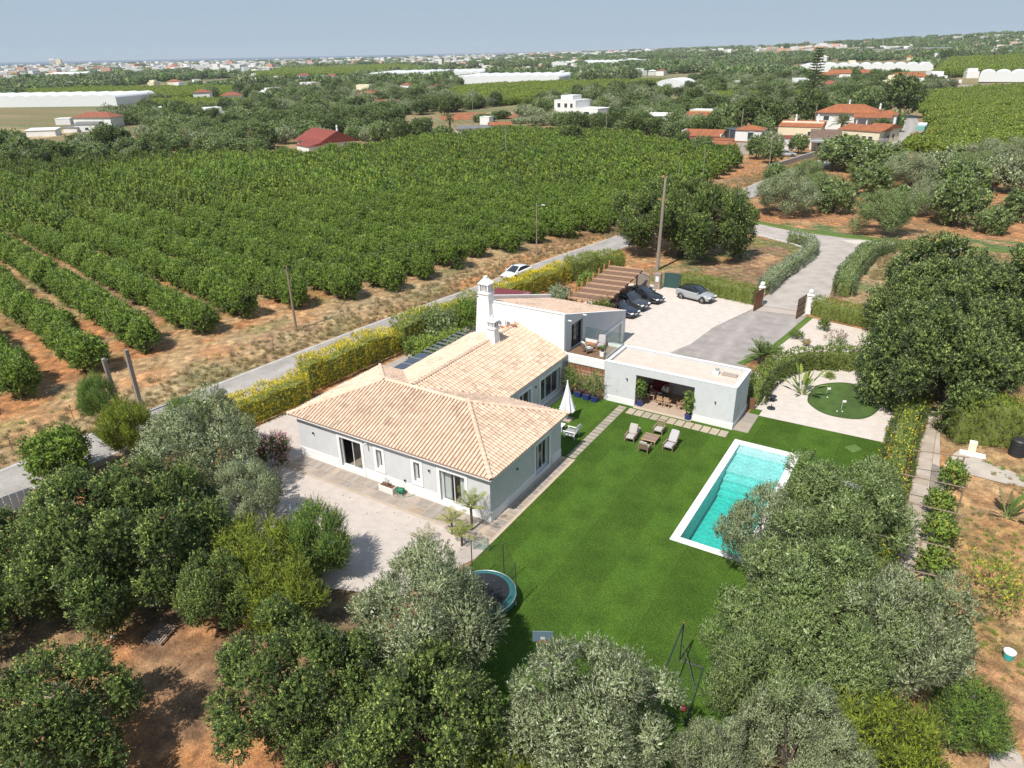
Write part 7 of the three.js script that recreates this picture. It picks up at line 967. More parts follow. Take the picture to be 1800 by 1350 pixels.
// faces +z; reclined lounge seat or armchair in slatted wood
function loungeChair(label, x, y, z, turn, { wood = WOOD.grey, pad = cushion.pale, w = 0.68, d = 0.72, recline = 0.35, backL = 0.62, backPad = true, loose = false, name = 'lounge_chair', group, white = false } = {}) {
  const o = thing(name, label, 'armchair', [x, y, z], turn, group), m = white ? M.white : wood;
  for (const sx of [-1, 1]) { part('leg', G.rbox(0.06, 0.52, 0.06, 0.008, sx * (w / 2), 0.26, d / 2 - 0.03), m, o); part('leg', G.rbox(0.06, 0.5, 0.06, 0.008, sx * (w / 2), 0.25, -d / 2 + 0.03), m, o); part('armrest', G.rbox(0.09, 0.035, d + 0.08, 0.01, sx * (w / 2), 0.535, 0.02), m, o); part('side_rail', G.rbox(0.04, 0.08, d - 0.1, 0.008, sx * (w / 2), 0.26, 0), m, o); }
  for (let i = 0; i < 5; i++) part('seat_slat', G.rbox(w - 0.05, 0.025, 0.09, 0.006, 0, 0.28, -d / 2 + 0.12 + (i * (d - 0.2)) / 4), m, o);
  const bk = new THREE.Group(); bk.name = 'backrest'; bk.position.set(0, 0.3, -d / 2 + 0.04); bk.rotation.x = -recline; o.add(bk);
  for (const sx of [-1, 1]) part('stile', G.rbox(0.05, backL, 0.04, 0.008, sx * (w / 2 - 0.05), backL / 2, 0), m, bk); for (let i = 0; i < 5; i++) part('back_slat', G.rbox(w - 0.06, 0.07, 0.025, 0.006, 0, 0.08 + (i * (backL - 0.12)) / 4, 0), m, bk);
  part('seat_cushion', pillow(w - 0.08, 0.13, d - 0.04).translate(0, 0.36, 0.02), pad, o); if (backPad) part('back_cushion', pillow(w - 0.1, 0.13, backL).rotateX(Math.PI / 2).translate(0, backL / 2 + 0.1, 0.09), pad, bk);
  if (loose) part('loose_cushion', pillow(0.6, 0.12, 0.62).rotateX(0.15).translate(0.03, 0.5, -d / 2 - 0.45), pad, o);
  return o;
}
loungeChair('reclined wooden lounger with a spare pale cushion, left of the lawn table', 3.3, 0.014, -12.98, 0.05, { w: 0.66, recline: 0.5, loose: true, backL: 0.72 });
part('footboard', G.rbox(0.62, 0.3, 0.7, 0.02, 0, 0.3, -0.95), WOOD.grey, scene.children[scene.children.length - 1]);
loungeChair('upright wooden armchair with slatted back behind the lawn table', 4.62, 0.014, -14.95, 0.02, { w: 0.66, d: 0.7, recline: 0.2, backPad: false, backL: 0.66 });
loungeChair('wooden armchair turned away from the camera in front of the lawn table', 4.7, 0.014, -12.05, Math.PI, { w: 0.66, d: 0.7, recline: 0.22, backL: 0.5 });
loungeChair('long reclined wooden lounger with lilac cushions, right of the lawn table', 6.08, 0.014, -13.15, -0.04, { w: 0.68, d: 0.78, recline: 0.8, backL: 0.9, pad: cushion.lilac });
{ const o = thing('lawn_table', 'low square weathered wooden table on the lawn among four armchairs', 'table', [4.55, 0.014, -13.5], 0.02); for (let k = 0; k < 3; k++) { part('table_rail', G.rbox(1.06, 0.06, 0.06, 0.01, 0, 0.34, -0.49 + k * 0.49), WOOD.pale, o); } for (let i = 0; i < 10; i++) for (let k = 0; k < 2; k++) part('table_slat', G.rbox(0.1, 0.03, 0.42, 0.006, -0.48 + i * 0.107, 0.365, -0.245 + k * 0.49), WOOD.grey, o); for (const a of [-1, 1]) for (const b of [-1, 1]) part('leg', G.rbox(0.07, 0.34, 0.07, 0.008, a * 0.48, 0.17, b * 0.47), WOOD.grey, o); }
loungeChair('white framed armchair with charcoal cushions beside the stepping slabs', -0.6, 0.014, -11.45, -Math.PI / 2 + 0.05, { white: true, pad: cushion.grey, w: 0.8, d: 0.85, recline: 0.35, name: 'garden_armchair' });
{ const o = thing('side_table', 'small white table half hidden by the house corner', 'table', [-1.75, 0.014, -11.9]); part('table_top', G.rbox(0.6, 0.04, 0.6, 0.01, 0, 0.42, 0), M.white, o); for (const a of [-1, 1]) for (const b of [-1, 1]) part('leg', G.rbox(0.05, 0.4, 0.05, 0.008, a * 0.26, 0.2, b * 0.26), M.white, o); }
loungeChair('mint cushioned wooden armchair at the left of the roof terrace', -3.35, 3.005, -19.55, 2.6, { w: 0.62, pad: cushion.mint, name: 'terrace_armchair' });
loungeChair('pale cushioned wooden armchair facing the camera on the roof terrace', -2.75, 3.005, -20.75, 0.25, { w: 0.66, pad: cushion.lilac, name: 'terrace_armchair', backL: 0.68 });
{ const o = thing('terrace_table', 'small round wooden table between the terrace armchairs', 'table', [-3.55, 3.005, -20.35]); part('table_top', G.cyl(0.34, 0.34, 0.03, 0, 0.42, 0, 24), WOOD.warm, o); for (let k = 0; k < 3; k++) part('leg', G.bar(V3(0.22 * Math.cos(k * 2.1), 0, 0.22 * Math.sin(k * 2.1)), V3(0.1 * Math.cos(k * 2.1), 0.42, 0.1 * Math.sin(k * 2.1)), 0.02), WOOD.grey, o); }
function potPlant(name, label, x, y, z, pw, phh, potMat, seed, R0, H0, o, square = true, group) { const t = thing(name, label, 'potted plant', [x, y, z], 0, group); part('pot', square ? merge(G.rbox(pw, phh, pw, 0.03, 0, phh / 2, 0), G.rbox(pw + 0.05, 0.06, pw + 0.05, 0.02, 0, phh - 0.02, 0)) : G.cyl(pw * 0.38, pw * 0.5, phh, 0, 0, 0, 18), potMat, t); part('soil', G.box(pw * 0.86, 0.02, pw * 0.86, 0, phh + 0.015, 0), std({ color: lin(0.06, 0.04, 0.03) }), t); const g = shrubGeo(seed, R0, H0, o); const s = part('stem', g.trunk, BARK.brown, t), f = part('foliage', g.crown, LEAF.soft, t); s.position.y = f.position.y = phh * 0.9; return t; }
const bluePot = std({ color: lin(0.02, 0.035, 0.16), roughness: 0.3 });
potPlant('planter', 'white square planter with a small green bush on the roof terrace', -2.0, 3.005, -19.4, 0.34, 0.42, M.white, 611, 0.22, 0.4, { pal: PAL.bamboo, shoots: 90, L: 0.09, W: 0.03, len: 0.2, fill: 60 });
[[-3.95, -17.5, 0.42, 1.9, 'blue planter with green bamboo nearest the house window'], [-3.1, -17.5, 0.38, 1.6, 'blue planter with loose bamboo, second from the house window'], [-2.32, -17.4, 0.42, 1.5, 'blue planter with thin plants, third from the house window'], [-1.6, -17.4, 0.42, 2.0, 'blue planter with bright bamboo nearest the pool house door']]
  .forEach(([x, z, q, h, l], i) => potPlant('planter', l, x, 0.014, z, 0.52, 0.42, bluePot, 620 + i * 3, q, h, { pal: PAL.bamboo, tip: PAL.vine, shoots: [150, 80, 45, 170][i], L: 0.16, W: 0.035, len: 0.35, up: 0.7, fill: 20, clumps: 14, low: -0.95 }, true, 'blue planters along the slat screen'));
potPlant('planter', 'blue planter with a tall lemon bush at the left of the dining bay', 1.78, 0.05, -18.35, 0.4, 0.42, bluePot, 641, 0.34, 2.0, { pal: PAL.bamboo, tip: [[0.5, 0.5, 0.1, 0.6], [0.3, 0.36, 0.07, 0.4]], shoots: 170, L: 0.11, W: 0.06, len: 0.2, fill: 120, clumps: 16, low: -0.95 });
potPlant('planter', 'blue planter with a tall lemon bush at the right of the dining bay', 5.72, 0.05, -18.0, 0.4, 0.42, bluePot, 647, 0.32, 1.9, { pal: PAL.bamboo, tip: [[0.5, 0.5, 0.1, 0.6], [0.3, 0.36, 0.07, 0.4]], shoots: 150, L: 0.11, W: 0.06, len: 0.2, fill: 120, clumps: 16, low: -0.95 });
{ // folded parasol
  const o = thing('parasol', 'closed white parasol on a stone base beside the rear wing', 'parasol', [-2.05, 0.014, -13.55]);
  part('base', G.rbox(0.8, 0.08, 0.8, 0.02, 0, 0.04, 0), std({ map: gravelTex, color: lin(0.6, 0.56, 0.52) }), o); part('pole', G.cyl(0.03, 0.03, 3.0, 0, 0.08, 0), M.frame, o);
  const g = new THREE.CylinderGeometry(0.05, 0.52, 2.2, 32, 10, true), p = g.attributes.position; for (let i = 0; i < p.count; i++) { const a = Math.atan2(p.getZ(i), p.getX(i)), t = 0.5 - p.getY(i) / 2.2, k = 1 + 0.28 * Math.cos(a * 8) * t; p.setX(i, p.getX(i) * k); p.setZ(i, p.getZ(i) * k); if (t > 0.95) p.setY(i, p.getY(i) + 0.14 * Math.cos(a * 8 + 0.5) - 0.06 * Math.sin(a * 2)); } g.computeVertexNormals(); part('canopy', g.translate(0, 1.92, 0), std({ color: lin(0.8, 0.78, 0.8), roughness: 1, side: THREE.DoubleSide }), o); part('finial', merge(G.cyl(0.06, 0.04, 0.16, 0, 3.0, 0), G.sph(0.05, 0, 3.2, 0)), M.white, o); part('strap', new THREE.TorusGeometry(0.25, 0.02, 6, 20).rotateX(Math.PI / 2).translate(0, 2.05, 0), M.frame, o);
}
// dining bay
{ const o = thing('dining_table', 'long oval dark wooden dining table inside the pool house bay', 'table', [3.5, 0.05, -19.75], 0.03); const s = new THREE.Shape(); s.absellipse(0, 0, 1.4, 0.52, 0, 6.2832); part('table_top', new THREE.ExtrudeGeometry(s, { depth: 0.05, bevelEnabled: true, bevelSize: 0.01, bevelThickness: 0.01, bevelSegments: 1, curveSegments: 40 }).rotateX(-Math.PI / 2).translate(0, 0.69, 0), WOOD.brown, o); for (const x of [-0.8, 0.8]) part('trestle', merge(G.rbox(0.1, 0.68, 0.1, 0.01, x, 0.34, -0.2), G.rbox(0.1, 0.68, 0.1, 0.01, x, 0.34, 0.2), G.rbox(0.12, 0.06, 0.7, 0.01, x, 0.03, 0)), WOOD.brown, o); part('stretcher', G.box(1.6, 0.06, 0.06, 0, 0.3, 0), WOOD.brown, o); }
solo('magazine', G.rbox(0.34, 0.012, 0.24, 0.004, 0, 0.006, 0), std({ color: lin(0.62, 0.66, 0.74) }), 'open pale magazine lying on the dining table', 'magazine', undefined, [2.85, 0.802, -19.62]).rotation.y = 0.3;
function foldingChair(label, x, z, turn) { const o = thing('folding_chair', label, 'chair', [x, 0.05, z], turn, 'folding chairs in the dining bay'), m = WOOD.pale; for (const s of [-1, 1]) { part('leg', G.beam(V3(s * 0.22, 0, 0.26), V3(s * 0.2, 0.92, -0.22), 0.035, 0.035), m, o); part('leg', G.beam(V3(s * 0.2, 0, -0.26), V3(s * 0.19, 0.62, 0.2), 0.035, 0.035), m, o); part('armrest', G.rbox(0.05, 0.03, 0.42, 0.008, s * 0.235, 0.64, -0.02), m, o); } for (let i = 0; i < 6; i++) part('seat_slat', G.box(0.4, 0.02, 0.06, 0, 0.44, -0.16 + i * 0.07), m, o); for (let i = 0; i < 6; i++) part('back_slat', G.box(0.055, 0.36, 0.018, -0.16 + i * 0.064, 0.72, -0.15).rotateX(-0.0).translate(0, 0, -0.03), m, o); part('back_rail', merge(G.box(0.42, 0.05, 0.025, 0, 0.92, -0.22), G.box(0.42, 0.05, 0.025, 0, 0.54, -0.06)), m, o); return o; }
foldingChair('pale folding chair on the lawn side of the dining table, left one', 3.15, -19.0, Math.PI); foldingChair('pale folding chair on the lawn side of the dining table, middle one', 3.72, -19.0, Math.PI - 0.08); foldingChair('pale folding chair turned aside at the right end of the dining table', 4.75, -19.15, Math.PI + 0.9); foldingChair('pale folding chair under the seated person in black', 1.98, -19.6, Math.PI / 2); foldingChair('pale folding chair under the seated person in white', 3.05, -20.5, 0);
{ const o = thing('red_sofa', 'dark red sofa against the back wall of the dining bay', 'sofa', [2.3, 0.05, -21.0]); part('seat', G.rbox(1.3, 0.3, 0.7, 0.06, 0, 0.28, 0.02, 3), std({ color: lin(0.2, 0.018, 0.022), roughness: 1 }), o); part('backrest', G.rbox(1.3, 0.6, 0.18, 0.06, 0, 0.7, -0.3, 3), std({ color: lin(0.22, 0.02, 0.025), roughness: 1 }), o); for (const s of [-1, 1]) part('armrest', G.rbox(0.16, 0.55, 0.75, 0.06, s * 0.66, 0.3, 0, 3), std({ color: lin(0.18, 0.016, 0.02), roughness: 1 }), o); }
solo('wall_panel', G.rbox(0.5, 0.7, 0.03, 0.01), std({ color: lin(0.5, 0.2, 0.14) }), 'small reddish panel hanging on the back wall of the dining bay', 'picture', undefined, [3.75, 1.75, -21.49]);
// people
function sdfMesh(bones, cell, lo, hi, sm = 0.05) { // smooth union of tapered capsules, meshed by marching cubes
  const size = Math.max(hi[0] - lo[0], hi[1] - lo[1], hi[2] - lo[2]), res = Math.min(96, Math.ceil(size / cell)), mc = new MarchingCubes(res, new THREE.MeshBasicMaterial(), false, false, 60000); mc.isolation = 0; const h = size / 2, c = [lo[0] + h, lo[1] + h, lo[2] + h];
  for (let k = 0; k < res; k++) for (let j = 0; j < res; j++) for (let i = 0; i < res; i++) { const x = c[0] + ((i - res / 2) / (res / 2)) * h, y = c[1] + ((j - res / 2) / (res / 2)) * h, z = c[2] + ((k - res / 2) / (res / 2)) * h; let d = 1e3; for (const [a, b, ra, rb, sx = 1] of bones) { const bx = b.x - a.x, by = b.y - a.y, bz = b.z - a.z, l = bx * bx + by * by + bz * bz || 1e-6, t = clamp(((x - a.x) * bx + (y - a.y) * by + (z - a.z) * bz) / l, 0, 1), q = Math.hypot(x - a.x - bx * t, y - a.y - by * t, z - a.z - bz * t) - lerp(ra, rb, t), e = clamp(0.5 + (0.5 * (d - q)) / sm, 0, 1); d = lerp(d, q, e) - sm * e * (1 - e); } mc.field[i + j * res + k * res * res] = -d; }
  mc.update(); const n = mc.count, g = new THREE.BufferGeometry(), p = new Float32Array(n * 3), q = new Float32Array(n * 3); for (let i = 0; i < n; i++) for (let k = 0; k < 3; k++) { p[i * 3 + k] = mc.positionArray[i * 3 + k] * h + c[k]; q[i * 3 + k] = mc.normalArray[i * 3 + k]; } g.setAttribute('position', new THREE.BufferAttribute(p, 3)); g.computeVertexNormals(); return g;
}
function person(label, x, z, turn, { skin, shirt, legs, hair, sleeves = true, longHair = false }) { // seated, facing +z, hands on the table edge
  const o = thing('person', label, 'person', [x, 0.05, z], turn), J = { hip: V3(0, 0.53, 0), chest: V3(0, 0.92, 0.06), neck: V3(0, 1.06, 0.08), head: V3(0, 1.22, 0.12) }, B = [], T = [], P = [];
  const arm = (s) => { const sh = V3(s * 0.19, 1.0, 0.06), el = V3(s * 0.25, 0.78, 0.22), wr = V3(s * 0.12, 0.8, 0.44); B.push([sh, el, 0.055, 0.045], [el, wr, 0.043, 0.03]); T.push([sh, sleeves ? el : sh.clone().lerp(el, 0.4), 0.066, 0.056]); if (sleeves) T.push([el, el.clone().lerp(wr, 0.7), 0.054, 0.044]); const palm = wr.clone().add(V3(-s * 0.02, 0.0, 0.07)); B.push([wr, palm, 0.03, 0.034]); for (let f = 0; f < 4; f++) { const a = palm.clone().add(V3((f - 1.5) * 0.02, 0, 0.02)), m = a.clone().add(V3(0, 0.006, 0.04)), e = m.clone().add(V3(0, -0.018, 0.03)); B.push([a, m, 0.01, 0.009], [m, e, 0.009, 0.008]); } B.push([wr.clone().add(V3(-s * 0.02, 0, 0.03)), palm.clone().add(V3(-s * 0.055, 0, 0.02)), 0.012, 0.009]); };
  const leg = (s) => { const hp = V3(s * 0.09, 0.52, 0.02), kn = V3(s * 0.12, 0.52, 0.44), an = V3(s * 0.12, 0.09, 0.42), toe = V3(s * 0.13, 0.04, 0.6); B.push([hp, kn, 0.085, 0.06], [kn, an, 0.058, 0.038], [an, toe, 0.04, 0.03]); P.push([hp, kn.clone().lerp(hp, legs.short ? 0.35 : 0), 0.1, 0.078]); if (!legs.short) P.push([kn, an, 0.072, 0.055]); };
  for (const s of [-1, 1]) { arm(s); leg(s); B.push([V3(s * 0.07, 0.56, 0), V3(s * 0.1, 0.96, 0.05), 0.1, 0.085]); T.push([V3(s * 0.07, 0.55, 0), V3(s * 0.11, 0.97, 0.05), 0.118, 0.098]); P.push([V3(s * 0.06, 0.55, 0), V3(s * 0.08, 0.5, 0.02), 0.115, 0.11]); }
  B.push([J.chest, J.neck, 0.09, 0.055], [J.neck, J.head, 0.05, 0.06], [V3(0, 1.2, 0.1), V3(0, 1.27, 0.12), 0.09, 0.095], [V3(0, 1.15, 0.16), V3(0, 1.16, 0.17), 0.055, 0.05], [V3(0, 1.215, 0.21), V3(0, 1.19, 0.23), 0.012, 0.016], [V3(0.095, 1.21, 0.11), V3(0.1, 1.23, 0.11), 0.018, 0.02], [V3(-0.095, 1.21, 0.11), V3(-0.1, 1.23, 0.11), 0.018, 0.02]);
  part('body', sdfMesh(B, 0.016, [-0.75, -0.02, -0.55], [0.75, 1.48, 0.95], 0.03), std({ color: lin(...skin), roughness: 0.6 }), o);
  part('shirt', sdfMesh(T, 0.02, [-0.6, 0.3, -0.5], [0.6, 1.3, 0.7], 0.04), std({ color: lin(...shirt), roughness: 1 }), o);
  part('trousers', sdfMesh(P, 0.02, [-0.6, -0.1, -0.4], [0.6, 0.8, 0.8], 0.03), std({ color: lin(...legs.color), roughness: 1 }), o);
  const Hh = [[V3(0, 1.27, 0.07), V3(0, 1.31, 0.12), 0.1, 0.085], [V3(0, 1.2, 0.04), V3(0, 1.28, 0.05), 0.08, 0.09]]; if (longHair) Hh.push([V3(0, 1.2, 0.02), V3(0, 0.98, -0.05), 0.08, 0.05]); part('hair', sdfMesh(Hh, 0.014, [-0.35, 0.85, -0.25], [0.35, 1.55, 0.45], 0.03), std({ color: lin(...hair), roughness: 0.9 }), o);
  for (const s of [-1, 1]) part('eye', G.sph(0.013, s * 0.035, 1.235, 0.2, 8), std({ color: lin(0.02, 0.02, 0.02), roughness: 0.3 }), o); part('mouth', G.rbox(0.045, 0.01, 0.012, 0.004, 0, 1.155, 0.213), std({ color: lin(0.28, 0.09, 0.08) }), o);
  return o;
}
person('person in a black top seated at the left end of the dining table', 2.0, -19.62, Math.PI / 2, { skin: [0.45, 0.27, 0.19], shirt: [0.012, 0.012, 0.013], legs: { color: [0.5, 0.46, 0.42], short: true }, hair: [0.015, 0.01, 0.008], sleeves: false, longHair: true });
person('person in a white shirt seated behind the dining table', 3.05, -20.45, 0, { skin: [0.16, 0.085, 0.055], shirt: [0.72, 0.72, 0.72], legs: { color: [0.1, 0.1, 0.12] }, hair: [0.008, 0.007, 0.007] });
// pool lounger, front garden chairs, planter, hose reel
{ const o = thing('pool_lounger', 'grey sun lounger half hidden behind the olive on the right lawn', 'sun lounger', [17.2, 0.014, -14.1], 1.35); part('bed', G.rbox(0.66, 0.06, 1.3, 0.02, 0, 0.3, 0.2), std({ color: lin(0.3, 0.31, 0.33) }), o); part('backrest', G.rbox(0.66, 0.06, 0.75, 0.02).rotateX(0.7).translate(0, 0.52, -0.7), std({ color: lin(0.34, 0.35, 0.37) }), o); for (const a of [-1, 1]) for (const b of [-0.5, 0.75]) part('leg', G.box(0.04, 0.3, 0.04, a * 0.28, 0.15, b), M.steel, o); }
{ const o = thing('slatted_garden_chair', 'weathered white slatted chair in the tree shade on the front gravel', 'garden chair', [-10.5, 0.004, 5.2], 0.9); const m = std({ color: lin(0.62, 0.62, 0.6) }); for (let i = 0; i < 5; i++) { part('back_slat', G.rbox(0.1, 0.85, 0.025, 0.01, -0.24 + i * 0.12, 0.72, -0.42).rotateX(-0.0), m, o); part('seat_slat', G.rbox(0.62, 0.025, 0.09, 0.008, 0, 0.36 - i * 0.012, 0.28 - i * 0.14), m, o); } for (const s of [-1, 1]) { part('armrest', G.rbox(0.14, 0.03, 0.75, 0.01, s * 0.38, 0.56, 0), m, o); part('leg', G.rbox(0.08, 0.56, 0.04, 0.01, s * 0.36, 0.28, 0.3), m, o); part('leg', G.beam(V3(s * 0.34, 0.36, 0.25), V3(s * 0.34, 0.0, -0.55), 0.03, 0.1), m, o); }
  const f = thing('footstool', 'white slatted footstool in front of the weathered slatted chair', 'footstool', [-9.95, 0.004, 5.95], 0.9); for (let i = 0; i < 5; i++) part('slat', G.rbox(0.55, 0.025, 0.08, 0.008, 0, 0.34 - Math.abs(i - 1) * 0.02, -0.2 + i * 0.1), m, f); for (const s of [-1, 1]) part('leg', G.beam(V3(s * 0.24, 0.34, -0.2), V3(s * 0.24, 0, 0.25), 0.03, 0.08), m, f); }
{ const o = thing('planter_box', 'long white planter box with a bare shrub against the front wall', 'planter', [-7.35, 0.03, 0.55]); part('box', merge(G.rbox(1.15, 0.45, 0.05, 0.01, 0, 0.23, 0.25), G.rbox(1.15, 0.45, 0.05, 0.01, 0, 0.23, -0.25), G.rbox(0.05, 0.45, 0.45, 0.01, 0.55, 0.23, 0), G.rbox(0.05, 0.45, 0.45, 0.01, -0.55, 0.23, 0)), std({ color: lin(0.7, 0.68, 0.64) }), o); part('soil', G.box(1.04, 0.3, 0.44, 0, 0.22, 0), std({ map: soilDetail, color: lin(0.3, 0.13, 0.08) }), o); const r = rng(8), tw = []; for (let i = 0; i < 14; i++) tw.push(limb([V3(0.05, 0.35, 0), V3((r() - 0.5) * 0.3, 0.65, (r() - 0.5) * 0.2), V3((r() - 0.5) * 0.7, 0.7 + r() * 0.35, (r() - 0.5) * 0.4)], 0.014, 0.005, 4)); part('bare_shrub', merge(tw), std({ color: lin(0.22, 0.17, 0.12) }), o); }
{ const o = thing('hose_reel', 'green garden hose reel beside the white planter box', 'hose reel', [-6.45, 0.03, 0.4], 0.3), m = std({ color: lin(0.02, 0.2, 0.09), roughness: 0.5 }); part('drum', merge(...[-0.14, -0.07, 0, 0.07, 0.14].map((x) => new THREE.TorusGeometry(0.15, 0.045, 8, 20).rotateY(Math.PI / 2).translate(x, 0.26, 0))), m, o); for (const s of [-1, 1]) part('stand', merge(G.beam(V3(s * 0.22, 0, -0.18), V3(s * 0.22, 0.45, 0), 0.03, 0.03), G.beam(V3(s * 0.22, 0, 0.18), V3(s * 0.22, 0.45, 0), 0.03, 0.03)), std({ color: lin(0.03, 0.1, 0.06) }), o); part('handle', G.bar(V3(-0.22, 0.45, 0), V3(0.22, 0.45, 0), 0.018), M.dark, o); part('hose', G.tube([V3(0.1, 0.1, 0.15), V3(0.3, 0.02, 0.3), V3(0.6, 0.02, 0.2), V3(0.85, 0.02, -0.1)], 0.015, 20, 6), m, o); }
// trampoline
{
  const o = thing('trampoline', 'round trampoline with a teal pad and tall net half hidden by the olive', 'trampoline', [3.45, 0.014, 5.95]), R0 = 1.62;
  part('mat', G.cyl(R0 - 0.32, R0 - 0.32, 0.02, 0, 0.84, 0, 40), std({ color: lin(0.016, 0.018, 0.024), roughness: 0.9 }), o);
  const ring = new THREE.RingGeometry(R0 - 0.33, R0 + 0.02, 40, 2).rotateX(-Math.PI / 2), p = ring.attributes.position; for (let i = 0; i < p.count; i++) p.setY(i, 0.87 - 0.1 * sstep(R0 - 0.1, R0 + 0.02, Math.hypot(p.getX(i), p.getZ(i)))); ring.computeVertexNormals(); part('pad', ring, std({ color: lin(0.03, 0.14, 0.14), roughness: 0.55, side: THREE.DoubleSide }), o); part('pad_skirt', new THREE.CylinderGeometry(R0 + 0.02, R0 + 0.03, 0.26, 40, 1, true).translate(0, 0.66, 0), std({ color: lin(0.035, 0.16, 0.158), side: THREE.DoubleSide, roughness: 0.6 }), o);
  part('frame', new THREE.TorusGeometry(R0, 0.03, 8, 48).rotateX(Math.PI / 2).translate(0, 0.78, 0), M.steel, o);
  const netTex = grey(128, (u, v) => (Math.min(u * 16 % 1, v * 16 % 1) < 0.3 ? 1 : 0.12), false); const net = new THREE.CylinderGeometry(R0 - 0.1, R0 - 0.06, 1.75, 48, 1, true).translate(0, 1.75, 0); { const uv = net.attributes.uv; for (let i = 0; i < uv.count; i++) uv.setXY(i, uv.getX(i) * 12, uv.getY(i) * 2.2); } part('safety_net', net, std({ color: lin(0.015, 0.018, 0.018), side: THREE.DoubleSide, transparent: true, opacity: 0.36, alphaMap: netTex }), o);
  for (let k = 0; k < 6; k++) { const a = k * 1.0472 - 0.42, x = Math.cos(a), z = Math.sin(a); part('net_pole', merge(G.bar(V3(x * (R0 + 0.06), 0.1, z * (R0 + 0.06)), V3(x * (R0 - 0.02), 2.7, z * (R0 - 0.02)), 0.026), G.sph(0.045, x * (R0 - 0.02), 2.72, z * (R0 - 0.02), 8)), std({ color: lin(0.06, 0.065, 0.07), roughness: 0.5 }), o); if (k % 2) { const b = a + 0.5236; part('leg', G.tube([V3(x * R0, 0.76, z * R0), V3(x * (R0 + 0.05), 0.05, z * (R0 + 0.05)), V3(Math.cos(b) * R0, 0.03, Math.sin(b) * R0), V3(Math.cos(a + 1.0472) * R0, 0.05, Math.sin(a + 1.0472) * R0)], 0.025, 24, 6), M.steel, o); } }
}
{ const o = thing('glass_panel', 'small clear glass wind panel at the corner of the front paving', 'glass panel', [0.95, 0.016, 2.5], 0.3); part('pane', G.box(0.95, 0.75, 0.012, 0, 0.45, 0), M.clearGlass, o); for (const x of [-0.42, 0.42]) part('post', G.box(0.04, 0.9, 0.04, x, 0.45, 0), M.steel, o); }
// basketball stand, goal, ball
{ const o = thing('basketball_stand', 'blue grey basketball backboard peeking out above the goal olive', 'basketball hoop', [7.9, 0.014, 7.9], 0.5); part('backboard', G.rbox(0.9, 0.6, 0.03, 0.01, 0, 1.75, 0), std({ color: lin(0.13, 0.2, 0.26), roughness: 0.5 }), o); part('board_mark', G.box(0.2, 0.14, 0.006, 0, 1.66, 0.02), std({ color: lin(0.55, 0.58, 0.6) }), o); part('rim', new THREE.TorusGeometry(0.2, 0.015, 8, 24).rotateX(Math.PI / 2).translate(0, 1.55, 0.24), std({ color: lin(0.65, 0.12, 0.03) }), o); part('pole', G.cyl(0.04, 0.03, 1.8, 0, 0, -0.1), M.dark, o); part('base', G.rbox(0.6, 0.15, 0.5, 0.05, 0, 0.075, -0.15), M.dark, o); }
{
  const o = thing('football_goal', 'small black tubular football goal with a sagging net on the lawn', 'football goal', [13.05, 0.014, 4.48]), a = V3(0, 0, 0), b = V3(0, 2.2, 0), c = V3(0.22, 2.2, 2.88), d = V3(0.22, 0, 2.88), e = V3(1.06, 0.02, -0.12), f = V3(1.38, 0.02, 3.1), tube = std({ color: lin(0.03, 0.035, 0.04), roughness: 0.35 });
  part('post', G.bar(a, b, 0.032, 8), tube, o); part('post', G.bar(d, c, 0.032, 8), tube, o); part('crossbar', G.bar(b, c, 0.032, 8), tube, o); part('base_bar', G.bar(a, e, 0.028, 8), tube, o); part('base_bar', G.bar(d, f, 0.028, 8), tube, o); part('base_bar', G.bar(e, f, 0.028, 8), tube, o); part('back_stay', G.bar(V3(0.05, 1.05, 0.0), e.clone().lerp(f, 0.45), 0.022, 6), tube, o); part('joint', merge(G.sph(0.05, 0, 2.2, 0, 8), G.sph(0.05, 0.22, 2.2, 2.88, 8)), M.rust, o);
  const ropes = [], P = (s, t) => { const top = b.clone().lerp(c, s), bot = e.clone().lerp(f, s), q = top.lerp(bot, t); q.y -= 0.35 * Math.sin(Math.PI * t); q.x += 0.1 * Math.sin(Math.PI * t); q.y = Math.max(q.y, 0.03); return q; };
  for (let i = 0; i <= 22; i++) for (let k = 0; k < 14; k++) ropes.push(G.bar(P(i / 22, k / 14), P(i / 22, (k + 1) / 14), 0.0035, 3)); for (let k = 1; k < 14; k++) for (let i = 0; i < 22; i++) ropes.push(G.bar(P(i / 22, k / 14), P((i + 1) / 22, k / 14), 0.0035, 3)); part('net', merge(ropes), std({ color: lin(0.05, 0.055, 0.05) }), o);
}
{ const o = thing('football', 'red ball with white patches lying inside the football goal', 'ball', [14.1, 0.145, 7.0]); part('shell', G.sph(0.13, 0, 0, 0, 20), std({ color: lin(0.62, 0.03, 0.03), roughness: 0.45 }), o); for (const [x, y, z] of [[0.3, 0.85, 0.4], [-0.7, 0.5, 0.4], [0.6, 0.3, -0.7], [-0.1, 0.3, 0.95]]) { const d = V3(x, y, z).normalize(); part('white_patch', new THREE.CircleGeometry(0.04, 5).lookAt(d).translate(d.x * 0.1305, d.y * 0.1305, d.z * 0.1305), std({ color: lin(0.75, 0.72, 0.7), side: THREE.DoubleSide }), o); } }
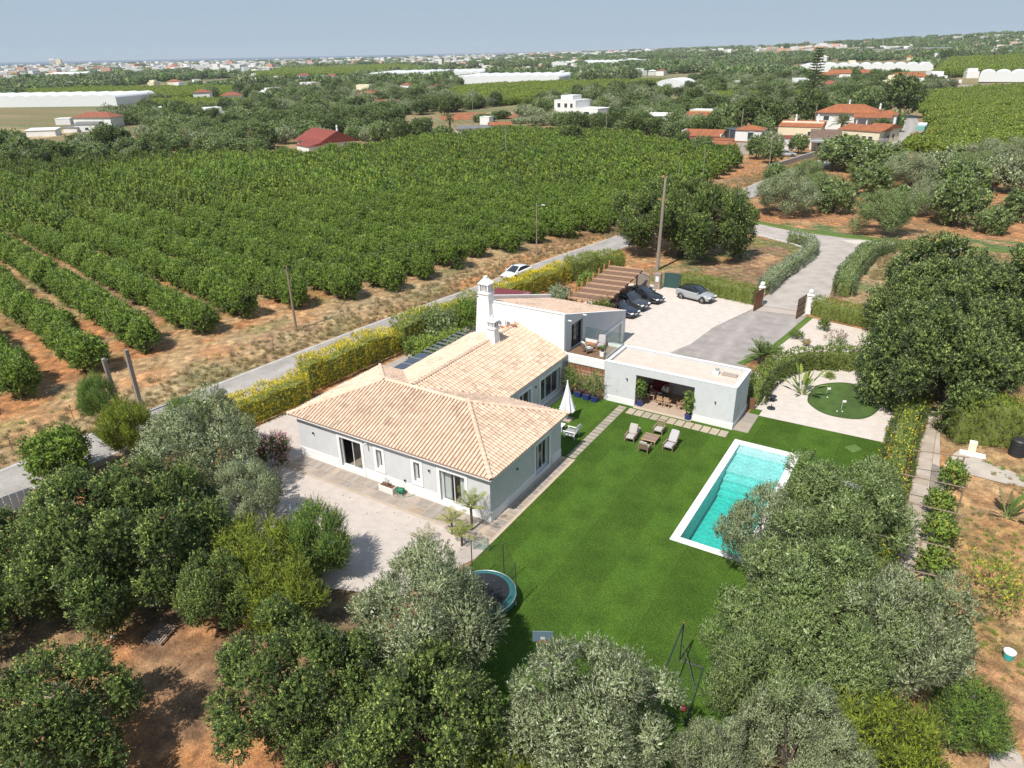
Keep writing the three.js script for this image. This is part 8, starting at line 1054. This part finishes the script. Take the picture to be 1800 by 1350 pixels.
// things lying about
{ const pallet = (label, x, z, turn, rows) => { const o = thing('pallet', label, 'pallet', [x, 0.0, z], turn), m = std({ map: woodTex, color: lin(0.68, 0.64, 0.62) }); for (let i = 0; i < rows; i++) part('deck_board', uvBox(G.box(1.2, 0.022, 0.1, 0, 0.132, -0.45 + (i * 0.9) / (rows - 1)), 0.9), m, o); for (const x2 of [-0.54, 0, 0.54]) { part('bearer', G.box(0.1, 0.1, 1.0, x2, 0.07, 0), m, o); } }; pallet('grey wooden pallet lying on orange soil at the lower left', -8.75, 15.55, -1.25, 7); pallet('second pallet half hidden under the bottom left carob', -10.0, 20.3, 0.5, 6); }
solo('grey_block', G.rbox(0.5, 0.16, 0.22, 0.03, 0, 0.08, 0), concrete, 'pale stone block on the soil right of the bottom left carob', 'stone', undefined, [-9.3, 0, 18.1]).rotation.y = 0.5;
solo('white_stone', G.sph(0.12, 0, 0.06, 0, 8).scale(1, 0.7, 1), M.white, 'small white stone on soil above the stone block', 'stone', undefined, [-10.6, 0, 16.8]);
solo('white_stone', G.sph(0.1, 0, 0.06, 0, 8).scale(1, 0.8, 0.8), M.white, 'small white stone on the dry grass right of the stone block', 'stone', undefined, [-7.05, 0, 17.95]);
{ const o = thing('bucket', 'white and teal bucket on soil at the right edge', 'bucket', [25.6, 0, -3.1]); part('side', new THREE.CylinderGeometry(0.24, 0.19, 0.36, 20, 1, true).translate(0, 0.18, 0), std({ color: lin(0.05, 0.42, 0.4), side: THREE.DoubleSide }), o); part('lid', G.cyl(0.25, 0.25, 0.06, 0, 0.35, 0, 20), M.white, o); }
{ const o = thing('cream_chest', 'cream upright box standing before the tall conifer hedge', 'box', [23.7, 0, -22.6]); part('body', G.rbox(0.48, 0.95, 0.4, 0.06, 0, 0.48, 0, 3), std({ color: lin(0.74, 0.68, 0.54) }), o); part('base', G.rbox(1.5, 0.1, 0.6, 0.03, 0.1, 0.05, 0.1), M.white, o); }
{ const o = thing('compost_bin', 'black round bin at the right edge before the tall conifer hedge', 'bin', [26.3, 0, -24.0]); for (let k = 0; k < 4; k++) part('rib', G.cyl(0.5, 0.46, 0.26, 0, k * 0.27, 0, 20), std({ color: lin(0.02, 0.02, 0.022), roughness: 0.6 }), o); part('lid', G.cyl(0.48, 0.4, 0.08, 0, 1.08, 0, 20), M.dark, o); }
{ const fit = (label, x, z, tall) => { const o = thing('parasol_stand', label, 'parasol stand', [x, 0.005, z]); part('plate', G.cyl(0.32, 0.3, 0.07, 0, 0, 0, 24), M.dark, o); part('tube', G.cyl(0.035, 0.035, tall, 0, 0.07, 0), M.dark, o); return o; }; fit('round dark parasol base on the gravel beside the curved hedge', 10.6, -22.85, 0.28); const o = thing('fire_bowl', 'small dark round bowl table at the end of the curved hedge', 'bowl', [10.35, 0.005, -24.2]); part('bowl', new THREE.LatheGeometry([[0.08, 0.0], [0.1, 0.1], [0.12, 0.25], [0.3, 0.38], [0.32, 0.42], [0.26, 0.42], [0.1, 0.32]].map(([a, b]) => new THREE.Vector2(a, b)), 20), M.dark, o); part('foot', G.cyl(0.22, 0.18, 0.04, 0, 0, 0, 20), M.dark, o); }
// poles over the vine path
[[20.28, -17.3, 23.3, -17.95], [19.9, -13.9, 23.4, -14.05], [19.8, -10.85, 23.3, -11.0], [20.6, -7.3, 23.0, -7.5], [21.1, -4.65, 22.85, -4.85], [22.0, -1.9, 23.7, -2.03]].forEach(([a, b, c, d], i) => { const o = thing('trellis', `grey overhead pole across the vine path, ${['farthest', 'second from the far end', 'third from the far end', 'third from the near end', 'second from the near end', 'nearest'][i]}`, 'trellis', [0, 0, 0], 0, 'poles over the vine path'); part('crossbar', G.bar(V3(a, 2.0, b), V3(c, 2.0, d), 0.035, 7), postWood, o); part('post', G.bar(V3(c - 0.25, -0.1, d + 0.03), V3(c - 0.25, 2.02, d + 0.03), 0.05, 7), postWood, o); if (i < 4) part('post', G.bar(V3(a + 0.35, -0.1, b - 0.03), V3(a + 0.35, 2.02, b - 0.03), 0.05, 7), postWood, o); });

// dry leaves and loose stones blown over the court and the forecourt
{ const r = rng(321), m = []; for (let i = 0; i < 420; i++) { const c = r() < 0.6, x = c ? lerp(-11, 3, r()) : lerp(-19, 0.5, r()), z = c ? lerp(-47, -23, r()) : lerp(2, 8.5, r()); if (c && (x > 3 + (z + 45) * 0.2 || z > -30 - x * 0.4 + 4 && x < -4.5)) continue; if (fbm(x / 3, z / 3, 71, 3) < 0.5) continue; m.push(new THREE.Matrix4().compose(V3(x, 0.02, z), new THREE.Quaternion().setFromEuler(new THREE.Euler(r() * 0.5, r() * 6, r() * 0.5)), V3(0.02 + 0.04 * r(), 0.01, 0.02 + 0.03 * r()))); }
  instanced('loose_litter', new THREE.IcosahedronGeometry(1, 0), std({ color: lin(0.2, 0.15, 0.1) }), m, null, scene, 'dry leaves and loose stones scattered over the pale gravel', 'litter'); }
renderer.render(scene, camera);
